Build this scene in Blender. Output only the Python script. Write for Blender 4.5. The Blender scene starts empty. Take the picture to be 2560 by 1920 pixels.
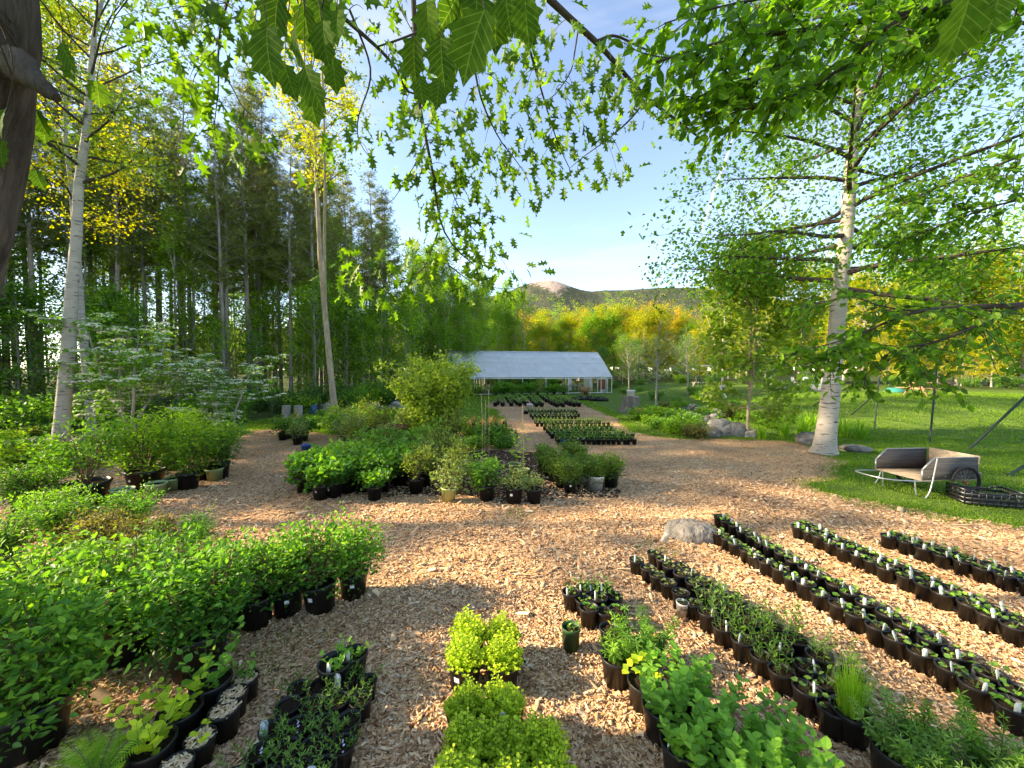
import bpy, math, random
import numpy as np
from mathutils import Vector, Matrix

# ------------------------------------------------------------------ camera, sky, sun, exposure
SC = bpy.context.scene
COL = SC.collection
CAMH = 2.4
FPX = 961.7                       # focal length in photo pixels (2560 wide, ultra-wide phone lens)
PITCH = math.atan((960 - 926) / FPX)
cam_d = bpy.data.cameras.new('camera')
cam_d.sensor_width = 36.0
cam_d.lens = 36.0 * FPX / 2560
cam_d.clip_start = 0.05
cam_d.clip_end = 20000
cam = bpy.data.objects.new('camera', cam_d)
COL.objects.link(cam)
cam.location = (0, 0, CAMH)
cam.rotation_euler = (math.pi / 2 - PITCH, 0, 0)
SC.camera = cam

SUN_AZ = -90.0                    # degrees from the view direction, negative = left
SUN_EL = 27.0
wd = bpy.data.worlds.new('World')
SC.world = wd
wd.use_nodes = True
wn, wl = wd.node_tree.nodes, wd.node_tree.links
bg = wn['Background']
sky = wn.new('ShaderNodeTexSky')
sky.sky_type = 'NISHITA'
sky.sun_disc = False
sky.sun_elevation = math.radians(SUN_EL)
sky.sun_rotation = math.radians(SUN_AZ)
sky.air_density = 0.7
sky.dust_density = 0.3
sky.ozone_density = 1.5
tc = wn.new('ShaderNodeTexCoord')
mp = wn.new('ShaderNodeMapping')
mp.inputs['Rotation'].default_value = (0.25, 0.1, 0.7)
mp.inputs['Scale'].default_value = (1.2, 4.5, 9.0)
nz = wn.new('ShaderNodeTexNoise')
nz.inputs['Scale'].default_value = 1.3
nz.inputs['Detail'].default_value = 7
nz.inputs['Roughness'].default_value = 0.55
rp = wn.new('ShaderNodeValToRGB')
rp.color_ramp.elements[0].position = 0.50
rp.color_ramp.elements[1].position = 0.90
rp.color_ramp.elements[1].color = (0.55, 0.55, 0.55, 1)
mx = wn.new('ShaderNodeMix')
mx.data_type = 'RGBA'
wl.new(tc.outputs['Generated'], mp.inputs['Vector'])
wl.new(mp.outputs['Vector'], nz.inputs['Vector'])
wl.new(nz.outputs['Fac'], rp.inputs['Fac'])
wl.new(rp.outputs['Color'], mx.inputs[0])
wl.new(sky.outputs['Color'], mx.inputs[6])
mx.inputs[7].default_value = (2.2, 2.3, 2.7, 1)
wl.new(mx.outputs[2], bg.inputs['Color'])
bg.inputs['Strength'].default_value = 0.15

sun_d = bpy.data.lights.new('sun', 'SUN')
sun_d.energy = 4.2
sun_d.angle = math.radians(0.8)
sun_d.color = (1.0, 0.87, 0.68)
sun = bpy.data.objects.new('sun', sun_d)
COL.objects.link(sun)
_az, _el = math.radians(SUN_AZ), math.radians(SUN_EL)
SUNV = Vector((math.sin(_az) * math.cos(_el), math.cos(_az) * math.cos(_el), math.sin(_el)))
sun.rotation_euler = SUNV.to_track_quat('Z', 'Y').to_euler()
sun.location = (-30, 10, 40)

SC.view_settings.view_transform = 'Standard'
SC.view_settings.look = 'None'
SC.view_settings.gamma = 1.0
SC.view_settings.use_curve_mapping = False
SC.view_settings.exposure = 1.95
SC.view_settings.use_white_balance = True      # camera white balance for open shade
SC.view_settings.white_balance_temperature = 7700
SC.view_settings.white_balance_tint = 10
SC.render.engine = 'CYCLES'
SC.cycles.max_bounces = 5
SC.cycles.diffuse_bounces = 3
SC.cycles.adaptive_threshold = 0.03
SC.cycles.glossy_bounces = 2
SC.cycles.transmission_bounces = 4
SC.cycles.transparent_max_bounces = 6
SC.cycles.use_denoising = True
SC.cycles.sample_clamp_indirect = 4.0

# ------------------------------------------------------------------ picture -> place
def sstep(t):
    t = min(1.0, max(0.0, t))
    return t * t * (3 - 2 * t)

def gz(x, y):
    """height of the ground: level nursery yard, lawn rising gently at the back right"""
    return 0.9 * sstep((x - 9) / 11) * sstep((y - 13) / 9) + 1.4 * sstep((-x - 16) / 25) * sstep((y - 8) / 20)

_cp, _sp = math.cos(PITCH), math.sin(PITCH)
def ray(u, v):
    a, b = (u - 1280) / FPX, (960 - v) / FPX
    return Vector((a, _cp + b * _sp, -_sp + b * _cp))

def P(u, v, z=0.0):
    d = ray(u, v)
    t = (z - CAMH) / d.z
    return Vector((d.x * t, d.y * t, z))

def D(u, v, dep):
    d = ray(u, v)
    t = dep / d.y
    return Vector((d.x * t, dep, CAMH + d.z * t))

def G(u, v):
    d = ray(u, v)
    t, pt = 1.0, 1.0
    while t < 400:
        p = Vector((0, 0, CAMH)) + d * t
        if p.z <= gz(p.x, p.y):
            break
        t += 0.05
    p = Vector((0, 0, CAMH)) + d * t
    return Vector((p.x, p.y, gz(p.x, p.y)))

def PX(p):
    """world point -> photo column"""
    x, y, z = p[0], p[1], p[2] - CAMH
    w = y * _cp - z * _sp
    return 1280 + FPX * x / w, 960 - FPX * (y * _sp + z * _cp) / w

# ------------------------------------------------------------------ materials
MATS = {}
def newmat(name):
    m = bpy.data.materials.new(name)
    m.use_nodes = True
    MATS[name] = m
    return m, m.node_tree.nodes, m.node_tree.links, m.node_tree.nodes['Principled BSDF']

def mat(name, rgb, rough=0.6, spec=0.3, var=0.25, scale=8.0, bump=0.0, bscale=40.0, metal=0.0, coords='Object', stretch=(1, 1, 1), rgb2=None, bdist=.02):
    m, n, l, b = newmat(name)
    t = n.new('ShaderNodeTexCoord')
    mp = n.new('ShaderNodeMapping')
    mp.inputs['Scale'].default_value = stretch
    l.new(t.outputs[coords], mp.inputs['Vector'])
    nz = n.new('ShaderNodeTexNoise')
    nz.inputs['Scale'].default_value = scale
    nz.inputs['Detail'].default_value = 6
    nz.inputs['Roughness'].default_value = 0.65
    l.new(mp.outputs['Vector'], nz.inputs['Vector'])
    r = n.new('ShaderNodeValToRGB')
    r.color_ramp.elements[0].position = 0.3
    r.color_ramp.elements[1].position = 0.7
    c1 = tuple(c * (1 - var) for c in rgb) if rgb2 is None else rgb2
    c2 = tuple(min(1, c * (1 + var)) for c in rgb)
    r.color_ramp.elements[0].color = (*c1, 1)
    r.color_ramp.elements[1].color = (*c2, 1)
    l.new(nz.outputs['Fac'], r.inputs['Fac'])
    l.new(r.outputs['Color'], b.inputs['Base Color'])
    b.inputs['Roughness'].default_value = rough
    b.inputs['Specular IOR Level'].default_value = spec
    b.inputs['Metallic'].default_value = metal
    if bump:
        nb = n.new('ShaderNodeTexNoise')
        nb.inputs['Scale'].default_value = bscale
        nb.inputs['Detail'].default_value = 5
        l.new(mp.outputs['Vector'], nb.inputs['Vector'])
        bp = n.new('ShaderNodeBump')
        bp.inputs['Strength'].default_value = bump
        bp.inputs['Distance'].default_value = bdist
        l.new(nb.outputs['Fac'], bp.inputs['Height'])
        l.new(bp.outputs['Normal'], b.inputs['Normal'])
    return m

def leafmat(name, dark, mid, light, trans=0.35, tint=(1.25, 1.35, 0.5), rough=0.5, objvar=0.25, spec=0.25):
    """leaf: colour varies leaf by leaf (attribute var) and plant by plant; light passes through"""
    m, n, l, b = newmat(name)
    dark, mid, light = ([min(.8, c * q) for c, q in zip(k, (1.8, 1.65, 1.3))] for k in (dark, mid, light))
    at = n.new('ShaderNodeAttribute')
    at.attribute_name = 'var'
    oi = n.new('ShaderNodeObjectInfo')
    ad = n.new('ShaderNodeMath')
    ad.operation = 'MULTIPLY_ADD'
    ad.inputs[1].default_value = objvar
    ad.inputs[2].default_value = -objvar * 0.5
    l.new(oi.outputs['Random'], ad.inputs[0])
    a2 = n.new('ShaderNodeMath')
    a2.operation = 'ADD'
    l.new(ad.outputs[0], a2.inputs[0])
    l.new(at.outputs['Fac'], a2.inputs[1])
    r = n.new('ShaderNodeValToRGB')
    e = r.color_ramp.elements
    e[0].position, e[0].color = 0.05, (*dark, 1)
    e[1].position, e[1].color = 0.95, (*light, 1)
    k = e.new(0.5)
    k.color = (*mid, 1)
    l.new(a2.outputs[0], r.inputs['Fac'])
    l.new(r.outputs['Color'], b.inputs['Base Color'])
    b.inputs['Roughness'].default_value = rough
    b.inputs['Specular IOR Level'].default_value = spec
    tr = n.new('ShaderNodeBsdfTranslucent')
    mu = n.new('ShaderNodeMix')
    mu.data_type = 'RGBA'
    mu.blend_type = 'MULTIPLY'
    mu.inputs[0].default_value = 1
    l.new(r.outputs['Color'], mu.inputs[6])
    mu.inputs[7].default_value = (*[t * 1.6 for t in tint], 1)
    l.new(mu.outputs[2], tr.inputs['Color'])
    ms = n.new('ShaderNodeMixShader')
    ms.inputs[0].default_value = trans
    l.new(b.outputs[0], ms.inputs[1])
    l.new(tr.outputs[0], ms.inputs[2])
    l.new(ms.outputs[0], n['Material Output'].inputs['Surface'])
    return m

def veined(name):
    """pale midrib and side veins on a single leaf (x across, y along)"""
    m = MATS[name]
    n, l = m.node_tree.nodes, m.node_tree.links
    b = n['Principled BSDF']
    src = b.inputs['Base Color'].links[0].from_socket
    t = n.new('ShaderNodeTexCoord')
    sp = n.new('ShaderNodeSeparateXYZ')
    l.new(t.outputs['Object'], sp.inputs[0])
    def mth(op, x, y=None, z=None):
        k = n.new('ShaderNodeMath'); k.operation = op
        for i, q in enumerate((x, y, z)):
            if q is None:
                continue
            if isinstance(q, (int, float)):
                k.inputs[i].default_value = q
            else:
                l.new(q, k.inputs[i])
        return k.outputs[0]
    ax = mth('ABSOLUTE', sp.outputs[0])
    s = mth('SINE', mth('MULTIPLY', mth('MULTIPLY_ADD', ax, -.9, sp.outputs[1]), 46.0))
    side = mth('GREATER_THAN', s, .93)
    rib = mth('LESS_THAN', ax, .011)
    fac = mth('MULTIPLY', mth('MAXIMUM', side, rib), .45)
    nz = n.new('ShaderNodeTexNoise'); nz.inputs['Scale'].default_value = 5; nz.inputs['Detail'].default_value = 5
    l.new(t.outputs['Object'], nz.inputs['Vector'])
    mul = n.new('ShaderNodeMix'); mul.data_type = 'RGBA'; mul.blend_type = 'MULTIPLY'; mul.inputs[0].default_value = .7
    rr_ = n.new('ShaderNodeValToRGB'); rr_.color_ramp.elements[0].position = .3; rr_.color_ramp.elements[0].color = (.5, .5, .4, 1); rr_.color_ramp.elements[1].position = .7; rr_.color_ramp.elements[1].color = (1.3, 1.25, 1, 1)
    l.new(nz.outputs['Fac'], rr_.inputs['Fac'])
    l.new(src, mul.inputs[6]); l.new(rr_.outputs['Color'], mul.inputs[7])
    mx = n.new('ShaderNodeMix'); mx.data_type = 'RGBA'
    l.new(fac, mx.inputs[0]); l.new(mul.outputs[2], mx.inputs[6]); mx.inputs[7].default_value = (.22, .30, .07, 1)
    for lk in list(src.links):
        if lk.to_node not in (mul,):
            to = lk.to_socket
            l.remove(lk)
            l.new(mx.outputs[2], to)

def rampmat(name, stops, rough=0.8, attr='var', spec=0.2, bump=0.0, bscale=60):
    m, n, l, b = newmat(name)
    at = n.new('ShaderNodeAttribute')
    at.attribute_name = attr
    r = n.new('ShaderNodeValToRGB')
    e = r.color_ramp.elements
    e[0].position, e[0].color = stops[0][0], (*stops[0][1], 1)
    e[1].position, e[1].color = stops[-1][0], (*stops[-1][1], 1)
    for p, c in stops[1:-1]:
        k = e.new(p)
        k.color = (*c, 1)
    l.new(at.outputs['Fac'], r.inputs['Fac'])
    t = n.new('ShaderNodeTexCoord')
    nz = n.new('ShaderNodeTexNoise')
    nz.inputs['Scale'].default_value = bscale
    nz.inputs['Detail'].default_value = 4
    l.new(t.outputs['Object'], nz.inputs['Vector'])
    mu = n.new('ShaderNodeMix')
    mu.data_type = 'RGBA'
    mu.blend_type = 'MULTIPLY'
    mu.inputs[0].default_value = 0.7
    rr = n.new('ShaderNodeValToRGB')
    rr.color_ramp.elements[0].color = (0.6, 0.57, 0.55, 1)
    rr.color_ramp.elements[1].color = (1.25, 1.25, 1.25, 1)
    rr.color_ramp.elements[0].position = 0.25
    rr.color_ramp.elements[1].position = 0.75
    l.new(nz.outputs['Fac'], rr.inputs['Fac'])
    l.new(r.outputs['Color'], mu.inputs[6])
    l.new(rr.outputs['Color'], mu.inputs[7])
    l.new(mu.outputs[2], b.inputs['Base Color'])
    b.inputs['Roughness'].default_value = rough
    b.inputs['Specular IOR Level'].default_value = spec
    return m

# ------------------------------------------------------------------ mesh building
class MB:
    def __init__(self):
        self.V, self.F, self.n = [], [], 0
    def add(self, v, faces, mi=0, var=0.5):
        v = np.asarray(v, dtype=np.float64).reshape(-1, 3)
        if np.isscalar(var):
            var = np.full(len(v), var)
        self.V.append((v, np.asarray(var)))
        if isinstance(faces, np.ndarray):
            faces = [faces]
        for f in faces:
            f = np.asarray(f)
            if f.ndim == 1:
                f = f[None, :]
            self.F.append((f + self.n, mi))
        self.n += len(v)
        return self
    def mesh(self, name, mats, smooth=False):
        me = bpy.data.meshes.new(name)
        V = np.concatenate([a for a, _ in self.V])
        A = np.concatenate([b for _, b in self.V])
        loops = np.concatenate([f.ravel() for f, _ in self.F])
        tot = np.concatenate([np.full(len(f), f.shape[1]) for f, _ in self.F])
        mi = np.concatenate([np.full(len(f), m) for f, m in self.F])
        me.vertices.add(len(V))
        me.vertices.foreach_set('co', V.astype(np.float32).ravel())
        me.loops.add(len(loops))
        me.loops.foreach_set('vertex_index', loops.astype(np.int32))
        me.polygons.add(len(tot))
        st = np.concatenate([[0], np.cumsum(tot)[:-1]])
        me.polygons.foreach_set('loop_start', st.astype(np.int32))
        me.polygons.foreach_set('loop_total', tot.astype(np.int32))
        if not isinstance(mats, (list, tuple)):
            mats = [mats]
        for m in mats:
            me.materials.append(MATS[m] if isinstance(m, str) else m)
        me.polygons.foreach_set('material_index', mi.astype(np.int32))
        if smooth:
            me.polygons.foreach_set('use_smooth', np.ones(len(tot), dtype=bool))
        at = me.attributes.new('var', 'FLOAT', 'POINT')
        at.data.foreach_set('value', A.astype(np.float32))
        me.update(calc_edges=True)
        return me
    # shapes
    def box(self, c, s, mi=0, var=0.5, R=None):
        x, y, z = s[0] / 2, s[1] / 2, s[2] / 2
        v = np.array([[-x, -y, -z], [x, -y, -z], [x, y, -z], [-x, y, -z], [-x, -y, z], [x, -y, z], [x, y, z], [-x, y, z]])
        if R is not None:
            v = v @ np.array(R.to_3x3()).T
        f = np.array([[3, 2, 1, 0], [4, 5, 6, 7], [0, 1, 5, 4], [1, 2, 6, 5], [2, 3, 7, 6], [3, 0, 4, 7]])
        return self.add(v + np.array(c), f, mi, var)
    def beam(self, a, b, w, h, mi=0, var=0.5):
        a, b = Vector(a), Vector(b)
        d = b - a
        R = d.to_track_quat('X', 'Z').to_matrix()
        return self.box((a + b) / 2, (d.length, w, h), mi, var, R)
    def tube(self, path, rad, k=8, mi=0, var=0.5, cap=True):
        v, f = tube(path, rad, k)
        self.add(v, f, mi, var)
        if cap:
            n = len(path)
            self.add(v[-k:], np.arange(k)[None, :], mi, var)
            self.add(v[:k], np.arange(k)[::-1][None, :].copy(), mi, var)
        return self
    def lathe(self, prof, k=16, mi=0, var=0.5, c=(0, 0, 0)):
        prof = np.asarray(prof, float)
        a = np.linspace(0, 2 * np.pi, k, endpoint=False)
        v = np.stack([prof[:, None, 0] * np.cos(a), prof[:, None, 0] * np.sin(a), np.repeat(prof[:, 1:2], k, 1)], -1).reshape(-1, 3)
        n = len(prof)
        i, j = np.meshgrid(np.arange(n - 1), np.arange(k), indexing='ij')
        j2 = (j + 1) % k
        f = np.stack([i * k + j, i * k + j2, (i + 1) * k + j2, (i + 1) * k + j], -1).reshape(-1, 4)
        return self.add(v + np.array(c), f, mi, var)

def tube(path, rad, k=8):
    path = np.asarray(path, float)
    n = len(path)
    rad = np.broadcast_to(np.asarray(rad, float), (n,))
    T = np.gradient(path, axis=0)
    T /= np.linalg.norm(T, axis=1)[:, None] + 1e-9
    ref = np.array([0.0, 0, 1]) if abs(T[:, 2]).mean() < 0.8 else np.array([1.0, 0, 0])
    U = np.cross(T, ref)
    U /= np.linalg.norm(U, axis=1)[:, None] + 1e-9
    W = np.cross(T, U)
    a = np.linspace(0, 2 * np.pi, k, endpoint=False)
    v = path[:, None, :] + rad[:, None, None] * (np.cos(a)[None, :, None] * U[:, None, :] + np.sin(a)[None, :, None] * W[:, None, :])
    i, j = np.meshgrid(np.arange(n - 1), np.arange(k), indexing='ij')
    j2 = (j + 1) % k
    f = np.stack([i * k + j, i * k + j2, (i + 1) * k + j2, (i + 1) * k + j], -1).reshape(-1, 4)
    return v.reshape(-1, 3), f

def norm(a):
    return a / (np.linalg.norm(a, axis=-1, keepdims=True) + 1e-9)

# leaf outlines: x across, y along, z up
def _fold(w1, w2, z=0.06):
    return np.array([[0, 0, 0], [w1, .3, z], [w2, .66, z * .7], [0, 1, -.08], [-w2, .66, z * .7], [-w1, .3, z]]), np.array([[0, 1, 2, 3], [0, 3, 4, 5]])
LF_OVAL = _fold(.30, .24)
LF_ROUND = _fold(.42, .36)
LF_LANCE = _fold(.13, .10)
LF_NARROW = _fold(.055, .045, 0.02)
LF_ELL = _fold(.21, .19)
LF_QUAD = (np.array([[0, 0, 0], [.34, .5, .08], [0, 1, 0], [-.34, .5, .08]]), np.array([[0, 1, 2, 3]]))
def _oak(width=1.0, droop=.16, o=None):
    o = o or [(.015, 0), (.07, .16), (.30, .17), (.13, .30), (.12, .35), (.42, .50), (.17, .56), (.15, .62), (.33, .82), (.10, .80), (0, 1.0)]
    V, F = [], []
    for sgn in (1, -1):
        b = len(V)
        for x, y in o:
            r = math.hypot(x, y - .5)
            V.append((sgn * x * width, y, abs(x) * .25 - droop * y * y))
            V.append((0, y, -droop * y * y))
        for i in range(len(o) - 1):
            q = [b + 2 * i, b + 2 * i + 2, b + 2 * i + 3, b + 2 * i + 1]
            F.append(q if sgn > 0 else q[::-1])
    return np.array(V), np.array(F)
LF_OAK = _oak(.85)
LF_MAPLE = _oak(1.0, .34, [(.02, 0), (.13, .07), (.32, .13), (.25, .23), (.29, .32), (.46, .44), (.33, .52), (.30, .61), (.36, .77), (.18, .80), (.10, .88), (0, 1.0)])
def _beech():
    o = [(.02, 0), (.20, .15), (.29, .35), (.28, .55), (.18, .78), (0, 1.0)]
    V, F = [], []
    for sgn in (1, -1):
        b = len(V)
        for i, (x, y) in enumerate(o):
            V.append((sgn * x, y, x * .3 + (.02 if i % 2 else 0) - .12 * y * y))
            V.append((0, y, -.12 * y * y))
        for i in range(len(o) - 1):
            q = [b + 2 * i, b + 2 * i + 2, b + 2 * i + 3, b + 2 * i + 1]
            F.append(q if sgn > 0 else q[::-1])
    return np.array(V), np.array(F)
LF_BEECH = _beech()
LF_BEECH2 = (LF_BEECH[0] * np.array([1.25, 1, 1]), LF_BEECH[1])
def _needles(k=7, w=.05):
    V, F = [], []
    rr = random.Random(3)
    for i in range(k):
        a, e = 2 * math.pi * i / k, rr.uniform(.2, 1.0)
        d = Vector((math.cos(a) * math.cos(e), math.sin(e), math.sin(a) * math.cos(e)))
        s = d.cross(Vector((0.3, 0.2, 1))).normalized() * w
        b = len(V)
        V += [tuple(-s), tuple(s), tuple(d)]
        F.append((b, b + 1, b + 2))
    return np.array(V), np.array(F)
LF_PINE = _needles()
def _palmate(k=5, w=.09):
    V, F = [], []
    for i in range(k):
        a = (i - (k - 1) / 2) * 1.05
        d = np.array([math.sin(a), math.cos(a), -.1])
        s = np.array([math.cos(a), -math.sin(a), 0]) * w
        b = len(V)
        L = 1 - .12 * abs(i - (k - 1) / 2)
        V += [(0, 0, 0), tuple(d * .5 * L + s + np.array([0, 0, .05])), tuple(d * L), tuple(d * .5 * L - s + np.array([0, 0, .05]))]
        F.append((b, b + 1, b + 2, b + 3))
    return np.array(V), np.array(F)
LF_PALM = _palmate()

class Leaves:
    """collects leaf positions, then writes them as one block"""
    def __init__(self):
        self.p, self.a, self.n, self.s, self.v = [], [], [], [], []
    def put(self, p, a, n, s, v):
        p = np.asarray(p, float).reshape(-1, 3)
        k = len(p)
        self.p.append(p)
        self.a.append(np.broadcast_to(np.asarray(a, float), (k, 3)))
        self.n.append(np.broadcast_to(np.asarray(n, float), (k, 3)))
        self.s.append(np.broadcast_to(np.asarray(s, float), (k,)))
        self.v.append(np.broadcast_to(np.asarray(v, float), (k,)))
    def arrays(self):
        p, a, n, s, v = (np.concatenate(q) for q in (self.p, self.a, self.n, self.s, self.v))
        a = norm(a)
        x = norm(np.cross(a, n))
        z = np.cross(x, a)
        return p, x, a, z, s, v
    def write(self, mb, tmpl, mi=0, sel=None):
        p, x, a, z, s, v = self.arrays()
        if sel is not None:
            p, x, a, z, s, v = (q[sel] for q in (p, x, a, z, s, v))
        tv, tf = tmpl
        K = len(tv)
        W = p[:, None] + s[:, None, None] * (tv[None, :, 0:1] * x[:, None] + tv[None, :, 1:2] * a[:, None] + tv[None, :, 2:3] * z[:, None])
        F = (tf[None] + (np.arange(len(p)) * K)[:, None, None]).reshape(-1, tf.shape[1])
        mb.add(W.reshape(-1, 3), F, mi, np.repeat(v, K))
    def count(self):
        return sum(len(q) for q in self.p)

# ------------------------------------------------------------------ things
def link(name, me, parent=None, loc=(0, 0, 0), rz=0.0, sc=1.0):
    o = bpy.data.objects.new(name, me)
    COL.objects.link(o)
    o.location = loc
    if rz:
        o.rotation_euler = (0, 0, rz)
    if sc != 1.0:
        o.scale = (sc, sc, sc) if np.isscalar(sc) else sc
    if parent is not None:
        o.parent = parent
    return o

def tag(o, label, cat, group=None):
    o['label'] = label
    o['category'] = cat
    if group:
        o['group'] = group
    return o

def thing(name, label, cat, loc=(0, 0, 0), rz=0.0, sc=1.0, group=None, parts=()):
    o = link(name, None, None, loc, rz, sc)
    o.empty_display_size = 0.1
    tag(o, label, cat, group)
    for p in parts:
        link(p[0], p[1], o, *(p[2:]))
    return o

def struct(name, me):
    o = link(name, me)
    o['kind'] = 'structure'
    return o

def ordn(i):
    return '%d%s' % (i, 'th' if 10 <= i % 100 <= 20 else {1: 'st', 2: 'nd', 3: 'rd'}.get(i % 10, 'th'))
# ------------------------------------------------------------------ material library
leafmat('leaf_oak', (.020, .050, .006), (.050, .110, .010), (.12, .20, .02), trans=.45)
leafmat('leaf_near', (.016, .045, .008), (.030, .075, .012), (.06, .12, .02), trans=.4, rough=.8, spec=.05)
veined('leaf_near')
leafmat('leaf_beech', (.018, .052, .007), (.045, .115, .012), (.10, .20, .018), trans=.5)
leafmat('leaf_birch', (.016, .048, .008), (.040, .105, .014), (.09, .18, .02), trans=.45)
leafmat('leaf_yellow', (.07, .11, .008), (.16, .20, .012), (.30, .30, .02), trans=.45, tint=(1.3, 1.2, .4))
leafmat('leaf_gold', (.12, .11, .008), (.24, .20, .012), (.38, .29, .02), trans=.45, tint=(1.3, 1.1, .4))
leafmat('leaf_forest', (.034, .080, .012), (.080, .165, .018), (.16, .26, .026), trans=.5)
leafmat('leaf_pine', (.038, .062, .020), (.080, .112, .032), (.15, .17, .05), trans=.25, tint=(1.1, 1.1, .6))
leafmat('leaf_hemlock', (.014, .040, .012), (.032, .075, .018), (.06, .12, .02), trans=.25)
leafmat('leaf_shrub', (.020, .060, .012), (.050, .130, .020), (.12, .24, .03), trans=.35)
leafmat('leaf_blueberry', (.016, .060, .014), (.040, .125, .022), (.13, .26, .03), trans=.35)
leafmat('leaf_maplebush', (.045, .090, .014), (.095, .155, .026), (.17, .23, .045), trans=.45)
leafmat('leaf_yg', (.045, .080, .016), (.095, .140, .028), (.17, .21, .05), trans=.4)
mat('bark_stump', (.17, .14, .115), .95, .1, .5, 5, 1.0, 16, stretch=(1, 1, .3), bdist=.06)
leafmat('leaf_lime', (.10, .17, .015), (.20, .30, .025), (.36, .44, .05), trans=.4, tint=(1.1, 1.2, .5))
leafmat('leaf_mint', (.030, .095, .018), (.075, .19, .030), (.16, .32, .05), trans=.35)
leafmat('leaf_seed', (.025, .070, .020), (.065, .140, .035), (.13, .24, .05), trans=.3)
leafmat('leaf_grey', (.050, .085, .035), (.105, .155, .060), (.19, .24, .10), trans=.3)
leafmat('leaf_box', (.022, .055, .010), (.055, .110, .018), (.13, .21, .03), trans=.3)
leafmat('leaf_bronze', (.040, .045, .018), (.085, .085, .030), (.15, .14, .04), trans=.3)
leafmat('leaf_dry', (.14, .09, .045), (.24, .16, .08), (.36, .26, .13), trans=.25, tint=(1.1, 1, .8))
leafmat('grass', (.030, .075, .010), (.065, .135, .014), (.13, .21, .02), trans=.35)
leafmat('grass_bright', (.05, .13, .012), (.10, .21, .02), (.20, .32, .03), trans=.35)
leafmat('blossom', (.42, .45, .40), (.52, .55, .52), (.6, .63, .66), trans=.3, tint=(.8, .85, .7))
mat('bark_dark', (.085, .068, .056), .9, .1, .75, 7, 1.0, 26, stretch=(1, 1, .22), bdist=.05)
mat('bark_pine', (.24, .205, .18), .9, .1, .45, 4, .8, 18, stretch=(1, 1, .3))
mat('bark_grey', (.29, .265, .235), .9, .1, .4, 4, .5, 16, stretch=(1, 1, .4))
mat('bark_tan', (.34, .27, .19), .9, .1, .35, 6, .5, 20, stretch=(1, 1, .4))
mat('twig', (.060, .048, .038), .85, .1, .3, 12)
mat('stem_green', (.10, .16, .04), .6, .2, .3, 12)
mat('stem_brown', (.13, .085, .05), .8, .1, .3, 12)
mat('soil', (.035, .024, .017), 1, .05, .6, 60, 1.0, 120)
mat('pot_black', (.0105, .0105, .0115), .42, .4, .35, 9, .1, 60)
mat('pot_green', (.30, .40, .19), .5, .4, .12, 6)
mat('pot_lime', (.42, .47, .20), .5, .4, .15, 6)
mat('pot_dkgreen', (.030, .085, .024), .5, .4, .15, 6)
mat('pot_white', (.62, .62, .60), .5, .4, .12, 5)
mat('pot_blue', (.03, .11, .38), .45, .4, .1, 5)
mat('terracotta', (.45, .20, .11), .85, .2, .2, 8)
mat('marker_grey', (.55, .58, .51), .6, .3, .12, 30)
mat('marker_white', (.75, .76, .74), .5, .3, .06, 30)
mat('picture_tag', (.10, .12, .15), .35, .4, .9, 90, rgb2=(.45, .5, .55))
mat('ink', (.06, .10, .09), .7, .2, .1, 5)
mat('pink_tape', (.65, .42, .48), .5, .3, .05, 5)
mat('bamboo', (.52, .38, .19), .6, .3, .2, 12)
mat('stone', (.20, .185, .165), .95, .1, .55, 4, 1.0, 12, bdist=.06)
mat('stone_pale', (.30, .28, .245), .95, .1, .5, 5, 1.0, 14, bdist=.05)
mat('steel_green', (.030, .050, .038), .55, .3, .25, 15)
mat('steel_grey', (.42, .43, .43), .4, .5, .15, 20, metal=.7)
mat('rubber', (.018, .018, .019), .8, .2, .3, 20)
mat('crate_plastic', (.011, .011, .013), .35, .5, .2, 10)
mat('ply_grey', (.105, .098, .09), .85, .15, .35, 6, .4, 30, stretch=(.25, 1.6, 6), rgb2=(.045, .04, .037))
mat('ply_inside', (.36, .29, .21), .85, .15, .3, 5, .3, 30, stretch=(.25, 3, 3), rgb2=(.22, .16, .11))
mat('wood_grey', (.33, .29, .24), .9, .1, .35, 6, .5, 30, stretch=(.3, 3, 3))
mat('wood_warm', (.40, .25, .14), .85, .1, .3, 6, .4, 30, stretch=(.3, 3, 3))
mat('wood_white', (.70, .70, .66), .7, .2, .08, 6)
mat('turquoise', (.03, .22, .17), .5, .4, .1, 5)
mat('pipe_white', (.68, .70, .70), .4, .4, .06, 5)
mat('rust', (.26, .10, .04), .9, .1, .5, 8)
mat('dark_mulch', (.060, .037, .025), 1, .05, .7, 28, 1.0, 60)
mat('rock_pink', (.40, .33, .28), .95, .05, .4, .01)

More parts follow.
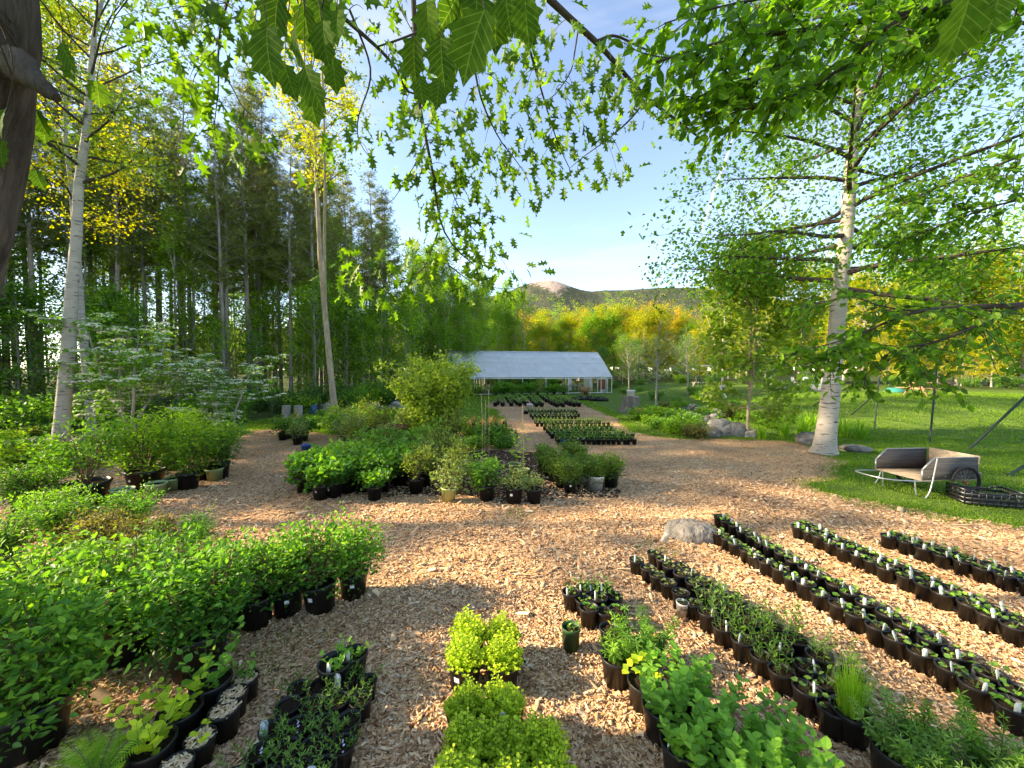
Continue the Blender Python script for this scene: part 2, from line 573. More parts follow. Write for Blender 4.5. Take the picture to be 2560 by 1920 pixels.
def birchmat(name, base):
    m, n, l, b = newmat(name)
    t = n.new('ShaderNodeTexCoord')
    def noise(scale, stretch, lo, hi, inv=False):
        mp = n.new('ShaderNodeMapping')
        mp.inputs['Scale'].default_value = stretch
        l.new(t.outputs['Object'], mp.inputs['Vector'])
        nz = n.new('ShaderNodeTexNoise')
        nz.inputs['Scale'].default_value = scale
        nz.inputs['Detail'].default_value = 4
        l.new(mp.outputs['Vector'], nz.inputs['Vector'])
        r = n.new('ShaderNodeValToRGB')
        r.color_ramp.elements[0].position = lo
        r.color_ramp.elements[1].position = hi
        l.new(nz.outputs['Fac'], r.inputs['Fac'])
        return r
    dashes = noise(3.0, (1.2, 1.2, 9), .60, .66)
    blot = noise(1.6, (1, 1, .8), .66, .72)
    tone = noise(2.0, (1, 1, 2), .3, .7)
    c = n.new('ShaderNodeMix'); c.data_type = 'RGBA'
    c.inputs[6].default_value = (*[x * .72 for x in base], 1)
    c.inputs[7].default_value = (*base, 1)
    l.new(tone.outputs['Color'], c.inputs[0])
    c2 = n.new('ShaderNodeMix'); c2.data_type = 'RGBA'
    l.new(c.outputs[2], c2.inputs[6])
    c2.inputs[7].default_value = (.085, .06, .048, 1)
    l.new(dashes.outputs['Color'], c2.inputs[0])
    c3 = n.new('ShaderNodeMix'); c3.data_type = 'RGBA'
    l.new(c2.outputs[2], c3.inputs[6])
    c3.inputs[7].default_value = (.05, .04, .035, 1)
    l.new(blot.outputs['Color'], c3.inputs[0])
    l.new(c3.outputs[2], b.inputs['Base Color'])
    b.inputs['Roughness'].default_value = .7
    b.inputs['Specular IOR Level'].default_value = .2
birchmat('bark_birch', (.44, .385, .32))
birchmat('bark_birch2', (.36, .33, .29))

CHIP_STOPS = [(0.0, (.12, .060, .030)), (.15, (.32, .170, .082)), (.32, (.55, .33, .175)), (.56, (.72, .48, .275)),
              (.80, (.80, .59, .37)), (.92, (.84, .70, .50)), (1.0, (.58, .50, .40))]
rampmat('chip', CHIP_STOPS, .85, bscale=35)

def chipsheet():
    m, n, l, b = newmat('chip_sheet')
    t = n.new('ShaderNodeTexCoord')
    def vor(scale, stretch, rot):
        mp = n.new('ShaderNodeMapping')
        mp.inputs['Scale'].default_value = stretch
        mp.inputs['Rotation'].default_value = (0, 0, rot)
        nd = n.new('ShaderNodeTexNoise'); nd.inputs['Scale'].default_value = 7; nd.inputs['Detail'].default_value = 2
        l.new(t.outputs['Object'], nd.inputs['Vector'])
        va = n.new('ShaderNodeVectorMath'); va.operation = 'MULTIPLY_ADD'
        l.new(nd.outputs['Color'], va.inputs[0])
        va.inputs[1].default_value = (.16, .16, 0)
        l.new(t.outputs['Object'], va.inputs[2])
        l.new(va.outputs[0], mp.inputs['Vector'])
        v = n.new('ShaderNodeTexVoronoi')
        v.inputs['Scale'].default_value = scale
        v.inputs['Randomness'].default_value = 1
        l.new(mp.outputs['Vector'], v.inputs['Vector'])
        return v
    v1 = vor(32, (1, 2.2, 1), .6)
    v2 = vor(30, (2.3, 1, 1), -.3)
    sw = n.new('ShaderNodeTexNoise'); sw.inputs['Scale'].default_value = 14
    l.new(t.outputs['Object'], sw.inputs['Vector'])
    rs = n.new('ShaderNodeValToRGB'); rs.color_ramp.elements[0].position = .47; rs.color_ramp.elements[1].position = .53
    l.new(sw.outputs['Fac'], rs.inputs['Fac'])
    mv = n.new('ShaderNodeMix'); mv.data_type = 'RGBA'
    l.new(rs.outputs['Color'], mv.inputs[0]); l.new(v1.outputs['Color'], mv.inputs[6]); l.new(v2.outputs['Color'], mv.inputs[7])
    sp = n.new('ShaderNodeSeparateColor')
    l.new(mv.outputs[2], sp.inputs[0])
    r = n.new('ShaderNodeValToRGB')
    e = r.color_ramp.elements
    e[0].position, e[0].color = 0, (*CHIP_STOPS[0][1], 1)
    e[1].position, e[1].color = 1, (*CHIP_STOPS[-1][1], 1)
    for p, c in CHIP_STOPS[1:-1]:
        k = e.new(p); k.color = (*c, 1)
    l.new(sp.outputs[0], r.inputs['Fac'])
    big = n.new('ShaderNodeTexNoise'); big.inputs['Scale'].default_value = .5; big.inputs['Detail'].default_value = 5
    l.new(t.outputs['Object'], big.inputs['Vector'])
    rb = n.new('ShaderNodeValToRGB')
    rb.color_ramp.elements[0].position, rb.color_ramp.elements[0].color = .3, (.70, .61, .53, 1)
    rb.color_ramp.elements[1].position, rb.color_ramp.elements[1].color = .7, (1.12, 1.0, .88, 1)
    l.new(big.outputs['Fac'], rb.inputs['Fac'])
    mu = n.new('ShaderNodeMix'); mu.data_type = 'RGBA'; mu.blend_type = 'MULTIPLY'; mu.inputs[0].default_value = 1
    l.new(r.outputs['Color'], mu.inputs[6]); l.new(rb.outputs['Color'], mu.inputs[7])
    l.new(mu.outputs[2], b.inputs['Base Color'])
    b.inputs['Roughness'].default_value = .9
    b.inputs['Specular IOR Level'].default_value = .15
    bp = n.new('ShaderNodeBump'); bp.inputs['Strength'].default_value = 1; bp.inputs['Distance'].default_value = .03
    l.new(sp.outputs[1], bp.inputs['Height'])
    l.new(bp.outputs['Normal'], b.inputs['Normal'])
chipsheet()

def groundmat():
    m, n, l, b = newmat('ground_cover')
    t = n.new('ShaderNodeTexCoord')
    at = n.new('ShaderNodeAttribute'); at.attribute_name = 'var'
    def ns(scale, det, stops, stretch=(1, 1, 1)):
        mp = n.new('ShaderNodeMapping'); mp.inputs['Scale'].default_value = stretch
        l.new(t.outputs['Object'], mp.inputs['Vector'])
        nz = n.new('ShaderNodeTexNoise'); nz.inputs['Scale'].default_value = scale; nz.inputs['Detail'].default_value = det
        nz.inputs['Roughness'].default_value = .7
        l.new(mp.outputs['Vector'], nz.inputs['Vector'])
        r = n.new('ShaderNodeValToRGB')
        e = r.color_ramp.elements
        e[0].position, e[0].color = stops[0][0], (*stops[0][1], 1)
        e[1].position, e[1].color = stops[-1][0], (*stops[-1][1], 1)
        for p, c in stops[1:-1]:
            k = e.new(p); k.color = (*c, 1)
        l.new(nz.outputs['Fac'], r.inputs['Fac'])
        return nz, r
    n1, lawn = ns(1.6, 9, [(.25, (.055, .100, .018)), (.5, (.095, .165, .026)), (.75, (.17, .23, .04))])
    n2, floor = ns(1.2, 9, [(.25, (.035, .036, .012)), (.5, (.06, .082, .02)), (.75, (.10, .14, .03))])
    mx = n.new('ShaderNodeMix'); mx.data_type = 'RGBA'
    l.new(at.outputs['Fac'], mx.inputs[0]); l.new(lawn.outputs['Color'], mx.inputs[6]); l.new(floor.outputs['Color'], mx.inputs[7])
    l.new(mx.outputs[2], b.inputs['Base Color'])
    b.inputs['Roughness'].default_value = .95
    b.inputs['Specular IOR Level'].default_value = .1
    nb = n.new('ShaderNodeTexNoise'); nb.inputs['Scale'].default_value = 30; nb.inputs['Detail'].default_value = 6
    l.new(t.outputs['Object'], nb.inputs['Vector'])
    bp = n.new('ShaderNodeBump'); bp.inputs['Strength'].default_value = .8; bp.inputs['Distance'].default_value = .06
    l.new(nb.outputs['Fac'], bp.inputs['Height'])
    l.new(bp.outputs['Normal'], b.inputs['Normal'])
groundmat()

def mountainmat():
    m, n, l, b = newmat('mountain_cover')
    at = n.new('ShaderNodeAttribute'); at.attribute_name = 'var'      # share of bare rock
    t = n.new('ShaderNodeTexCoord')
    nz = n.new('ShaderNodeTexNoise'); nz.inputs['Scale'].default_value = .012; nz.inputs['Detail'].default_value = 9; nz.inputs['Roughness'].default_value = .75
    l.new(t.outputs['Object'], nz.inputs['Vector'])
    woods = n.new('ShaderNodeValToRGB')
    e = woods.color_ramp.elements
    e[0].position, e[0].color = .3, (.040, .055, .045, 1)
    e[1].position, e[1].color = .72, (.15, .14, .075, 1)
    k = e.new(.52); k.color = (.080, .092, .060, 1)
    l.new(nz.outputs['Fac'], woods.inputs['Fac'])
    n2 = n.new('ShaderNodeTexNoise'); n2.inputs['Scale'].default_value = .03; n2.inputs['Detail'].default_value = 8; n2.inputs['Roughness'].default_value = .7
    l.new(t.outputs['Object'], n2.inputs['Vector'])
    ad = n.new('ShaderNodeMath'); ad.operation = 'ADD'
    l.new(at.outputs['Fac'], ad.inputs[0]); l.new(n2.outputs['Fac'], ad.inputs[1])
    st = n.new('ShaderNodeValToRGB'); st.color_ramp.elements[0].position = .98; st.color_ramp.elements[1].position = 1.0
    mh = n.new('ShaderNodeMath'); mh.operation = 'MULTIPLY'; mh.inputs[1].default_value = .8
    l.new(ad.outputs[0], mh.inputs[0])
    l.new(mh.outputs[0], st.inputs['Fac'])
    st.color_ramp.elements[0].position = .80; st.color_ramp.elements[1].position = .90
    mx = n.new('ShaderNodeMix'); mx.data_type = 'RGBA'
    l.new(st.outputs['Color'], mx.inputs[0]); l.new(woods.outputs['Color'], mx.inputs[6])
    mx.inputs[7].default_value = (.40, .32, .27, 1)
    l.new(mx.outputs[2], b.inputs['Base Color'])
    b.inputs['Roughness'].default_value = 1
    b.inputs['Specular IOR Level'].default_value = 0
    bp = n.new('ShaderNodeBump'); bp.inputs['Strength'].default_value = 1; bp.inputs['Distance'].default_value = 25
    l.new(nz.outputs['Fac'], bp.inputs['Height']); l.new(bp.outputs['Normal'], b.inputs['Normal'])
mountainmat()

def filmmat():
    m, n, l, b = newmat('greenhouse_film')
    b.inputs['Base Color'].default_value = (.84, .88, .92, 1)
    b.inputs['Roughness'].default_value = .28
    tc_ = n.new('ShaderNodeTexCoord'); nz_ = n.new('ShaderNodeTexNoise'); nz_.inputs['Scale'].default_value = 1.3; nz_.inputs['Detail'].default_value = 6
    l.new(tc_.outputs['Object'], nz_.inputs['Vector'])
    rp_ = n.new('ShaderNodeValToRGB'); rp_.color_ramp.elements[0].position = .3; rp_.color_ramp.elements[0].color = (.70, .72, .72, 1); rp_.color_ramp.elements[1].position = .65; rp_.color_ramp.elements[1].color = (.88, .89, .90, 1)
    l.new(nz_.outputs['Fac'], rp_.inputs['Fac']); l.new(rp_.outputs['Color'], b.inputs['Base Color'])
    bp_ = n.new('ShaderNodeBump'); bp_.inputs['Strength'].default_value = .5; bp_.inputs['Distance'].default_value = .15
    l.new(nz_.outputs['Fac'], bp_.inputs['Height']); l.new(bp_.outputs['Normal'], b.inputs['Normal'])
    tr = n.new('ShaderNodeBsdfTranslucent'); tr.inputs['Color'].default_value = (.75, .8, .85, 1)
    tp = n.new('ShaderNodeBsdfTransparent')
    s1 = n.new('ShaderNodeMixShader'); s1.inputs[0].default_value = .3
    l.new(b.outputs[0], s1.inputs[1]); l.new(tr.outputs[0], s1.inputs[2])
    s2 = n.new('ShaderNodeMixShader'); s2.inputs[0].default_value = .12
    l.new(s1.outputs[0], s2.inputs[1]); l.new(tp.outputs[0], s2.inputs[2])
    l.new(s2.outputs[0], n['Material Output'].inputs['Surface'])
filmmat()
def veilmat():
    m, n, l, b = newmat('contrail_ice')
    b.inputs['Base Color'].default_value = (.9, .9, .92, 1)
    b.inputs['Roughness'].default_value = 1
    tp = n.new('ShaderNodeBsdfTransparent')
    s2 = n.new('ShaderNodeMixShader'); s2.inputs[0].default_value = .6
    tl = n.new('ShaderNodeBsdfTranslucent'); tl.inputs['Color'].default_value = (.95, .95, .97, 1)
    s1 = n.new('ShaderNodeMixShader'); s1.inputs[0].default_value = .5
    l.new(b.outputs[0], s1.inputs[1]); l.new(tl.outputs[0], s1.inputs[2])
    l.new(s1.outputs[0], s2.inputs[1]); l.new(tp.outputs[0], s2.inputs[2])
    l.new(s2.outputs[0], n['Material Output'].inputs['Surface'])
veilmat()

# ------------------------------------------------------------------ ground
RNG = np.random.default_rng(11)
K = 2560 / 2212
CHIP_PX = [(0, 985), (130, 960), (400, 945), (500, 945), (545, 928), (620, 925), (700, 935), (800, 945), (900, 930), (1040, 935),
           (1075, 900), (1052, 876), (1075, 862), (1240, 865), (1280, 882), (1340, 902), (1370, 930), (1440, 945), (1560, 946),
           (1700, 950), (1760, 962), (1835, 1000), (1800, 1038), (1730, 1042), (1780, 1062), (1900, 1088), (2050, 1112), (2212, 1142)]
chip_poly = [P(u * K, v * K) for u, v in CHIP_PX]
chip_poly = [Vector((-16, 9.5, 0))] + chip_poly + [Vector((12, 4.4, 0)), Vector((12, .2, 0)), Vector((-16, .2, 0))]

def ragged(poly, step=.5, amp=.12, seed=1):
    r = np.random.default_rng(seed)
    out = []
    for i in range(len(poly)):
        a, b = poly[i], poly[(i + 1) % len(poly)]
        L = (b - a).length
        k = max(1, min(24, int(L / step)))
        for j in range(k):
            p = a.lerp(b, j / k)
            q = min(amp, L * .08) * (1 + p.y * .03)
            out.append((p.x + r.normal(0, q), p.y + r.normal(0, q)))
    return np.array(out)
CHIP = ragged(chip_poly, .5, .09)

def inside(poly, x, y):
    c = np.zeros(len(x), bool)
    j = len(poly) - 1
    for i in range(len(poly)):
        xi, yi = poly[i]
        xj, yj = poly[j]
        m = ((yi > y) != (yj > y)) & (x < (xj - xi) * (y - yi) / (yj - yi + 1e-12) + xi)
        c ^= m
        j = i
    return c

def sheet(name, poly, z, mname):
    me = bpy.data.meshes.new(name)
    me.from_pydata([(x, y, z) for x, y in poly], [], [list(range(len(poly)))])
    me.materials.append(MATS[mname])
    if me.polygons[0].normal.z < 0:
        me.flip_normals()
    return struct(name, me)

def gridmesh(name, xs, ys, hfun, vfun, mname, smooth=True):
    X, Y = np.meshgrid(xs, ys, indexing='ij')
    Z = np.vectorize(hfun, otypes=[float])(X, Y)
    A = np.vectorize(vfun, otypes=[float])(X, Y)
    nx, ny = X.shape
    i, j = np.meshgrid(np.arange(nx - 1), np.arange(ny - 1), indexing='ij')
    F = np.stack([i * ny + j, (i + 1) * ny + j, (i + 1) * ny + j + 1, i * ny + j + 1], -1).reshape(-1, 4)
    mb = MB()
    mb.add(np.stack([X, Y, Z], -1).reshape(-1, 3), F, 0, A.ravel())
    return mb.mesh(name, mname, smooth)

gx = np.concatenate([[-9000, -3000, -900, -300], np.arange(-120, -50, 8), np.arange(-50, 50.1, 1.25), np.arange(58, 130, 8), [300, 900, 3000, 9000]])
gy = np.concatenate([[-300, -60, -12], np.arange(-2, 50.1, 1.25), np.arange(56, 120, 8), [200, 400, 900, 2500, 9000]])
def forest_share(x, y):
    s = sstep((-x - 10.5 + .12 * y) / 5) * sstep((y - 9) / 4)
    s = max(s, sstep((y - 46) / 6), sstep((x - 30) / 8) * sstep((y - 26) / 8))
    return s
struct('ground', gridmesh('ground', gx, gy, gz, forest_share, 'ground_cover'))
sheet('woodchip_yard', CHIP, .004, 'chip_sheet')
MULCH = ragged([P(u * K, v * K) for u, v in [(640, 1058), (650, 1010), (760, 985), (880, 975), (1000, 972), (1180, 978), (1265, 1000),
                                            (1300, 1035), (1345, 1058), (1310, 1076), (1200, 1086), (1050, 1078), (940, 1076), (800, 1064)]], .35, .1, 4)
sheet('mulch_bed', MULCH, .008, 'dark_mulch')

# wood chips as real pieces close to the camera
def chips(n, y0, y1, size, thick, seed, poly, xlim=1.45):
    r = np.random.default_rng(seed)
    y = np.sqrt(r.uniform(y0 * y0, y1 * y1, n))
    x = r.uniform(-xlim, xlim, n) * y
    ok = inside(poly, x, y) & (r.random(n) < np.clip((11.5 - y) / 5.0, 0, 1))
    x, y = x[ok], y[ok]
    n = len(x)
    L = size * r.lognormal(0, .45, n)
    W = L * r.uniform(.22, .6, n)
    yaw = r.uniform(0, 2 * np.pi, n)
    a = np.stack([np.cos(yaw), np.sin(yaw), r.normal(0, .22, n)], -1)
    a = norm(a)
    up = norm(np.stack([r.normal(0, .33, n), r.normal(0, .33, n), np.ones(n)], -1))
    b = norm(np.cross(up, a))
    c = np.cross(a, b)
    z = .006 + np.abs(r.normal(0, .010, n)) + np.abs(a[:, 2]) * L * .35
    p = np.stack([x, y, z], -1)
    T = thick * r.uniform(.5, 1.6, n)
    tap = r.uniform(.35, 1, n)
    def corner(sa, sb, sc, w=1):
        return p + sa * a * (L / 2)[:, None] + (sb * W / 2 * w)[:, None] * b + sc * c * T[:, None]
    V = np.stack([corner(-1, -1, 0), corner(1, -1, 0, tap), corner(1, 1, 0, tap), corner(-1, 1, 0),
                  corner(-1, -1, -1), corner(1, -1, -1, tap), corner(1, 1, -1, tap), corner(-1, 1, -1)], 1)
    tf = np.array([[0, 1, 2, 3], [4, 5, 1, 0], [6, 7, 3, 2]])
    F = (tf[None] + (np.arange(n) * 8)[:, None, None]).reshape(-1, 4)
    # patches of fresher and older chips
    pt = .5 + .5 * np.sin(x * 1.7 + 1.3 * np.sin(y * 1.1)) * np.cos(y * 1.3 + .8 * np.sin(x * 2.1))
    v = np.clip(r.beta(2.0, 1.9, n) * .9 + .12 * (pt - .5) + (r.random(n) < .07) * .3, 0, 1)
    return V.reshape(-1, 3), F, np.repeat(v, 8)
mb = MB()
c1 = chips(92000, 1.25, 4.2, .022, .0035, 1, CHIP)
mb.add(c1[0], c1[1], 0, c1[2])
c2 = chips(110000, 4.0, 11.5, .033, .005, 2, CHIP)
mb.add(c2[0], c2[1], 0, c2[2])
c3 = chips(1500, 1.4, 6.0, .055, .006, 3, CHIP)
c3 = (c3[0], c3[1], np.clip(c3[2], .1, .85))
mb.add(c3[0], c3[1], 0, c3[2])
o = link('wood_chips', mb.mesh('wood_chips', 'chip'))
o['kind'] = 'stuff'
tag(o, 'loose tan wood chips covering the yard in the foreground', 'wood chips')

# ------------------------------------------------------------------ mountain and contrail
MD = 2600.0
prof = [(600, 830), (900, 800), (1100, 775), (1200, 748), (1280, 724), (1320, 707), (1345, 702), (1370, 699), (1390, 703), (1403, 708), (1425, 717), (1446, 725),
        (1474, 730), (1507, 727), (1559, 727), (1601, 723), (1649, 720), (1720, 718), (1800, 728), (1900, 745), (2100, 770), (2500, 800), (3000, 840)]
pxs = np.array([D(u, v, MD).x for u, v in prof])
pzs = np.array([D(u, v, MD).z for u, v in prof])
mr = np.random.default_rng(5)
_ph = mr.uniform(0, 6.28, (12, 3))
def mnoise(x, y):
    s = 0
    for i in range(12):
        f = .004 * 1.45 ** i
        s += math.sin(x * f * math.cos(_ph[i, 2]) + y * f * math.sin(_ph[i, 2]) + _ph[i, 0]) / 1.35 ** i
    return s
def mh(x, y):
    k = math.exp(-((y - MD) / 620) ** 2)
    base = float(np.interp(x, pxs, pzs))
    return base * k + 7 * mnoise(x, y) * k * .35 - 8
def rockshare(x, y):
    z = mh(x, y)
    top = D(1370, 699, MD).z
    cx = D(1375, 700, MD).x
    return max(0.0, 1.0 - max(0, top - z) / 350 - abs(x - cx) / 420)
mxs = np.concatenate([np.linspace(-2000, 0, 40, endpoint=False), np.linspace(0, 1300, 200, endpoint=False), np.linspace(1300, 5000, 60)])
struct('mountain', gridmesh('mountain', mxs, np.linspace(1500, 3400, 70), mh, rockshare, 'mountain_cover'))
def contrail(a, b, r, label):
    pa, pb = D(*a, 6000), D(*b, 6500)
    t = np.linspace(0, 1, 24)
    path = np.array(pa)[None] * (1 - t)[:, None] + np.array(pb)[None] * t[:, None]
    path = path + np.random.default_rng(3).normal(0, 4, path.shape)
    rad = r * (.35 + .65 * np.sin(np.pi * np.clip(t * .9 + .08, 0, 1)))
    m = MB(); m.tube(path, rad, 8)
    tag(link('contrail', m.mesh('contrail', 'contrail_ice', True)), label, 'contrail')
contrail((1832, 345), (1748, 590), 17, 'thin white aircraft trail rising steeply left of the big birch')
# ------------------------------------------------------------------ trees
def wander(r, a, d, L, n, amp, bend=(0, 0, 0)):
    """a path of n points starting at a, heading d"""
    d = np.array(d, float)
    p = [np.array(a, float)]
    st = L / (n - 1)
    for i in range(n - 1):
        d = d + r.normal(0, amp, 3) + np.array(bend)
        d /= np.linalg.norm(d) + 1e-9
        p.append(p[-1] + d * st)
    return np.array(p)

def clump(r, lv, c, n, rad, size, flat=.6, hang=.3, out=None, var=None, upn=.5):
    p = r.normal(0, 1, (n, 3)) * np.array([rad, rad, rad * flat]) + c
    a = r.normal(0, 1, (n, 3))
    a[:, 2] = a[:, 2] * .5 - hang
    if out is not None:
        a += np.asarray(out) * .8
    nn = r.normal(0, .6, (n, 3))
    nn[:, 2] += upn + .4
    v = r.normal(.5, .18, n) if var is None else r.normal(var, .14, n)
    lv.put(p, a, nn, size * r.uniform(.7, 1.25, n), np.clip(v, 0, 1))

def decid(seed, H, r0, cb, W, limbs, twigs, nleaf, ls, tmpl, bark, leafm, rc=.4, lean=(0, 0), fork=0, flat=.6, el=(25, 70), topw=.35, k=7, hang=.3, droop=0.0, low=.12, limbm=None):
    """broad-leaved tree: returns (trunk mesh, crown mesh)"""
    r = np.random.default_rng(seed)
    wood, lv = MB(), Leaves()
    t = np.concatenate([[0, .010, .028, .06], np.linspace(.11, 1, 10)])
    wob = np.cumsum(r.normal(0, .005 * H, (14, 2)), 0)
    trunk = np.stack([lean[0] * t + wob[:, 0] * t, lean[1] * t + wob[:, 1] * t, H * t], -1)
    rad = r0 * (1 - t) ** .75 + .012
    rad[:4] *= np.array([1.55, 1.25, 1.1, 1.03])
    wood.tube(trunk, rad, k + 1)
    stems = [(trunk, 1.0)]
    for q in range(fork):
        tb = r.uniform(.12, .3)
        b = np.array([np.interp(tb, t, trunk[:, j]) for j in range(3)])
        az = r.uniform(0, 6.28)
        L = H * r.uniform(.6, .8)
        st = wander(r, b, (math.cos(az) * .35, math.sin(az) * .35, 1), L, 9, .04, (0, 0, .05))
        wood.tube(st, np.linspace(r0 * .62, .015, 9), k)
        stems.append((st, .75))
    for i in range(limbs):
        st, wf = stems[i % len(stems)] if i % 3 == 0 and len(stems) > 1 else stems[0]
        f = cb + (1 - cb) * ((i + r.uniform(0, 1)) / limbs) ** .9
        f = min(f, .985)
        tt = t if st is trunk else np.linspace(0, 1, len(st))
        b = np.array([np.interp(f, tt, st[:, j]) for j in range(3)])
        q = (f - cb) / (1 - cb)
        pr = W * wf * (math.sin(math.pi * min(1, q * (1 - low) + low)) ** .7 * (1 - topw) + topw * (1 - q)) * r.uniform(.7, 1.15)
        az = 2.399 * i + r.normal(0, .4)
        e = math.radians(el[0] + (el[1] - el[0]) * q + r.normal(0, 8))
        d = (math.cos(az) * math.cos(e), math.sin(az) * math.cos(e), math.sin(e))
        L = max(.4, pr / max(.35, math.cos(e)) * .95)
        lp = wander(r, b, d, L, 6, .09, (0, 0, .05 - droop))
        lr = max(.012, np.interp(f, t, rad) * .42)
        wood.tube(lp, np.linspace(lr, .008, 6), max(4, k - 3), 1 if limbm else 0, cap=False)
        nt = max(2, int(twigs * (.5 + L / (W + .01) * .6)))
        for j in range(nt):
            g = r.uniform(.3, 1.0)
            tb = np.array([np.interp(g, np.linspace(0, 1, 6), lp[:, m]) for m in range(3)])
            od = norm(np.array(d) + r.normal(0, .75, 3))
            tw = wander(r, tb, od, L * r.uniform(.18, .42), 3, .2, (0, 0, -droop))
            wood.tube(tw, np.linspace(.010, .004, 3), 3, 1 if limbm else 0, cap=False)
            sh = r.normal(.5, .12)
            clump(r, lv, tw[-1], nleaf, rc, ls, flat, hang, od * .5, sh)
            clump(r, lv, tw[1], nleaf // 2, rc * .8, ls, flat, hang, od * .5, sh)
    cr = MB()
    lv.write(cr, tmpl)
    return wood.mesh('trunk', [bark, limbm] if limbm else bark, True), cr.mesh('crown', leafm)

def pine(seed, H, r0, cb, W, whorls, bark='bark_pine', leafm='leaf_pine', ls=.32):
    r = np.random.default_rng(seed)
    wood, lv = MB(), Leaves()
    t = np.linspace(0, 1, 10)
    wob = np.cumsum(r.normal(0, .004 * H, (10, 2)), 0)
    trunk = np.stack([wob[:, 0] * t, wob[:, 1] * t, H * t], -1)
    wood.tube(trunk, r0 * (1 - t) ** .8 + .015, 8)
    for i in range(14):                      # dead stubs
        f = r.uniform(.15, cb)
        b = np.array([np.interp(f, t, trunk[:, j]) for j in range(3)])
        az = r.uniform(0, 6.28)
        wood.tube(wander(r, b, (math.cos(az), math.sin(az), r.normal(0, .2)), r.uniform(.5, 1.8), 4, .1), np.linspace(.022, .006, 4), 3, cap=False)
    for i in range(whorls):
        f = cb + (1 - cb) * (i + .3) / whorls
        b = np.array([np.interp(f, t, trunk[:, j]) for j in range(3)])
        q = (f - cb) / (1 - cb)
        for j in range(r.integers(3, 6)):
            az = r.uniform(0, 6.28)
            L = W * (1 - q ** 1.6) * r.uniform(.55, 1.1) + .35
            d = (math.cos(az), math.sin(az), .25 + .5 * q)
            lp = wander(r, b, d, L, 5, .08, (0, 0, .06))
            wood.tube(lp, np.linspace(.04 * (1 - q * .5), .01, 5), 4, cap=False)
            for g in np.linspace(.35, 1, max(3, int(L * 3.2))):
                c = np.array([np.interp(g, np.linspace(0, 1, 5), lp[:, m]) for m in range(3)])
                n = 5
                p = c + r.normal(0, .2, (n, 3)) * np.array([1, 1, .6])
                a = r.normal(0, .5, (n, 3)) + np.array(d) * .5 + np.array([0, 0, .5])
                lv.put(p, a, r.normal(0, 1, (n, 3)), ls * r.uniform(.7, 1.3, n), np.clip(r.normal(.45, .2, n), 0, 1))
    cr = MB()
    lv.write(cr, LF_PINE)
    return wood.mesh('trunk', bark, True), cr.mesh('crown', leafm)

def hemlock(seed, H, W, ls=.16, leafm='leaf_hemlock'):
    r = np.random.default_rng(seed)
    wood, lv = MB(), Leaves()
    t = np.linspace(0, 1, 6)
    wood.tube(np.stack([t * 0, t * 0, H * t], -1), .012 * H * (1 - t) + .01, 6)
    for i in range(int(H * 6)):
        f = .08 + .9 * r.random()
        az = r.uniform(0, 6.28)
        L = W * (1 - f) ** .8 * r.uniform(.6, 1.1) + .2
        lp = wander(r, (0, 0, f * H), (math.cos(az), math.sin(az), .15), L, 4, .08, (0, 0, -.06))
        wood.tube(lp, np.linspace(.016, .005, 4), 3, cap=False)
        for g in np.linspace(.2, 1, max(3, int(L * 3.5))):
            c = np.array([np.interp(g, np.linspace(0, 1, 4), lp[:, m]) for m in range(3)])
            clump(r, lv, c, 9, .16 + .1 * g, ls, .3, .15, (math.cos(az), math.sin(az), -.2), r.normal(.45, .1))
    cr = MB()
    lv.write(cr, LF_QUAD)
    return wood.mesh('trunk', 'bark_dark', True), cr.mesh('crown', leafm)

def bush(seed, H, W, stems, nl, ls, leafm, tmpl=LF_QUAD, bark='twig', flat=.7, base=.15, rc=.22, twigs=6, hang=.1):
    """many-stemmed shrub: returns (stem mesh, foliage mesh)"""
    r = np.random.default_rng(seed)
    wood, lv = MB(), Leaves()
    for i in range(stems):
        az = 2.399 * i + r.normal(0, .3)
        sp = W * r.uniform(.25, 1.0) ** .8
        L = H * r.uniform(.7, 1.02) * (1 - .25 * (sp / W) ** 2)
        d = np.array([math.cos(az) * sp / H * 1.1, math.sin(az) * sp / H * 1.1, 1.0])
        p = wander(r, (math.cos(az) * .05 * W, math.sin(az) * .05 * W, -.02), d, L * np.linalg.norm(d) / 1.05, 6, .08)
        wood.tube(p, np.linspace(.006 + .006 * H, .003, 6), 4, cap=False)
        for j in range(twigs):
            g = base + (1 - base) * (j + r.uniform(.2, 1)) / twigs
            c = np.array([np.interp(g, np.linspace(0, 1, 6), p[:, m]) for m in range(3)])
            od = norm(np.array([math.cos(az), math.sin(az), .5]) + r.normal(0, .8, 3))
            e = c + od * rc * r.uniform(.5, 1.3) * (1.3 - .5 * g)
            wood.tube(np.array([c, (c + e) / 2 + r.normal(0, .01, 3), e]), np.array([.004, .003, .002]), 3, cap=False)
            clump(r, lv, e, nl, rc * .45, ls, flat, hang, od * .6, .30 + .35 * g + r.normal(0, .08))
    cr = MB()
    lv.write(cr, tmpl)
    return wood.mesh('stems', bark), cr.mesh('foliage', leafm)

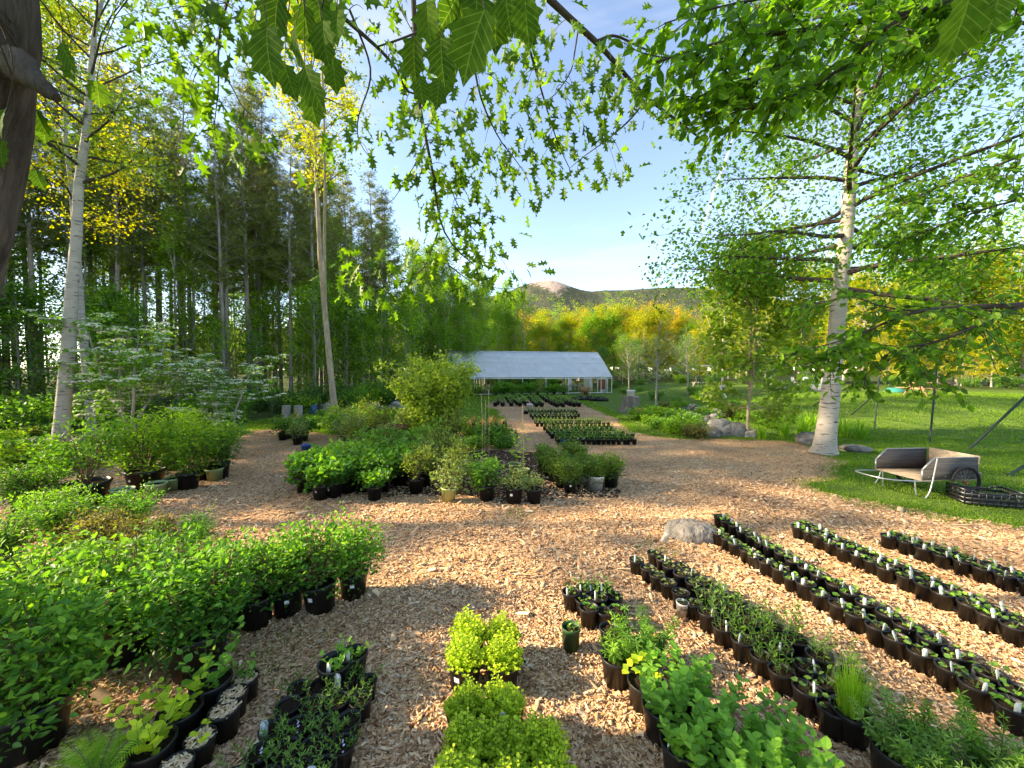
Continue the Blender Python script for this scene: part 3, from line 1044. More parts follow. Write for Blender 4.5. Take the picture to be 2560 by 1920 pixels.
# --- the library of forms (copied below)
PINES = [pine(20 + i, 21 + i % 3, .15, .42, 2.7, 14) for i in range(3)]
TALLS = [decid(40 + i, 20, .16, .26, 2.9, 26, 6, 20, .23, LF_QUAD, 'bark_grey', m, rc=.45, fork=i % 2) for i, m in enumerate(['leaf_forest', 'leaf_forest', 'leaf_maplebush'])]
ROUNDS = [decid(50 + i, 13, .2, .16, 4.2, 30, 8, 26, .26, LF_QUAD, 'bark_grey', m, rc=.5, fork=2) for i, m in enumerate(['leaf_forest', 'leaf_yellow', 'leaf_gold', 'leaf_yellow'])]
SAPS = [decid(60 + i, 7, .06, .10, 1.9, 22, 6, 16, .17, LF_QUAD, 'bark_grey', m, rc=.32) for i, m in enumerate(['leaf_forest', 'leaf_shrub', 'leaf_yellow'])]
HEMS = [hemlock(70 + i, 7 + 2 * i, 2.3) for i in range(2)]
BUSHES = [bush(80 + i, 1.5, 1.2, 16, 16, .13, m, rc=.32) for i, m in enumerate(['leaf_forest', 'leaf_shrub', 'leaf_hemlock'])]
WHITE_B = decid(90, 13, .13, .5, 2.4, 12, 4, 14, .2, LF_QUAD, 'bark_birch', 'leaf_yellow', rc=.4, fork=2)

FOREST = []                                # (u, form, name, words, category, location, rot, scale, group)
def plant(form, name, words, x, y, sc, group, rr):
    FOREST.append((PX((x, y, 1.5))[0], form, name, words, 'tree', (x, y, gz(x, y) - .05), rr.uniform(0, 6.28), sc, group))

rr = random.Random(4)
def along(pts, n, jx, jy):
    """n spots strung along a line of ground points, scattered"""
    seg = [math.dist(pts[i], pts[i + 1]) for i in range(len(pts) - 1)]
    tot = sum(seg)
    for k in range(n):
        s = (k + rr.random()) / n * tot
        i = 0
        while i < len(seg) - 1 and s > seg[i]:
            s -= seg[i]
            i += 1
        f = s / seg[i]
        yield (pts[i][0] + (pts[i + 1][0] - pts[i][0]) * f + rr.gauss(0, jx), pts[i][1] + (pts[i + 1][1] - pts[i][1]) * f + rr.gauss(0, jy))

# left wood: pines in front, broad-leaved trees among and behind
for x, y in along([(-42, 19), (-30, 22), (-20, 27), (-14, 33)], 48, 1.6, 2.4):
    plant(PINES[rr.randrange(3)], 'pine_tree', 'tall pine with long bare trunk in the left wood', x, y, rr.uniform(.85, 1.08), 'pines of the left wood', rr)
for x, y in along([(-52, 24), (-34, 31), (-20, 38), (-12, 44)], 40, 2.5, 3):
    plant(PINES[rr.randrange(3)], 'pine_tree', 'tall pine standing deeper in the left wood', x, y, rr.uniform(.85, 1.1), 'pines deep in the left wood', rr)
for x, y in along([(-36, 21), (-20, 28), (-11, 36), (-6, 46), (-1, 56)], 42, 1.6, 2):
    plant(TALLS[rr.randrange(3)], 'broadleaf_tree', 'slender broad-leaved tree with grey trunk in the left wood', x, y, rr.uniform(.45, .72), 'slender trees of the left wood', rr)
for x, y in along([(-46, 30), (-26, 40), (-14, 50), (-4, 64)], 26, 3, 4):
    plant(TALLS[rr.randrange(3)], 'broadleaf_tree', 'broad-leaved tree far back in the left wood', x, y, rr.uniform(.5, .8), 'back trees of the left wood', rr)
for x, y in along([(-34, 18), (-22, 22), (-13, 29), (-8, 36), (-3, 46)], 46, 1.8, 1.8):
    plant(SAPS[rr.choice([0, 0, 1])], 'sapling', 'leafy green sapling at the edge of the left wood', x, y, rr.uniform(.6, 1.15), 'saplings at the wood edge', rr)
for x, y in along([(-36, 20), (-20, 26), (-12, 34), (-4, 50)], 8, 2, 2):
    plant(HEMS[rr.randrange(2)], 'hemlock_tree', 'dark layered hemlock under the left wood', x, y, rr.uniform(.5, .9), 'hemlocks under the wood', rr)
for x, y in along([(-22, 37), (-15, 43), (-9.5, 49), (-4, 53), (0, 58)], 26, 1.2, 2):
    plant(TALLS[rr.randrange(3)], 'tall_tree', 'tall leafy tree of the wood edge left of the greenhouse', x, y, rr.uniform(.72, .92) * (1 if x < -8 else .85), 'tall trees left of the greenhouse', rr)
# wood going on outside the picture on the left: it shades the yard
for x, y in along([(-19, -8), (-19, -2), (-20, 4), (-24, 8), (-34, 14)], 20, 1.8, 1.5):
    if rr.random() < .8:
        continue
    plant(PINES[rr.randrange(3)], 'pine_tree', 'tall pine left of the yard', x, y, rr.uniform(.9, 1.1), 'pines left of the yard', rr)
for x, y in along([(-24, -12), (-26, 0), (-32, 9), (-44, 16)], 20, 2.2, 2.5):
    if rr.random() < .8:
        continue
    plant(TALLS[rr.randrange(3)], 'broadleaf_tree', 'broad-leaved tree left of the yard', x, y, rr.uniform(.8, 1.05), 'broad-leaved trees left of the yard', rr)
for x, y in along([(-18, -4), (-20, 6), (-27, 13)], 9, 1.2, 1.5):
    plant(SAPS[rr.choice([0, 1])], 'sapling', 'leafy sapling left of the yard', x, y, rr.uniform(.7, 1.2), 'saplings left of the yard', rr)
# behind the greenhouse: lit canopy
for x, y in along([(-4, 60), (6, 62), (18, 64), (30, 60)], 20, 2, 3):
    plant(ROUNDS[rr.choice([0, 0, 1, 1])], 'round_tree', 'round-headed green and yellow tree behind the greenhouse', x, y, rr.uniform(.58, .8), 'round trees behind the greenhouse', rr)
for x, y in along([(-6, 76), (10, 80), (26, 80), (44, 74)], 24, 3, 4):
    plant(ROUNDS[rr.choice([1, 2, 3, 2])], 'round_tree', 'sunlit golden tree in the row behind the greenhouse', x, y, rr.uniform(.72, .95), 'golden trees behind the greenhouse', rr)
for x, y in along([(12, 52), (22, 50), (30, 44)], 9, 1.5, 2):
    plant(SAPS[rr.randrange(3)], 'sapling', 'small bushy tree right of the greenhouse', x, y, rr.uniform(.6, .95), 'small trees right of the greenhouse', rr)
for x, y in along([(8, 50), (18, 54), (28, 52)], 5, 1.5, 2):
    plant(HEMS[rr.randrange(2)], 'hemlock_tree', 'dark hemlock right of the greenhouse', x, y, rr.uniform(.6, .9), 'hemlocks right of the greenhouse', rr)
# right-hand edge of the lawn
for x, y in along([(30, 50), (42, 44), (50, 36), (56, 26)], 22, 2, 2.5):
    plant(ROUNDS[rr.choice([1, 1, 3, 0])], 'round_tree', 'sunlit yellow-green tree along the lawn edge', x, y, rr.uniform(.7, 1.0), 'sunlit trees along the lawn', rr)
for x, y in along([(34, 44), (44, 36), (52, 26)], 18, 1.5, 1.5):
    plant(SAPS[2], 'sapling', 'bright yellow-green sapling along the lawn edge', x, y, rr.uniform(.6, .95), 'sunlit saplings along the lawn', rr)
for x, y in [(46, 40), (44.5, 38.5), (49, 37)]:
    plant(WHITE_B, 'birch_tree', 'white-barked birch in the sunlit trees past the picnic table', x, y, rr.uniform(.9, 1.05), 'white birches past the picnic table', rr)
plant(WHITE_B, 'birch_tree', 'white birch stem behind the sapling on the lawn', G(1806, 970).x, G(1806, 970).y, .75, None, rr)
for x, y in along([(60, 60), (72, 44), (80, 30)], 10, 3, 3):
    plant(ROUNDS[rr.choice([1, 0, 3])], 'round_tree', 'tree further back on the right', x, y, rr.uniform(1.0, 1.3), 'trees far back on the right', rr)

# every tree gets its own place in the counting, from the left of the picture
FOREST.sort(key=lambda q: q[0])
cnt, totals = {}, {}
for q in FOREST:
    totals[q[3]] = totals.get(q[3], 0) + 1
for u, form, name, words, cat, loc, rz, sc, group in FOREST:
    cnt[words] = cnt.get(words, 0) + 1
    lab = words if totals[words] == 1 else '%s, %s from the left' % (words, ordn(cnt[words]))
    thing(name, lab, cat, loc, rz, sc, group, [('trunk', form[0]), ('crown', form[1])])

# undergrowth
UNDER = []
for x, y in along([(-26, 16), (-18, 18), (-13, 23), (-9, 29), (-5, 38)], 48, 1.5, 1.5):
    UNDER.append((x, y, rr.randrange(3), rr.uniform(.6, 1.25), 'leafy green bush at the foot of the left wood', 'bushes at the foot of the left wood'))
for x, y in along([(13, 48), (22, 46), (32, 40), (40, 34), (47, 24)], 16, 1.5, 1.3):
    UNDER.append((x, y, rr.randrange(2), rr.uniform(.5, 1.0), 'low leafy bush along the far side of the lawn', 'bushes along the far lawn'))
for u, v in [(1690, 1010), (1640, 1000), (1560, 985), (1735, 985), (1600, 978)]:
    g = G(u, v)
    UNDER.append((g.x, g.y, 1, rr.uniform(.35, .6), 'low green bush between stump and lawn', 'bushes by the stump'))
UNDER.sort(key=lambda q: PX((q[0], q[1], 0))[0])
cnt = {}
for x, y, k, s, words, group in UNDER:
    cnt[words] = cnt.get(words, 0) + 1
    thing('bush', '%s, %s from the left' % (words, ordn(cnt[words])), 'bush', (x, y, gz(x, y) - .03), rr.uniform(0, 6.28), s, group,
          [('stems', BUSHES[k][0]), ('foliage', BUSHES[k][1])])
# ------------------------------------------------------------------ the trees that stand out
def hero(name, label, form, loc, rz=0, extra=()):
    return thing(name, label, 'tree', loc, rz, 1, None, [('trunk', form[0]), ('crown', form[1])] + list(extra))

g = P(2060, 1134)
hero('birch_tree', 'large white-barked birch with full green crown beside the garden cart',
     decid(101, 16.5, .23, .27, 4.9, 60, 20, 28, .125, LF_QUAD, 'bark_birch', 'leaf_birch', rc=.36, limbm='twig', lean=(1.5, .3), el=(-2, 62), droop=.05, hang=.6, k=11, flat=.8, low=.3), g)
g = P(150, 1126)
hero('birch_tree', 'leaning white birch at the far left behind the potted shrubs',
     decid(102, 15.5, .17, .5, 3.4, 34, 13, 22, .11, LF_QUAD, 'bark_birch', 'leaf_maplebush', rc=.36, limbm='twig', lean=(1.45, 0), el=(10, 60), k=9, droop=.02), g)
hero('birch_tree', 'grey-barked birch with two stems right behind the leaning birch',
     decid(103, 15, .13, .5, 2.8, 26, 11, 20, .11, LF_QUAD, 'bark_birch2', 'leaf_yellow', rc=.36, limbm='twig', lean=(-.2, 0), el=(15, 60), k=8), (-15.6, 14.2, 0))
g = D(838, 1041, 20)
hero('slender_tree', 'tall slender leaning tree with yellow-green top left of the centre bed',
     decid(104, 20, .15, .56, 2.7, 30, 11, 22, .14, limbm='twig', tmpl=LF_QUAD, bark='bark_tan', leafm='leaf_yellow', rc=.4, lean=(-1.9, 0), el=(30, 65), k=8, fork=1), (g.x, g.y, 0))
g = P(1869, 1092)
hero('maple_sapling', 'young multi-stemmed maple with bright leaves beside the stone bank',
     decid(105, 6.5, .05, .13, 1.9, 56, 9, 10, .17, LF_BEECH2, 'bark_tan', 'leaf_maplebush', rc=.2, fork=3, el=(15, 60), k=6, hang=.5), g)
g = D(2093, 978, 30)
hero('leaning_tree', 'bare leaning trunk seen just behind the large birch',
     decid(106, 7, .16, .6, 2.0, 12, 5, 12, .16, LF_QUAD, 'bark_tan', 'leaf_yellow', lean=(3.4, 0)), (g.x, g.y, gz(g.x, g.y)))
for k, (u, v, s, lb) in enumerate([(1640, 1012, .9, 'small blossoming apple tree just right of the stump'), (1572, 985, .95, 'small apple tree right of the greenhouse end'),
                                    (1720, 985, 1.0, 'small apple tree behind the rows of stones')]):
    g = G(u, v)
    f = decid(110 + k, 4.2, .07, .28, 1.9, 20, 6, 12, .10, LF_QUAD, 'bark_grey', 'leaf_grey', rc=.28, el=(20, 60))
    hero('apple_tree', lb, f, (g.x, g.y, g.z - .03))

# flowering shrub on the left: layered twigs with flat white flower heads
def flowering(seed, H, W):
    r = np.random.default_rng(seed)
    wood, lv, fl = MB(), Leaves(), Leaves()
    for s in range(4):
        az = r.uniform(0, 6.28)
        st = wander(r, (r.normal(0, .1), r.normal(0, .1), 0), (math.cos(az) * .4, math.sin(az) * .4, 1), H * r.uniform(.75, 1), 8, .09, (0, 0, .03))
        wood.tube(st, np.linspace(.055, .012, 8), 6)
        for i in range(15):
            f = r.uniform(.25, 1)
            b = np.array([np.interp(f, np.linspace(0, 1, 8), st[:, m]) for m in range(3)])
            a2 = r.uniform(0, 6.28)
            L = W * (1.15 - f * .55) * r.uniform(.45, 1)
            lp = wander(r, b, (math.cos(a2), math.sin(a2), .25), L, 6, .1, (0, 0, -.01))
            wood.tube(lp, np.linspace(.016, .004, 6), 4, cap=False)
            for gq in np.linspace(.3, 1, 8):
                c = np.array([np.interp(gq, np.linspace(0, 1, 6), lp[:, m]) for m in range(3)]) + r.normal(0, .14, 3) * np.array([1, 1, .35])
                clump(r, lv, c, 9, .12, .12, .35, .1, None, .5)
                if r.random() < .8:
                    n = 22
                    t, q = r.uniform(0, 6.28, n), np.sqrt(r.uniform(0, 1, n))
                    dr = np.stack([np.cos(t) * q, np.sin(t) * q, np.sqrt(1 - .9 * q * q)], -1)
                    p = c + dr * np.array((.12, .12, .06)) + np.array((0, 0, .04))
                    fl.put(p, np.stack([np.cos(t), np.sin(t), -.6 * q], -1), dr, .062 * r.uniform(.7, 1.2, n), r.uniform(.2, .9, n))
    c, b = MB(), MB()
    lv.write(c, LF_OVAL)
    fl.write(b, LF_ROUND)
    return wood.mesh('trunk', 'bark_grey', True), c.mesh('crown', 'leaf_shrub'), b.mesh('blossom', 'blossom')
for k, (loc, s, lb) in enumerate([((-12.6, 12.6, 0), 1.0, 'large shrub with flat white flower heads beside the leaning birch'),
                                  ((-9.7, 12.9, 0), .72, 'smaller white-flowering shrub behind the big black tubs')]):
    f = flowering(120 + k, 4.3, 2.3)
    t = thing('flowering_shrub', lb, 'shrub', loc, 0, s, None, [('trunk', f[0])])
    link('blossom', f[2], link('crown', f[1], t))

# the big light-green bush in the middle
g = P(1085, 1098)
f = bush(130, 3.35, 1.75, 46, 22, .115, 'leaf_maplebush', LF_BEECH, 'twig', rc=.30, twigs=12, base=.10, hang=.35)
thing('maple_bush', 'large light-green bush standing in front of the greenhouse', 'bush', g, 0, 1, None, [('stems', f[0]), ('foliage', f[1])])

# ------------------------------------------------------------------ overhanging oak and beech
def crop(x0, y0, k=860 / 2212):
    return lambda x, y: (x0 + x * k, y0 + y * k)
C1, C2, C3 = crop(0, 0), crop(850, 0), crop(1700, 0)
C5, C6 = crop(850, 640), crop(1700, 640)

def smooth_path(pts, n=14):
    pts = np.array(pts, float)
    s = np.concatenate([[0], np.cumsum(np.linalg.norm(np.diff(pts, axis=0), axis=1))])
    t = np.linspace(0, s[-1], n)
    q = np.stack([np.interp(t, s, pts[:, j]) for j in range(3)], -1)
    for _ in range(2):
        q[1:-1] = (q[:-2] + 2 * q[1:-1] + q[2:]) / 4
    return q

def split_leaves(parent, base, lv, tmpl, meshname, leafm, limit=300, near=None):
    """the leaves that show largest become parts of their own, the rest one part"""
    p, x, a, z, s, v = lv.arrays()
    pr = []
    for i in range(len(p)):
        u, w = PX(p[i])
        vis = -40 < u < 2600 and -40 < w < 1960 and p[i][1] > .3
        pr.append(s[i] / max(.3, p[i][1]) if vis else 0)
    order = np.argsort(-np.array(pr))
    big = order[:limit]
    forms = []
    for q in range(5):
        m = MB()
        m.add(tmpl[0], tmpl[1], 0, .15 + .17 * q)
        forms.append(m.mesh(meshname, leafm))
    b = np.array(base)
    for i in big:
        o = bpy.data.objects.new('leaf', forms[int(np.clip(v[i] * 5, 0, 4))])
        COL.objects.link(o)
        M = Matrix.Identity(4)
        for j in range(3):
            M[j][0], M[j][1], M[j][2], M[j][3] = x[i][j] * s[i], a[i][j] * s[i], z[i][j] * s[i], p[i][j] - b[j]
        o.matrix_basis = M
        o.parent = parent
    rest = np.ones(len(p), bool)
    rest[big] = False
    if rest.any():
        m = MB()
        lv.p = [np.concatenate(lv.p) - b]
        lv.write(m, tmpl, 0, rest)
        o = link('foliage', m.mesh('foliage', leafm), parent)
        o['kind'] = 'stuff'

r = np.random.default_rng(77)
OAKB = np.array((-3.75, 2.2, 0))
oak_wood, oak_lv = MB(), Leaves()
def limb(pts, d0, d1, r0, r1, n=16):
    k = len(pts)
    P3 = smooth_path([D(u, v, d0 + (d1 - d0) * i / max(1, k - 1)) for i, (u, v) in enumerate(pts)], n)
    oak_wood.tube(P3 - OAKB, np.linspace(r0, r1, n), 6, cap=False)
    return P3
PATHS = []
def br(cr, pts, d0, d1, r0, r1):
    PATHS.append(limb([cr(*p) for p in pts], d0, d1, r0, r1))
br(C2, [(1290, -60), (1540, 180), (1660, 270), (1800, 440), (1900, 560), (1980, 640), (2190, 790), (2330, 900)], 3.2, 4.2, .030, .010)
br(C2, [(1660, 262), (1760, 215), (1960, 320), (2160, 370), (2210, 420)], 3.45, 3.8, .013, .004)
br(C2, [(1965, 642), (1870, 770), (1710, 905), (1560, 1010), (1480, 1080)], 3.9, 4.2, .010, .003)
br(C2, [(1060, -80), (1110, 40), (1200, 240), (1270, 500), (1330, 700), (1400, 930), (1480, 1090)], 3.0, 3.8, .014, .004)
br(C2, [(800, -60), (840, 300), (900, 640), (1000, 850), (1040, 930), (1130, 1020), (1190, 1120)], 3.0, 3.8, .013, .003)
br(C2, [(470, -60), (490, 390), (500, 640), (540, 870), (590, 1030), (610, 1200), (630, 1400), (650, 1480), (740, 1620), (860, 1700)], 3.0, 3.9, .021, .005)
br(C2, [(-120, 10), (0, 90), (120, 200), (240, 300), (380, 450), (410, 590), (470, 615), (570, 600)], 2.8, 3.3, .018, .005)
br(C2, [(60, 60), (120, 200), (215, 460), (180, 590), (120, 720), (100, 850), (130, 950), (190, 1010)], 2.9, 3.5, .010, .003)
br(C2, [(545, 190), (380, 255), (240, 300)], 3.0, 3.0, .009, .006)
br(C2, [(640, 1470), (590, 1600), (540, 1740), (380, 1810), (180, 1830)], 3.7, 3.9, .008, .003)
br(C2, [(560, 900), (470, 1080), (330, 1310), (240, 1300)], 3.4, 3.6, .005, .002)
br(C2, [(700, 1180), (760, 1330), (860, 1480), (960, 1590)], 3.6, 3.8, .005, .002)
br(C2, [(1530, 200), (1490, 460), (1380, 620), (1300, 660)], 3.4, 3.5, .007, .003)
br(C1, [(1480, -40), (1410, 190), (1400, 400), (1410, 540), (1390, 700), (1375, 830)], 2.8, 3.3, .008, .003)
br(C1, [(1410, 440), (1500, 570), (1550, 680), (1640, 770), (1720, 800)], 3.0, 3.3, .005, .002)
br(C1, [(1390, 320), (1300, 400), (1240, 520)], 3.0, 3.1, .004, .002)
br(C1, [(1900, -40), (1960, 160), (2060, 290), (2190, 330)], 2.8, 3.0, .007, .003)
br(C5, [(540, 40), (570, 180), (640, 260), (700, 220)], 3.9, 4.1, .004, .002)
br(C5, [(700, 60), (860, 180), (1060, 215), (1180, 200)], 3.9, 4.2, .006, .002)
# limbs joining the hanging branches to the trunk outside the picture
TOP = np.array((-2.75, 2.2, 6.3))
for i in (0, 3, 4, 5, 6, 13, 16):
    e = PATHS[i][0]
    mid = (TOP + e) / 2 + np.array((0, 0, .5))
    oak_wood.tube(smooth_path([TOP, mid, e]) - OAKB, np.linspace(.07, .022, 14), 7, cap=False)
ALLP = np.concatenate(PATHS)
def cluster(c, n=6, size=.15, spread=.13, dep=None):
    u, v = c
    d0 = r.uniform(3.0, 3.9) if dep is None else dep
    p0 = np.array(D(u, v, d0))
    pu = np.array([PX(q) for q in ALLP])
    j = np.argmin(np.hypot(pu[:, 0] - u, pu[:, 1] - v + 40))
    b = ALLP[j]
    p0 = np.array(D(u, v, b[1] + r.normal(0, .12)))
    oak_wood.tube(smooth_path([b, (b + p0) / 2 + np.array((0, 0, .06)), p0], 5) - OAKB, np.linspace(.0035, .0018, 5), 3, cap=False)
    pp = p0 + r.normal(0, 1, (n, 3)) * np.array((spread, spread, spread * .7))
    a = (pp - p0) / spread * .35 + r.normal(0, .35, (n, 3)) + np.array((0, 0, -.75))
    nn = r.normal(0, .6, (n, 3)) + np.array((0, -.35, .7))
    oak_lv.put(pp, a, nn, size * r.uniform(.65, 1.15, n), np.clip(r.normal(.45, .2, n), 0, 1))
for x, y in [(250, 640), (400, 780), (60, 840), (190, 1010), (500, 920), (680, 770), (700, 850), (720, 950), (500, 1060), (560, 1100), (770, 1120), (500, 1230), (800, 1230),
             (580, 1380), (720, 1370), (840, 1330), (980, 1390), (900, 1450), (850, 1530), (700, 1450), (900, 1560), (1070, 1590), (800, 680), (980, 680), (900, 540), (1050, 560),
             (1100, 600), (1100, 400), (1010, 330), (930, 920), (1060, 900), (1120, 740), (1200, 800), (1230, 700), (1200, 560), (960, 1070), (1090, 1010), (1020, 1080), (1290, 1040),
             (1200, 1150), (1110, 1210), (1230, 1250), (1290, 1160), (1370, 1100), (1400, 1000), (1350, 920), (1450, 1010), (1500, 880), (1550, 770), (1480, 740), (1560, 680), (1500, 600),
             (1560, 480), (1610, 520), (1450, 530), (1380, 600), (1280, 260), (1350, 260), (1330, 80), (1600, 290), (1740, 380), (1830, 400), (1680, 640), (1750, 690), (1690, 1100), (1780, 1100),
             (1850, 1110), (1520, 1130), (1600, 900), (1900, 650), (280, 340), (230, 240), (300, 400), (150, 60), (300, 120), (380, 40), (600, 560), (660, 620), (450, 500), (740, 420), (560, 470),
             (900, 60), (1000, 150), (880, 200), (1180, 200), (1050, 260), (620, 730), (640, 880), (640, 1010), (700, 1090), (600, 1250), (690, 1280), (760, 1430), (640, 1560), (760, 1560),
             (2000, 700), (1880, 560), (2080, 600), (1990, 480), (2120, 760), (1800, 620), (2060, 400), (1930, 330)]:
    cluster(C2(x, y), r.integers(6, 10))
for x, y in [(1150, 370), (1220, 400), (1220, 500), (1240, 560), (1350, 640), (1440, 740), (1560, 800), (1640, 890), (1270, 740), (1230, 730), (1280, 870), (1350, 900), (1400, 950), (1500, 900),
             (2100, 980), (2090, 830), (1150, 180), (1300, 100), (1400, 200), (1500, 100), (1500, 250), (1650, 50), (1200, 120), (1350, 30), (1450, 20), (1600, 180), (1100, 60), (1000, 60),
             (1250, 240), (2000, 60), (2120, 120), (1700, 120), (1050, 150), (1180, 30), (1560, 40), (1420, 130), (2150, 900)]:
    cluster(C1(x, y), r.integers(6, 10))
for x, y in [(60, 40), (160, 60), (250, 130), (330, 180), (200, 190), (440, 120), (560, 60), (660, 60), (760, 90), (840, 60), (930, 40), (1020, 50), (1080, 90), (880, 120), (790, 200), (1150, 140), (1180, 190),
             (370, 360), (30, 160), (460, 210), (640, 160), (720, 150), (980, 110), (540, 180), (300, 60)]:
    cluster(C5(x, y), r.integers(6, 9), .15)
# leaves hanging right before the lens, from a twig that comes over the camera
NEAR = [(C2, 930, 60, 400), (C2, 650, 240, 260), (C2, 480, 230, 230), (C2, 780, 200, 240), (C2, 560, 0, 240), (C2, 760, -60, 260), (C2, 1060, -60, 240), (C2, 1190, -40, 260), (C2, 640, 500, 170), (C2, 500, 480, 160),
        (C2, 700, 420, 160), (C2, 850, 200, 220), (C2, 880, -80, 260), (C2, 1000, 40, 230), (C2, 600, 160, 220),
        (C1, 1720, 170, 330), (C1, 1830, 410, 190), (C1, 1960, 420, 260), (C1, 1985, 580, 200), (C1, 2140, 360, 190), (C1, 2080, 130, 250), (C1, 1900, 160, 250), (C1, 1800, -60, 280), (C1, 2180, 60, 200), (C1, 1640, 130, 220), (C1, 1950, 20, 230), (C1, 2050, -60, 220),
        (C3, 1870, -70, 380), (C3, 2050, -60, 240), (C1, 40, 700, 190), (C1, 230, 700, 150), (C1, 140, 640, 130), (C1, 230, 1090, 120), (C1, 20, 900, 170), (C1, 290, 800, 120), (C1, 400, 270, 180), (C1, 620, 520, 150), (C1, 450, 380, 150)]
near_lv = Leaves()
near_top = {}
for cr, x, y, L in NEAR:
    u, v = cr(x, y)
    px = L * 860 / 2212
    dep = .15 * FPX / px
    p0 = np.array(D(u, v, dep))
    near_lv.put(p0, r.normal(0, .22, 3) + np.array((0, .05, -1)), r.normal(0, .35, 3) + np.array((0, -1, .25)), .15, np.clip(r.normal(.4, .15), 0, 1))
    up = p0 + np.array((r.normal(0, .05), .04, .22 + .1 * r.random()))
    hub = np.array((-2.1, 1.5, 3.9)) if u < 180 else (np.array((1.0, .9, 4.2)) if u > 2200 else np.array((-.35, .95, 3.75)))
    oak_wood.tube(smooth_path([hub, (hub + up) / 2 + np.array((0, 0, .08)), up, p0], 9) - OAKB, np.linspace(.006, .0015, 9), 4, cap=False)
for hub in ((-2.1, 1.5, 3.9), (-.35, .95, 3.75), (1.0, .9, 4.2)):
    hub = np.array(hub)
    oak_wood.tube(smooth_path([TOP, (TOP + hub) / 2 + np.array((0, -.2, .5)), hub]) - OAKB, np.linspace(.05, .006, 14), 6, cap=False)
# trunk in the upper left corner, with a broken stub
ed = [(108, 0), (100, 120), (96, 200), (84, 270), (64, 360), (46, 450), (30, 560), (2, 690)]
cen = [np.array(D(u, v, 2.2)) for u, v in ed][::-1]
rad = .25
pth = [np.array((-3.75, 2.2, -.05)), np.array((-3.6, 2.2, 1.0)), np.array((-3.45, 2.2, 2.0))] + [c - np.array((rad, 0, 0)) for c in cen] + [np.array((-2.95, 2.2, 5.4)), TOP, np.array((-2.6, 2.2, 8.5))]
tr = MB()
pp = smooth_path(pth, 40) - np.array((.15, 0, 0))
tv, tf = tube(pp - OAKB, np.concatenate([[.36, .31], np.linspace(.28, .24, 26), np.linspace(.23, .06, 12)]), 22)
rn = np.random.default_rng(8)
ax = np.repeat(pp - OAKB, 22, 0)
tv = ax + (tv - ax) * (1 + .035 * np.sin(tv[:, 2:3] * 5 + np.arctan2(*(tv - ax)[:, :2].T)[:, None] * 4) + rn.normal(0, .03, (len(tv), 1)))
tr.add(tv, tf)
st = [np.array(D(u, v, 2.15)) for u, v in [(40, 165), (90, 205), (122, 228), (142, 246)]]
tr.tube(smooth_path(st, 6) - OAKB, np.array([.10, .075, .055, .045, .04, .022]), 9)
oak = thing('oak_tree', 'oak with dark trunk in the upper left corner, leafy branches hanging across the sky', 'tree', tuple(OAKB), 0, 1, None,
            [])
link('limbs', oak_wood.mesh('limbs', 'twig', True), link('trunk', tr.mesh('trunk', 'bark_dark', True), oak))
split_leaves(oak, OAKB, near_lv, LF_MAPLE, 'leaf', 'leaf_near', 60)
split_leaves(oak, OAKB, oak_lv, LF_OAK, 'leaf', 'leaf_oak', 240)

# beech outside the picture on the right, reaching in
BEB = np.array((6.0, 3.3, 0))
bw, blv = MB(), Leaves()
def bspray(P3, n, tl, nl, ls, f0=.1, flatn=.8, var=.5):
    m = len(P3)
    for i in range(n):
        f = f0 + (1 - f0) * (i + r.random()) / n
        b = np.array([np.interp(f, np.linspace(0, 1, m), P3[:, j]) for j in range(3)])
        k = min(m - 2, int(f * (m - 1)))
        T = norm(P3[k + 1] - P3[k])
        S = norm(np.cross(T, (0, 0, 1.0))) * (1 if i % 2 else -1)
        d = T * r.uniform(.1, .9) + S * r.uniform(.1, 1) * r.choice((1, 1, -1)) + np.array((0, 0, r.normal(-.1, .45)))
        L = tl * r.uniform(.5, 1.15) * (1.1 - .4 * f)
        tw = wander(r, b, d, L, 5, .12, (0, 0, -.05))
        bw.tube(tw - BEB, np.linspace(.005, .0018, 5), 3, cap=False)
        t = np.linspace(.12, 1, nl)
        p = np.stack([np.interp(t, np.linspace(0, 1, 5), tw[:, j]) for j in range(3)], -1)
        TT = norm(tw[-1] - tw[0])
        SS = norm(np.cross(TT, (0, 0, 1.0)))
        sg = np.where(np.arange(nl) % 2, 1.0, -1.0)[:, None]
        a = TT * .6 + sg * SS * .75 + r.normal(0, .35, (nl, 3)) + np.array((0, 0, -.35))
        nn = np.array((0, -.25, flatn)) + r.normal(0, .6, (nl, 3))
        blv.put(p + r.normal(0, .01, (nl, 3)), a, nn, ls * r.uniform(.6, 1.15, nl) * (1 - .2 * t), np.clip(r.normal(var, .2, nl), 0, 1))
def bb(cr, pts, d0, d1, r0, r1, n, tl, nl, ls, **kw):
    k = len(pts)
    P3 = smooth_path([D(*cr(*p), d0 + (d1 - d0) * i / (k - 1)) for i, p in enumerate(pts)], 16)
    bw.tube(P3 - BEB, np.linspace(r0, r1, 16), 7, cap=False)
    bspray(P3, n, tl, nl, ls, **kw)
    return P3
BP = []
BP.append(bb(C3, [(2250, -160), (1790, 10), (1560, 80), (1200, 130), (800, 190), (500, 240), (290, 240), (60, 330), (-150, 400)], 2.9, 2.5, .030, .005, 66, .6, 12, .095))
BP.append(bb(C3, [(1500, 90), (1300, 170), (1200, 300), (1080, 400), (1000, 480), (850, 570), (700, 630), (400, 710), (200, 760)], 2.75, 2.7, .015, .004, 48, .52, 12, .092))
BP.append(bb(C3, [(2212, -250), (1500, -120), (900, -60), (300, 20), (-100, 150)], 2.9, 2.6, .018, .004, 60, .62, 12, .095))
BP.append(bb(C3, [(900, 150), (760, 330), (560, 470), (300, 560), (60, 640)], 2.6, 2.6, .008, .003, 34, .45, 11, .09))
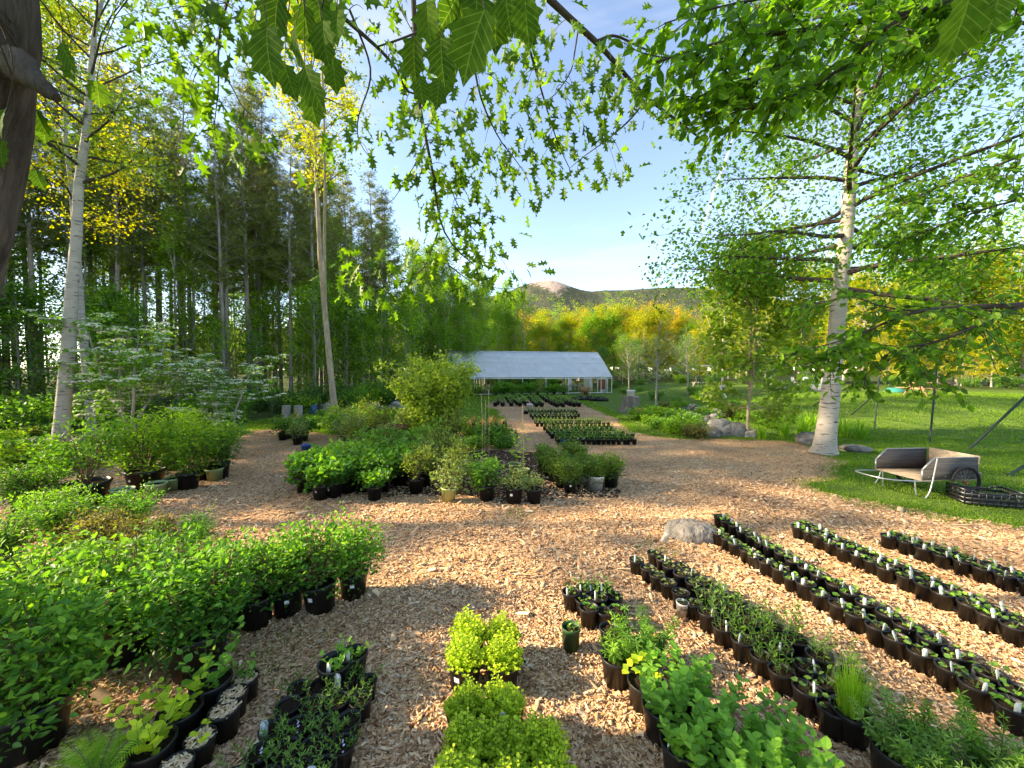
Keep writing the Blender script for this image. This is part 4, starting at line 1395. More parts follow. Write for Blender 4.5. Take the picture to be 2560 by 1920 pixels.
BP.append(bb(C3, [(2330, 180), (2100, 120), (1900, 150), (1700, 210), (1450, 330)], 2.8, 2.9, .012, .003, 34, .55, 11, .09))
BP.append(bb(C6, [(2290, 300), (2100, 330), (1900, 320), (1700, 330), (1530, 355), (1380, 390), (1250, 470), (1080, 530), (960, 640), (850, 690)], 3.4, 3.3, .026, .004, 40, .58, 11, .09, f0=.12, var=.45))
BP.append(bb(C6, [(2212, 318), (2050, 380), (1900, 450), (1750, 520), (1560, 575), (1350, 600), (1100, 590)], 3.4, 3.2, .017, .003, 32, .55, 11, .09, f0=.15, var=.45))
BP.append(bb(C6, [(1530, 355), (1300, 330), (1100, 250), (900, 300), (800, 360)], 3.35, 3.4, .008, .002, 14, .42, 9, .085, var=.45))
BP.append(bb(C6, [(1300, 590), (1230, 650), (1200, 720), (1180, 850)], 3.25, 3.2, .006, .002, 8, .3, 9, .085, var=.4))
BP.append(bb(C6, [(1600, 560), (1480, 620), (1460, 720), (1560, 740), (1650, 760), (1760, 880)], 3.25, 3.2, .006, .002, 12, .32, 9, .085, var=.4))
BP.append(bb(C6, [(1080, 530), (950, 570), (800, 600), (620, 660), (520, 690)], 3.3, 3.3, .006, .002, 10, .4, 9, .085, var=.45))
BP.append(bb(C3, [(2290, 960), (2000, 1080), (1800, 1150), (1600, 1230), (1400, 1320), (1250, 1400)], 3.9, 4.2, .016, .003, 48, .8, 13, .092, f0=.05, var=.4))
BP.append(bb(C3, [(2300, 1250), (2000, 1330), (1750, 1420), (1500, 1520), (1300, 1600)], 3.9, 4.3, .012, .003, 42, .75, 13, .092, f0=.05, var=.4))
BP.append(bb(C3, [(2330, 1560), (2100, 1600), (1850, 1640), (1600, 1680)], 3.8, 4.2, .012, .003, 14, .6, 11, .088, f0=.05, var=.4))
BT = np.array((5.9, 3.3, 4.4))
for P3, z in zip(BP, [5.6, 0, 6.2, 0, 5.2, 3.2, 0, 0, 0, 0, 0, 4.3, 3.9, 3.4]):
    if z:
        a = np.array((5.95, 3.3, z - .3))
        bw.tube(smooth_path([a, (a + P3[0]) / 2 + np.array((0, 0, .08)), P3[0]], 8) - BEB, np.linspace(.045, .024, 8), 7, cap=False)
tr = MB()
tr.tube(smooth_path([(0, 0, -.05), (-.05, 0, 2), (-.05, 0, 4), (.1, .1, 6.5), (.2, .2, 8)], 14), np.linspace(.2, .05, 14), 14)
beech = thing('beech_tree', 'beech whose dark leafy branches reach in from the right edge before the birch', 'tree', tuple(BEB), 0, 1, None,
              [])
link('limbs', bw.mesh('limbs', 'twig', True), link('trunk', tr.mesh('trunk', 'bark_grey', True), beech))
split_leaves(beech, BEB, blv, LF_BEECH, 'leaf', 'leaf_beech', 300)
# ------------------------------------------------------------------ pots and what grows in them
def potmesh(r, h, m, k=20, lip=True):
    b = MB()
    if lip:
        prof = [(.001, .004), (.80 * r, .004), (.82 * r, .0), (.985 * r, .86 * h), (1.055 * r, .865 * h), (1.07 * r, .99 * h), (1.05 * r, h), (.985 * r, h), (.95 * r, .80 * h)]
    else:
        prof = [(.001, .0), (.82 * r, .0), (r, h), (.94 * r, h), (.9 * r, .82 * h)]
    b.lathe(prof, k)
    return b.mesh('pot', m, k > 12)
def soilmesh(r, h, k=16, m='soil', seed=1):
    b = MB()
    rn = np.random.default_rng(seed)
    rings = [0.0, .35, .7, .955]
    V, n = [], k
    prof = [(max(.001, q * r), h * .84 + (1 - q * q) * .012) for q in rings[::-1]]
    b.lathe(prof, k)
    v, a = b.V[0]
    v[:, 2] += rn.normal(0, .003, len(v))
    return b.mesh('soil', m, False)
POTC = {}
def potset(r, h, m, k=20, lip=True):
    key = (r, h, m, k)
    if key not in POTC:
        POTC[key] = (potmesh(r, h, m, k, lip), soilmesh(r, h, max(8, k - 4)))
    return POTC[key]

def stickermesh(r, h, w=.045, hh=.04, m='marker_white', z=.62):
    b = MB()
    a = np.linspace(-w / r / 2, w / r / 2, 4)
    V = []
    for zz in (z * h - hh / 2, z * h + hh / 2):
        rr_ = r * (.82 + .165 * zz / (.86 * h)) + .002
        for t in a:
            V.append((rr_ * math.sin(t), -rr_ * math.cos(t), zz))
    b.add(np.array(V), np.array([[i, i + 1, i + 5, i + 4] for i in range(3)]))
    return b.mesh('sticker', m)
def markermesh(w, L, m, tilt=.15, pointed=True):
    b = MB()
    o = [(-w / 2, 0), (w / 2, 0), (w / 2, L * .85), (w * .3, L), (-w * .3, L), (-w / 2, L * .85)]
    t = .0012
    V = [(x, -t + tilt * y, y - .02) for x, y in o] + [(x, t + tilt * y, y - .02) for x, y in o]
    b.add(np.array(V), [np.array([[0, 1, 2, 3, 4, 5]]), np.array([[11, 10, 9, 8, 7, 6]]), np.array([[i, (i + 1) % 6, (i + 1) % 6 + 6, i + 6][::-1] for i in range(6)])])
    return b.mesh('plant_marker', m)
MK_GREY = [markermesh(.033, .105, 'marker_grey', t) for t in (-.1, .15, .35)]
MK_WHITE = [markermesh(.016, .115, 'marker_white', t) for t in (-.15, .2)]
MK_PICT = [markermesh(.05, .12, 'picture_tag', t) for t in (-.1, .2)]

def herb(seed, nst, h, spread, ll, tmpl, per, leafm, up=.35, off=.03, stemm='stem_green', sr=.0022, opp=True, taper=.45, first=.15, lvout=None, var=.5):
    """upright herb: stems with leaves in pairs"""
    r = np.random.default_rng(seed)
    mb, lv = MB(), Leaves()
    for i in range(nst):
        az = 2.399 * i + r.normal(0, .5)
        d = np.array((math.cos(az) * spread, math.sin(az) * spread, 1.0))
        L = h * r.uniform(.65, 1.1)
        q = math.sqrt((i + .5) / nst) * off
        p = wander(r, (math.cos(az) * q, math.sin(az) * q, -.01), d, L, 6, .06, (0, 0, .03))
        mb.tube(p, np.linspace(sr, sr * .5, 6), 4, 0, .5, cap=False)
        n = per
        t = np.linspace(first, 1, n)
        pos = np.stack([np.interp(t, np.linspace(0, 1, 6), p[:, j]) for j in range(3)], -1)
        a0 = r.uniform(0, 6.28)
        for s in ((0, math.pi) if opp else (0,)):
            ang = a0 + s + np.arange(n) * (1.571 if opp else 2.399) + r.normal(0, .2, n)
            e = up + .5 * t
            a = np.stack([np.cos(ang) * np.cos(e), np.sin(ang) * np.cos(e), np.sin(e)], -1)
            nn = np.stack([-np.cos(ang) * np.sin(e), -np.sin(ang) * np.sin(e), np.cos(e)], -1) + r.normal(0, .25, (n, 3))
            sz = ll * r.uniform(.7, 1.15, n) * (1 - taper * np.abs(t - .45) * 1.6)
            lv.put(pos, a, nn, sz, np.clip(r.normal(var, .15, n) + .25 * (t - .5), 0, 1))
    if lvout is not None:
        return mb.mesh('stems', stemm), lv
    lv.write(mb, tmpl, 1)
    return mb.mesh('foliage', [stemm, leafm])

def rosette(seed, n, R, ll, tmpl, leafm, up=.5, h=.05):
    r = np.random.default_rng(seed)
    mb, lv = MB(), Leaves()
    for i in range(n):
        az = 2.399 * i + r.normal(0, .3)
        q = R * r.uniform(.35, 1)
        e = np.array((math.cos(az) * q, math.sin(az) * q, h * r.uniform(.5, 1.3)))
        mb.tube(np.array([(0, 0, -.005), e * np.array((.5, .5, .8)), e]), np.array([.0018, .0015, .001]), 3, 0, .5, cap=False)
        for s in (-.8, 0, .8):
            a = np.array((math.cos(az + s), math.sin(az + s), up * r.normal(.3, .4)))
            lv.put(e, a, np.array((0, 0, 1)) + r.normal(0, .3, 3), ll * r.uniform(.7, 1.2), np.clip(r.normal(.5, .2), 0, 1))
    lv.write(mb, tmpl, 1)
    return mb.mesh('foliage', ['stem_green', leafm])

def tuft(seed, n, h, R, leafm, w=.5, bend=.5):
    """grassy tuft of arching blades"""
    r = np.random.default_rng(seed)
    mb = MB()
    az = r.uniform(0, 6.28, n)
    q = R * np.sqrt(r.random(n)) * .5
    L = h * r.uniform(.55, 1.15, n)
    ln = r.uniform(.1, 1, n) * bend
    b = np.stack([np.cos(az) * q, np.sin(az) * q, 0 * q], -1)
    out = np.stack([np.cos(az), np.sin(az), 0 * az], -1)
    sd = np.stack([-np.sin(az), np.cos(az), 0 * az], -1)
    V = []
    for t, ww in ((0, 1), (.5, .8), (1, .08)):
        c = b + out * (ln * L * t * t)[:, None] + np.array((0, 0, 1.0)) * (L * (t - .35 * ln * t * t))[:, None]
        V += [c - sd * (w * ww * .01), c + sd * (w * ww * .01)]
    V = np.stack(V, 1)
    f = np.array([[0, 1, 3, 2], [2, 3, 5, 4]])
    F = (f[None] + (np.arange(n) * 6)[:, None, None]).reshape(-1, 4)
    mb.add(V.reshape(-1, 3), F, 0, np.repeat(np.clip(r.normal(.5, .2, n), 0, 1), 6))
    return mb.mesh('foliage', leafm)

def sedum(seed, R, h, n=150):
    r = np.random.default_rng(seed)
    mb, lv = MB(), Leaves()
    for i in range(n):
        q, az = R * math.sqrt((i + .5) / n), 2.399 * i
        H = h * (1 - .7 * (q / R) ** 2) * r.uniform(.55, 1.25) * (1 + .25 * math.sin(az * 2 + seed))
        b = np.array((math.cos(az) * q * .75, math.sin(az) * q * .75, 0))
        e = np.array((math.cos(az) * q * 1.1, math.sin(az) * q * 1.1, H)) + r.normal(0, .008, 3)
        mb.tube(np.array([b, (b + e) / 2, e]), .0016, 3, 0, .5, cap=False)
        m = 11
        t = np.linspace(.25, 1.02, m)[:, None]
        pos = b + (e - b) * t
        ang = np.arange(m) * 2.399 + r.uniform(0, 6)
        a = np.stack([np.cos(ang), np.sin(ang), .5 + 0 * ang], -1)
        lv.put(pos, a, np.array((0, 0, 1.0)) + r.normal(0, .3, (m, 3)), .021 * r.uniform(.7, 1.2, m), np.clip(r.normal(.42, .15, m) + .25 * (t[:, 0] - .5), 0, 1))
    lv.write(mb, LF_ROUND, 1)
    return mb.mesh('foliage', ['stem_green', 'leaf_lime'])

def fern(seed, n, L):
    r = np.random.default_rng(seed)
    mb, lv = MB(), Leaves()
    for i in range(n):
        az = 2.399 * i
        p = wander(r, (0, 0, 0), (math.cos(az) * .6, math.sin(az) * .6, 1), L * r.uniform(.8, 1.1), 10, .03, (math.cos(az) * .07, math.sin(az) * .07, -.06))
        mb.tube(p, np.linspace(.003, .001, 10), 4, 0, .5, cap=False)
        m = 22
        t = np.linspace(.15, 1, m)
        pos = np.stack([np.interp(t, np.linspace(0, 1, 10), p[:, j]) for j in range(3)], -1)
        T = norm(np.gradient(pos, axis=0))
        S = norm(np.cross(T, (0, 0, 1.0)))
        N = np.cross(S, T)
        for s in (1, -1):
            lv.put(pos, S * s + T * .35, N, L * .26 * np.sin(np.pi * np.clip(t * .82 + .12, 0, 1)) + .01, np.clip(r.normal(.55, .1, m), 0, 1))
    lv.write(mb, LF_NARROW, 1)
    return mb.mesh('foliage', ['stem_green', 'grass_bright'])

BLK1 = (.083, .17, 'pot_black', 20)
BLK2 = (.112, .215, 'pot_black', 24)
BLK5 = (.15, .28, 'pot_black', 24)
BLK7 = (.20, .34, 'pot_black', 28)
BLK25 = (.30, .42, 'pot_black', 32)
GRN = (.165, .26, 'pot_green', 24)
LIM = (.137, .25, 'pot_lime', 24)
WHT = (.15, .28, 'pot_white', 24)
BSM = (.078, .165, 'pot_black', 9)
STK = {}
def potted(name, label, loc, pot, fol=None, fsc=1.0, group=None, marker=None, sticker=None, rz=0.0, extra=(), cat='potted plant', stems=None):
    pm, sm = potset(*pot)
    r_, h_ = pot[0], pot[1]
    JIT = rr.uniform(.93, 1.05)
    t = thing(name, label, cat, (loc[0], loc[1], gz(loc[0], loc[1]) + (.008 if len(loc) < 3 else loc[2])), rz, JIT, group, [('soil', sm)])
    t.rotation_euler = (rr.gauss(0, .025), rr.gauss(0, .025), rz)
    po = link('pot', pm, t)
    sz = h_ * .84 + .005
    if fol is not None:
        link('foliage', fol, t, (0, 0, sz), rr.uniform(0, 6.28), fsc)
    if stems is not None:
        link('stems', stems, t, (0, 0, sz), 0, fsc)
    if marker is not None:
        a = rr.uniform(0, 6.28) if not isinstance(marker, tuple) else marker[1]
        mm = marker if not isinstance(marker, tuple) else marker[0]
        o = link('plant_marker', mm, t, (math.cos(a) * r_ * .8, math.sin(a) * r_ * .8, sz), rr.uniform(-.5, .5) - rz)
    if sticker:
        k = (pot, sticker)
        if k not in STK:
            STK[k] = stickermesh(r_, h_, m=sticker)
        link('sticker', STK[k], po, (0, 0, 0), rr.uniform(-.5, .6) - rz)
    for e in extra:
        link(e[0], e[1], t, *(e[2:]))
    return t

def leaf_parts(t, lv, tmpl, leafm, z, sc=1.0, rz=0.0):
    p, x, a, zz, s, v = lv.arrays()
    forms = LPF.setdefault((leafm, id(tmpl)), [])
    if not forms:
        for q in range(5):
            m = MB(); m.add(tmpl[0], tmpl[1], 0, .15 + .17 * q)
            forms.append(m.mesh('leaf', leafm))
    R = Matrix.Rotation(rz, 4, 'Z')
    for i in range(len(p)):
        o = bpy.data.objects.new('leaf', forms[int(np.clip(v[i] * 5, 0, 4))])
        COL.objects.link(o)
        M = Matrix.Identity(4)
        for j in range(3):
            M[j][0], M[j][1], M[j][2], M[j][3] = x[i][j] * s[i] * sc, a[i][j] * s[i] * sc, zz[i][j] * s[i] * sc, p[i][j] * sc + (z if j == 2 else 0)
        o.matrix_basis = R @ M
        o.parent = t
LPF = {}

SEED = [rosette(200 + i, 4 + i % 4, .055 + .012 * (i % 3), .036, LF_ROUND, 'leaf_seed' if i % 3 else 'leaf_mint', h=.045) for i in range(6)]
SEEDG = [rosette(210 + i, 5, .05, .032, LF_OVAL, 'leaf_grey', h=.035) for i in range(3)]
ASTER = [herb(220 + i, 7, .26, .28, .062, LF_LANCE, 9, 'leaf_shrub' if i % 2 else 'leaf_seed', off=.05, opp=False) for i in range(4)]
SPARSE = [herb(230 + i, 5, .15, .55, .055, LF_OVAL, 4, 'leaf_mint' if i % 2 else 'leaf_seed', off=.04, opp=False) for i in range(3)]
PALM = [herb(240 + i, 10, .24, .45, .085, LF_PALM, 4, 'leaf_blueberry' if i % 2 else 'leaf_shrub', off=.05, opp=True, up=.2) for i in range(3)]
PHLOX = [herb(250 + i, 6, .15, .7, .036, LF_LANCE, 7, 'leaf_shrub' if i % 2 else 'leaf_seed', off=.05, sr=.0014) for i in range(3)]
DENSE = [herb(260 + i, 12, .16, .5, .045, LF_OVAL, 6, 'leaf_shrub' if i % 2 else 'leaf_seed', off=.05) for i in range(3)]
MIDP = [herb(270 + i, 8, .17, .6, .075, LF_OVAL, 3, m, off=.04, opp=False, sr=.003) for i, m in enumerate(['leaf_shrub', 'leaf_seed', 'leaf_grey', 'leaf_blueberry'])]
MIDD = tuft(275, 24, .2, .06, 'leaf_dry', .8, .5)

# --- the four double rows on the right, in front
def files(rowname, files_, group, plants, markers, mk_every=1.0, sticker_at=()):
    for fname, a, b, n in files_:
        for i in range(n):
            t = i / max(1, n - 1)
            x, y = a[0] + (b[0] - a[0]) * t + rr.gauss(0, .008), a[1] + (b[1] - a[1]) * t + rr.gauss(0, .008)
            fol, what = plants(i, n, fname)
            mk = rr.choice(markers) if markers and rr.random() < mk_every else None
            potted('potted_seedling', '%s, %s from far end, %s file, %s row at right' % (what, ordn(i + 1), fname, rowname), (x, y), BLK1, fol, rr.uniform(.85, 1.2), group,
                   (mk, rr.uniform(3.6, 5.2)) if mk else None, 'marker_white' if (fname, i) in sticker_at else None, 0)

def seeds(i, n, f):
    return rr.choice(SEED), 'black pot with low seedling'
files('second', [('left', (2.84, 5.22), (3.34, 2.5), 18), ('right', (3.17, 5.80), (3.55, 2.62), 20)], 'tagged seedling pots of the second row', seeds, MK_GREY, .95, {('left', 10)})
files('third', [('left', (4.10, 5.42), (4.44, 2.95), 16), ('right', (4.27, 5.52), (4.62, 3.05), 16)], 'tagged seedling pots of the third row', seeds, MK_GREY, .8)
files('fourth', [('left', (5.08, 5.10), (5.44, 3.95), 8), ('right', (5.26, 5.16), (5.62, 4.05), 8)], 'tagged seedling pots of the fourth row', seeds, MK_GREY, .95)
def rowa(i, n, f):
    if i < 3:
        return SEEDG[i % 3], 'black pot with tiny grey seedling'
    if i < 6:
        return rr.choice(SPARSE[:1] + SEEDG), 'black pot with grey-leaved seedling'
    if i < 11:
        return rr.choice(ASTER), 'black pot with upright lance-leaved plants'
    return rr.choice(SPARSE + SEED), 'black pot with broad leaves'
files('first', [('left', (1.49, 4.47), (2.12, 2.45), 13), ('middle', (1.74, 4.64), (2.30, 2.52), 14), ('right', (1.93, 4.35), (2.46, 2.75), 10)], 'pots of the first row', rowa, MK_WHITE, .3)
g = P(1715, 1503, .15)
WPOT = (.056, .15, 'pot_white', 16)
WPT = potted('potted_seedling', 'narrow white pot with dark print beside the first row of black pots', (g.x - .05, g.y - .02), WPOT, SEEDG[0], .8)

# grassy and ferny plants at the near end of the first row
G_FINE = tuft(281, 420, .34, .14, 'grass_bright', .16, .35)
potted('potted_grass', 'black pot with dense fine bright-green grass near the lower right', (2.20, 2.42), BLK2, G_FINE, 1.0)
FERNY = [herb(285 + i, 13, .24, .6, .075, LF_PALM, 6, 'leaf_shrub' if i else 'leaf_seed', off=.07) for i in range(2)]
for i, (x, y) in enumerate([(2.22, 2.16), (2.46, 2.22), (2.44, 1.98), (2.66, 2.04), (2.62, 1.82), (2.24, 1.94)]):
    potted('potted_herb', 'black pot with finely divided leaves, %s from the left in the lower right corner clump' % ordn(i + 1), (x, y), BLK2, FERNY[i % 2], rr.uniform(.9, 1.1), 'ferny pots in the lower right corner')

# the small group left of the first row
grp = [(380, 560, 1), (545, 640, 0), (765, 625, 1), (850, 510, 1), (965, 595, 0), (1030, 790, 2), (840, 815, 2), (620, 780, 0), (560, 500, 1), (690, 500, 1)]
for i, (x, y, k) in enumerate(sorted(grp)):
    g = P(1360 + x * .1808, 1380 + y * .1808, .17)
    potted('potted_seedling', 'black pot in the small cluster of ten before the first row, %s from left' % ordn(i + 1), (g.x, g.y), BLK1,
           SPARSE[i % 3] if k == 1 else SEED[i % 6], 1.0 if k == 1 else .8, 'small cluster of black pots', (MK_WHITE[i % 2], 4) if k == 1 else None)
g = P(1427, 1568, .2)
potted('potted_seedling', 'tall dark-green plastic pot with small pale seedling', (g.x, g.y), (.078, .205, 'pot_dkgreen', 22), SPARSE[1], .75)
g = P(1524, 1568, .2)
potted('potted_seedling', 'single black pot with one thin upright stem right of the green pot', (g.x, g.y), (.083, .2, 'pot_black', 22), herb(291, 1, .16, .1, .05, LF_LANCE, 4, 'leaf_lime', off=.0), 1)

# anemones and the broad-leaved mint clump
for i, (x, y) in enumerate([(.80, 2.87), (.98, 3.02), (1.15, 3.06), (1.0, 2.84)]):
    potted('potted_anemone', 'black pot with deeply cut green leaves, %s from left beside the mint clump' % ordn(i + 1), (x, y), BLK1 if i else BLK2, PALM[i % 3], 1.05, 'pots with deeply cut leaves')
potted('potted_geranium', 'black pot with pale yellowish lobed leaves left of the mint clump', (.93, 2.66), BLK2, rosette(295, 9, .12, .06, LF_ROUND, 'leaf_lime', h=.14), 1)
for i, (x, y) in enumerate([(.98, 2.44), (1.2, 2.55), (1.0, 2.20), (1.24, 2.32), (1.06, 1.97), (1.30, 2.08), (1.50, 2.16), (1.52, 1.93), (1.28, 1.86)]):
    st, lv = herb(300 + i, 9, .30, .42, .068, LF_BEECH, 7, 'leaf_mint', off=.07, lvout=1, up=.1, taper=.2)
    t = potted('potted_mint', 'black pot with big bright-green toothed leaves, %s from far in the leafy clump' % ordn(i + 1), (x, y), BLK2, None, 1, 'leafy mint-like pots', (MK_WHITE[0], 3.4) if i in (0, 2, 4) else None, None, 0, (), 'potted plant', st)
    leaf_parts(t, lv, LF_BEECH2, 'leaf_mint', BLK2[1] * .84 + .005)

# sedum in the centre foreground
SED = [sedum(310 + i, .145, .18, 130) for i in range(3)]
for i, (x, y) in enumerate([(-.36, 3.10), (-.08, 3.10), (-.36, 2.84), (-.07, 2.84)]):
    potted('potted_sedum', 'black pot of dense lime-green groundcover, %s of the four in the centre' % ['far left', 'far right', 'near left', 'near right'][i], (x, y), (.125, .2, 'pot_black', 24), SED[i % 3], 1.0, 'four centre pots of lime groundcover', None, 'marker_white' if i == 2 else None)
k = 0
for y in (2.42, 2.17, 1.92):
    for x in ((-.30, -.04) if y > 2.3 else (-.28, -.03, .20)):
        k += 1
        potted('potted_sedum', 'black pot of lime-green groundcover at the bottom edge, %s counting from far left' % ordn(k), (x + rr.gauss(0, .01), y), (.125, .2, 'pot_black', 24), SED[k % 3], .98, 'pots of lime groundcover at the bottom edge', (MK_PICT[0], 4.7) if k == 2 else None)

# lower left: pots topped with chips, seedlings, fern, phlox flat
def chiptop(seed, r_, h_):
    rn = np.random.default_rng(seed)
    b = MB()
    for i in range(70):
        q, az = r_ * .88 * math.sqrt(rn.random()), rn.uniform(0, 6.28)
        R = Matrix.Rotation(rn.uniform(0, 6.28), 4, 'Z') @ Matrix.Rotation(rn.normal(0, .3), 4, 'X') @ Matrix.Rotation(rn.normal(0, .3), 4, 'Y')
        b.box((math.cos(az) * q, math.sin(az) * q, h_ * .85 + .012 + rn.random() * .01), (rn.uniform(.02, .05), rn.uniform(.008, .016), .004), 0, rn.uniform(.55, .95), R)
    return b.mesh('chip_mulch', 'chip')
CH = chiptop(5, .083, .17)
for i, (u, v) in enumerate([(615, 1695), (583, 1738), (562, 1778), (499, 1840), (441, 1908)]):
    g = P(u, v, .17)
    fol = herb(320, 3, .16, .3, .07, LF_OVAL, 4, 'leaf_mint', off=.03) if i == 0 else (rosette(321, 3, .05, .05, LF_ROUND, 'leaf_lime', h=.06) if i in (3,) else None)
    potted('potted_seedling', 'black pot topped with wood chips, %s from far in the lower left line' % ordn(i + 1), (g.x, g.y), BLK1, fol, 1, 'chip-topped pots at lower left',
           None, None, 0, [('chip_mulch', CH, (0, 0, 0), i * 1.3)])
for i, (x, y) in enumerate([(-2.10, 2.62), (-2.14, 2.40), (-2.12, 2.18)]):
    st, lv = herb(330 + i, 6, .34, .45, .075, LF_ROUND, 5, 'leaf_lime' if i else 'leaf_mint', off=.06, lvout=1, opp=True, up=.2)
    t = potted('potted_seedling', 'black pot with tall seedlings of round bright leaves, %s from far at lower left' % ordn(i + 1), (x, y), BLK2, None, 1, 'round-leaved seedlings at lower left', None, None, 0, (), 'potted plant', st)
    leaf_parts(t, lv, LF_ROUND, 'leaf_lime' if i else 'leaf_mint', BLK2[1] * .84)
potted('potted_fern', 'potted fern with bright feathery fronds in the lower left corner', (-2.22, 1.98), BLK2, fern(340, 9, .27), 1)
g = P(580, 1672, .3)
k = 0
BL2 = MB(); _f = Leaves()
for _ in range(14):
    _f.put(RNG.normal(0, .022, 3) + np.array((0, 0, .12)), RNG.normal(0, 1, 3), np.array((0, -.5, 1.0)), .016, .8)
mat('flower_blue', (.50, .53, .80), .6, .2, .1, 20)
_f.write(BL2, LF_ROUND)
PHF = BL2.mesh('flower', 'flower_blue')
for iy in range(6):
    for ix in range(4):
        x, y = -1.53 + ix * .158 + (iy % 2) * .03, 2.66 - iy * .158 + ix * .02
        k += 1
        potted('potted_phlox', 'small black pot of sparse trailing phlox, %s in the lower left block counted by rows' % ordn(k), (x + rr.gauss(0, .008), y), (.074, .15, 'pot_black', 18), PHLOX[k % 3] if k not in (2, 5) else None,
               rr.uniform(.9, 1.15), 'phlox pots in the lower left block', (MK_PICT[k % 2], 4.4) if k in (3, 9, 17, 20, 22) else None, None, 0, [('flower', PHF)] if k in (10, 13, 16, 21) else ())
for i, (u, v) in enumerate([(880, 1632), (835, 1655)]):
    g = P(u, v, .24)
    potted('potted_vine', 'tall black pot with light-green trailing leaves, %s of the pair behind the phlox' % ['right', 'left'][i], (g.x, g.y), (.11, .24, 'pot_black', 24), herb(345 + i, 7, .15, .9, .07, LF_OVAL, 5, 'leaf_mint', off=.05, opp=False), 1, 'vine pots behind the phlox', (MK_GREY[1], 4.6))

# --- blueberry-like shrubs on the left
def shrubset(seed, H, W, m, ls=.052, stems=14, nl=13, tmpl=LF_ELL, rc=.13, twigs=9, base=.2):
    return bush(seed, H, W, stems, nl, ls, m, tmpl, 'stem_brown', rc=rc, twigs=twigs, base=base, hang=-.25)
BLUE = [shrubset(400, .68, .30, 'leaf_blueberry'), shrubset(401, .66, .33, 'leaf_blueberry', .052), shrubset(402, .95, .48, 'leaf_blueberry', .06, 24, 17, rc=.17, twigs=11, base=.03),
        shrubset(403, .6, .42, 'leaf_shrub', .05, 22, 16, rc=.14, base=.05), shrubset(404, .55, .35, 'leaf_bronze', .05, 16, 10, rc=.13)]
BLUE.append(shrubset(405, .6, .42, 'leaf_mint', .045, 22, 16, rc=.14, base=.05))
BLUE.append(shrubset(406, .85, .42, 'leaf_shrub', .05, 20, 15, LF_OVAL, .15, 10, .12))
SHR = [((638, 1490), BLK5, 0, .9, 'potted shrub with bare lower stems, leftmost of the four in a line'), ((719, 1463), BLK5, 1, 1.0, 'potted shrub with white sticker, second of the four in a line'),
       ((801, 1455), BLK5, 0, 1.05, 'potted shrub, third of the four in a line on the chips'), ((883, 1424), BLK5, 1, 1.0, 'potted shrub, rightmost of the four in a line on the chips')]
for i, (px, pot, f, s, lb) in enumerate(SHR):
    g = P(*px, pot[1])
    potted('potted_shrub', lb, (g.x, g.y), pot, BLUE[f][1], s, 'four shrubs in a line', None, 'marker_white' if i in (1, 2, 3) else None, 0, (), 'potted shrub', BLUE[f][0])
LSH = [(-2.50, 3.0, 2, 0.88, BLK7, 'big leafy potted shrub with leaves hanging over its dark tub'), (-3.2, 3.15, 6, 0.85, BLK7, 'big green potted shrub between the two largest shrubs at left'),
       (-3.05, 2.35, 2, 0.99, BLK7, 'largest dense green shrub at the left edge of the picture'), (-2.68, 3.5, 5, 0.80, BLK5, 'rounded light-green potted shrub behind the four in a line'),
       (-7.9, 6.2, 3, 1.06, BLK7, 'broad round bush at the far left edge before the black tub'), (-5.9, 5.0, 3, 0.89, BLK5, 'mounded light-green bush in the left block, far row'),
       (-5.4, 5.35, 5, 0.82, BLK5, 'mounded light-green bush nearest the lime-green pots'), (-5.9, 4.35, 3, 0.86, BLK5, 'mounded bush at the left edge, middle row'),
       (-4.9, 4.5, 4, 0.86, BLK5, 'bronze-tinted low shrub in the left block'), (-4.4, 4.55, 4, 0.79, BLK5, 'brownish low shrub at the right end of the left block'),
       (-3.85, 4.45, 5, 0.79, BLK5, 'bright mounded bush at the back right of the left block'), (-4.4, 3.7, 5, 0.82, BLK5, 'bright mounded bush at the left edge above the largest shrub'),
       (-3.85, 3.85, 3, 0.83, BLK5, 'bright mounded bush in the middle of the left block'), (-3.3, 3.95, 4, 0.79, BLK5, 'bright bush just behind the big leafy shrubs'),
       (-6.6, 5.5, 3, 0.83, BLK5, 'mounded bush left of the green bushes in the far row'), (-5.1, 3.4, 3, 0.86, BLK5, 'bright bush at the extreme left edge'),
       (-3.85, 3.1, 6, 0.85, BLK7, 'dense green shrub at the left edge behind the largest shrub'), (-5.2, 4.75, 4, 0.79, BLK5, 'low bronze shrub between the mounded bushes')]
for x, y, f, s, pot, lb in LSH:
    potted('potted_shrub', lb, (x, y), pot, BLUE[f][1], s, 'shrubs in the left block', None, None, rr.uniform(0, 6), (), 'potted shrub', BLUE[f][0])

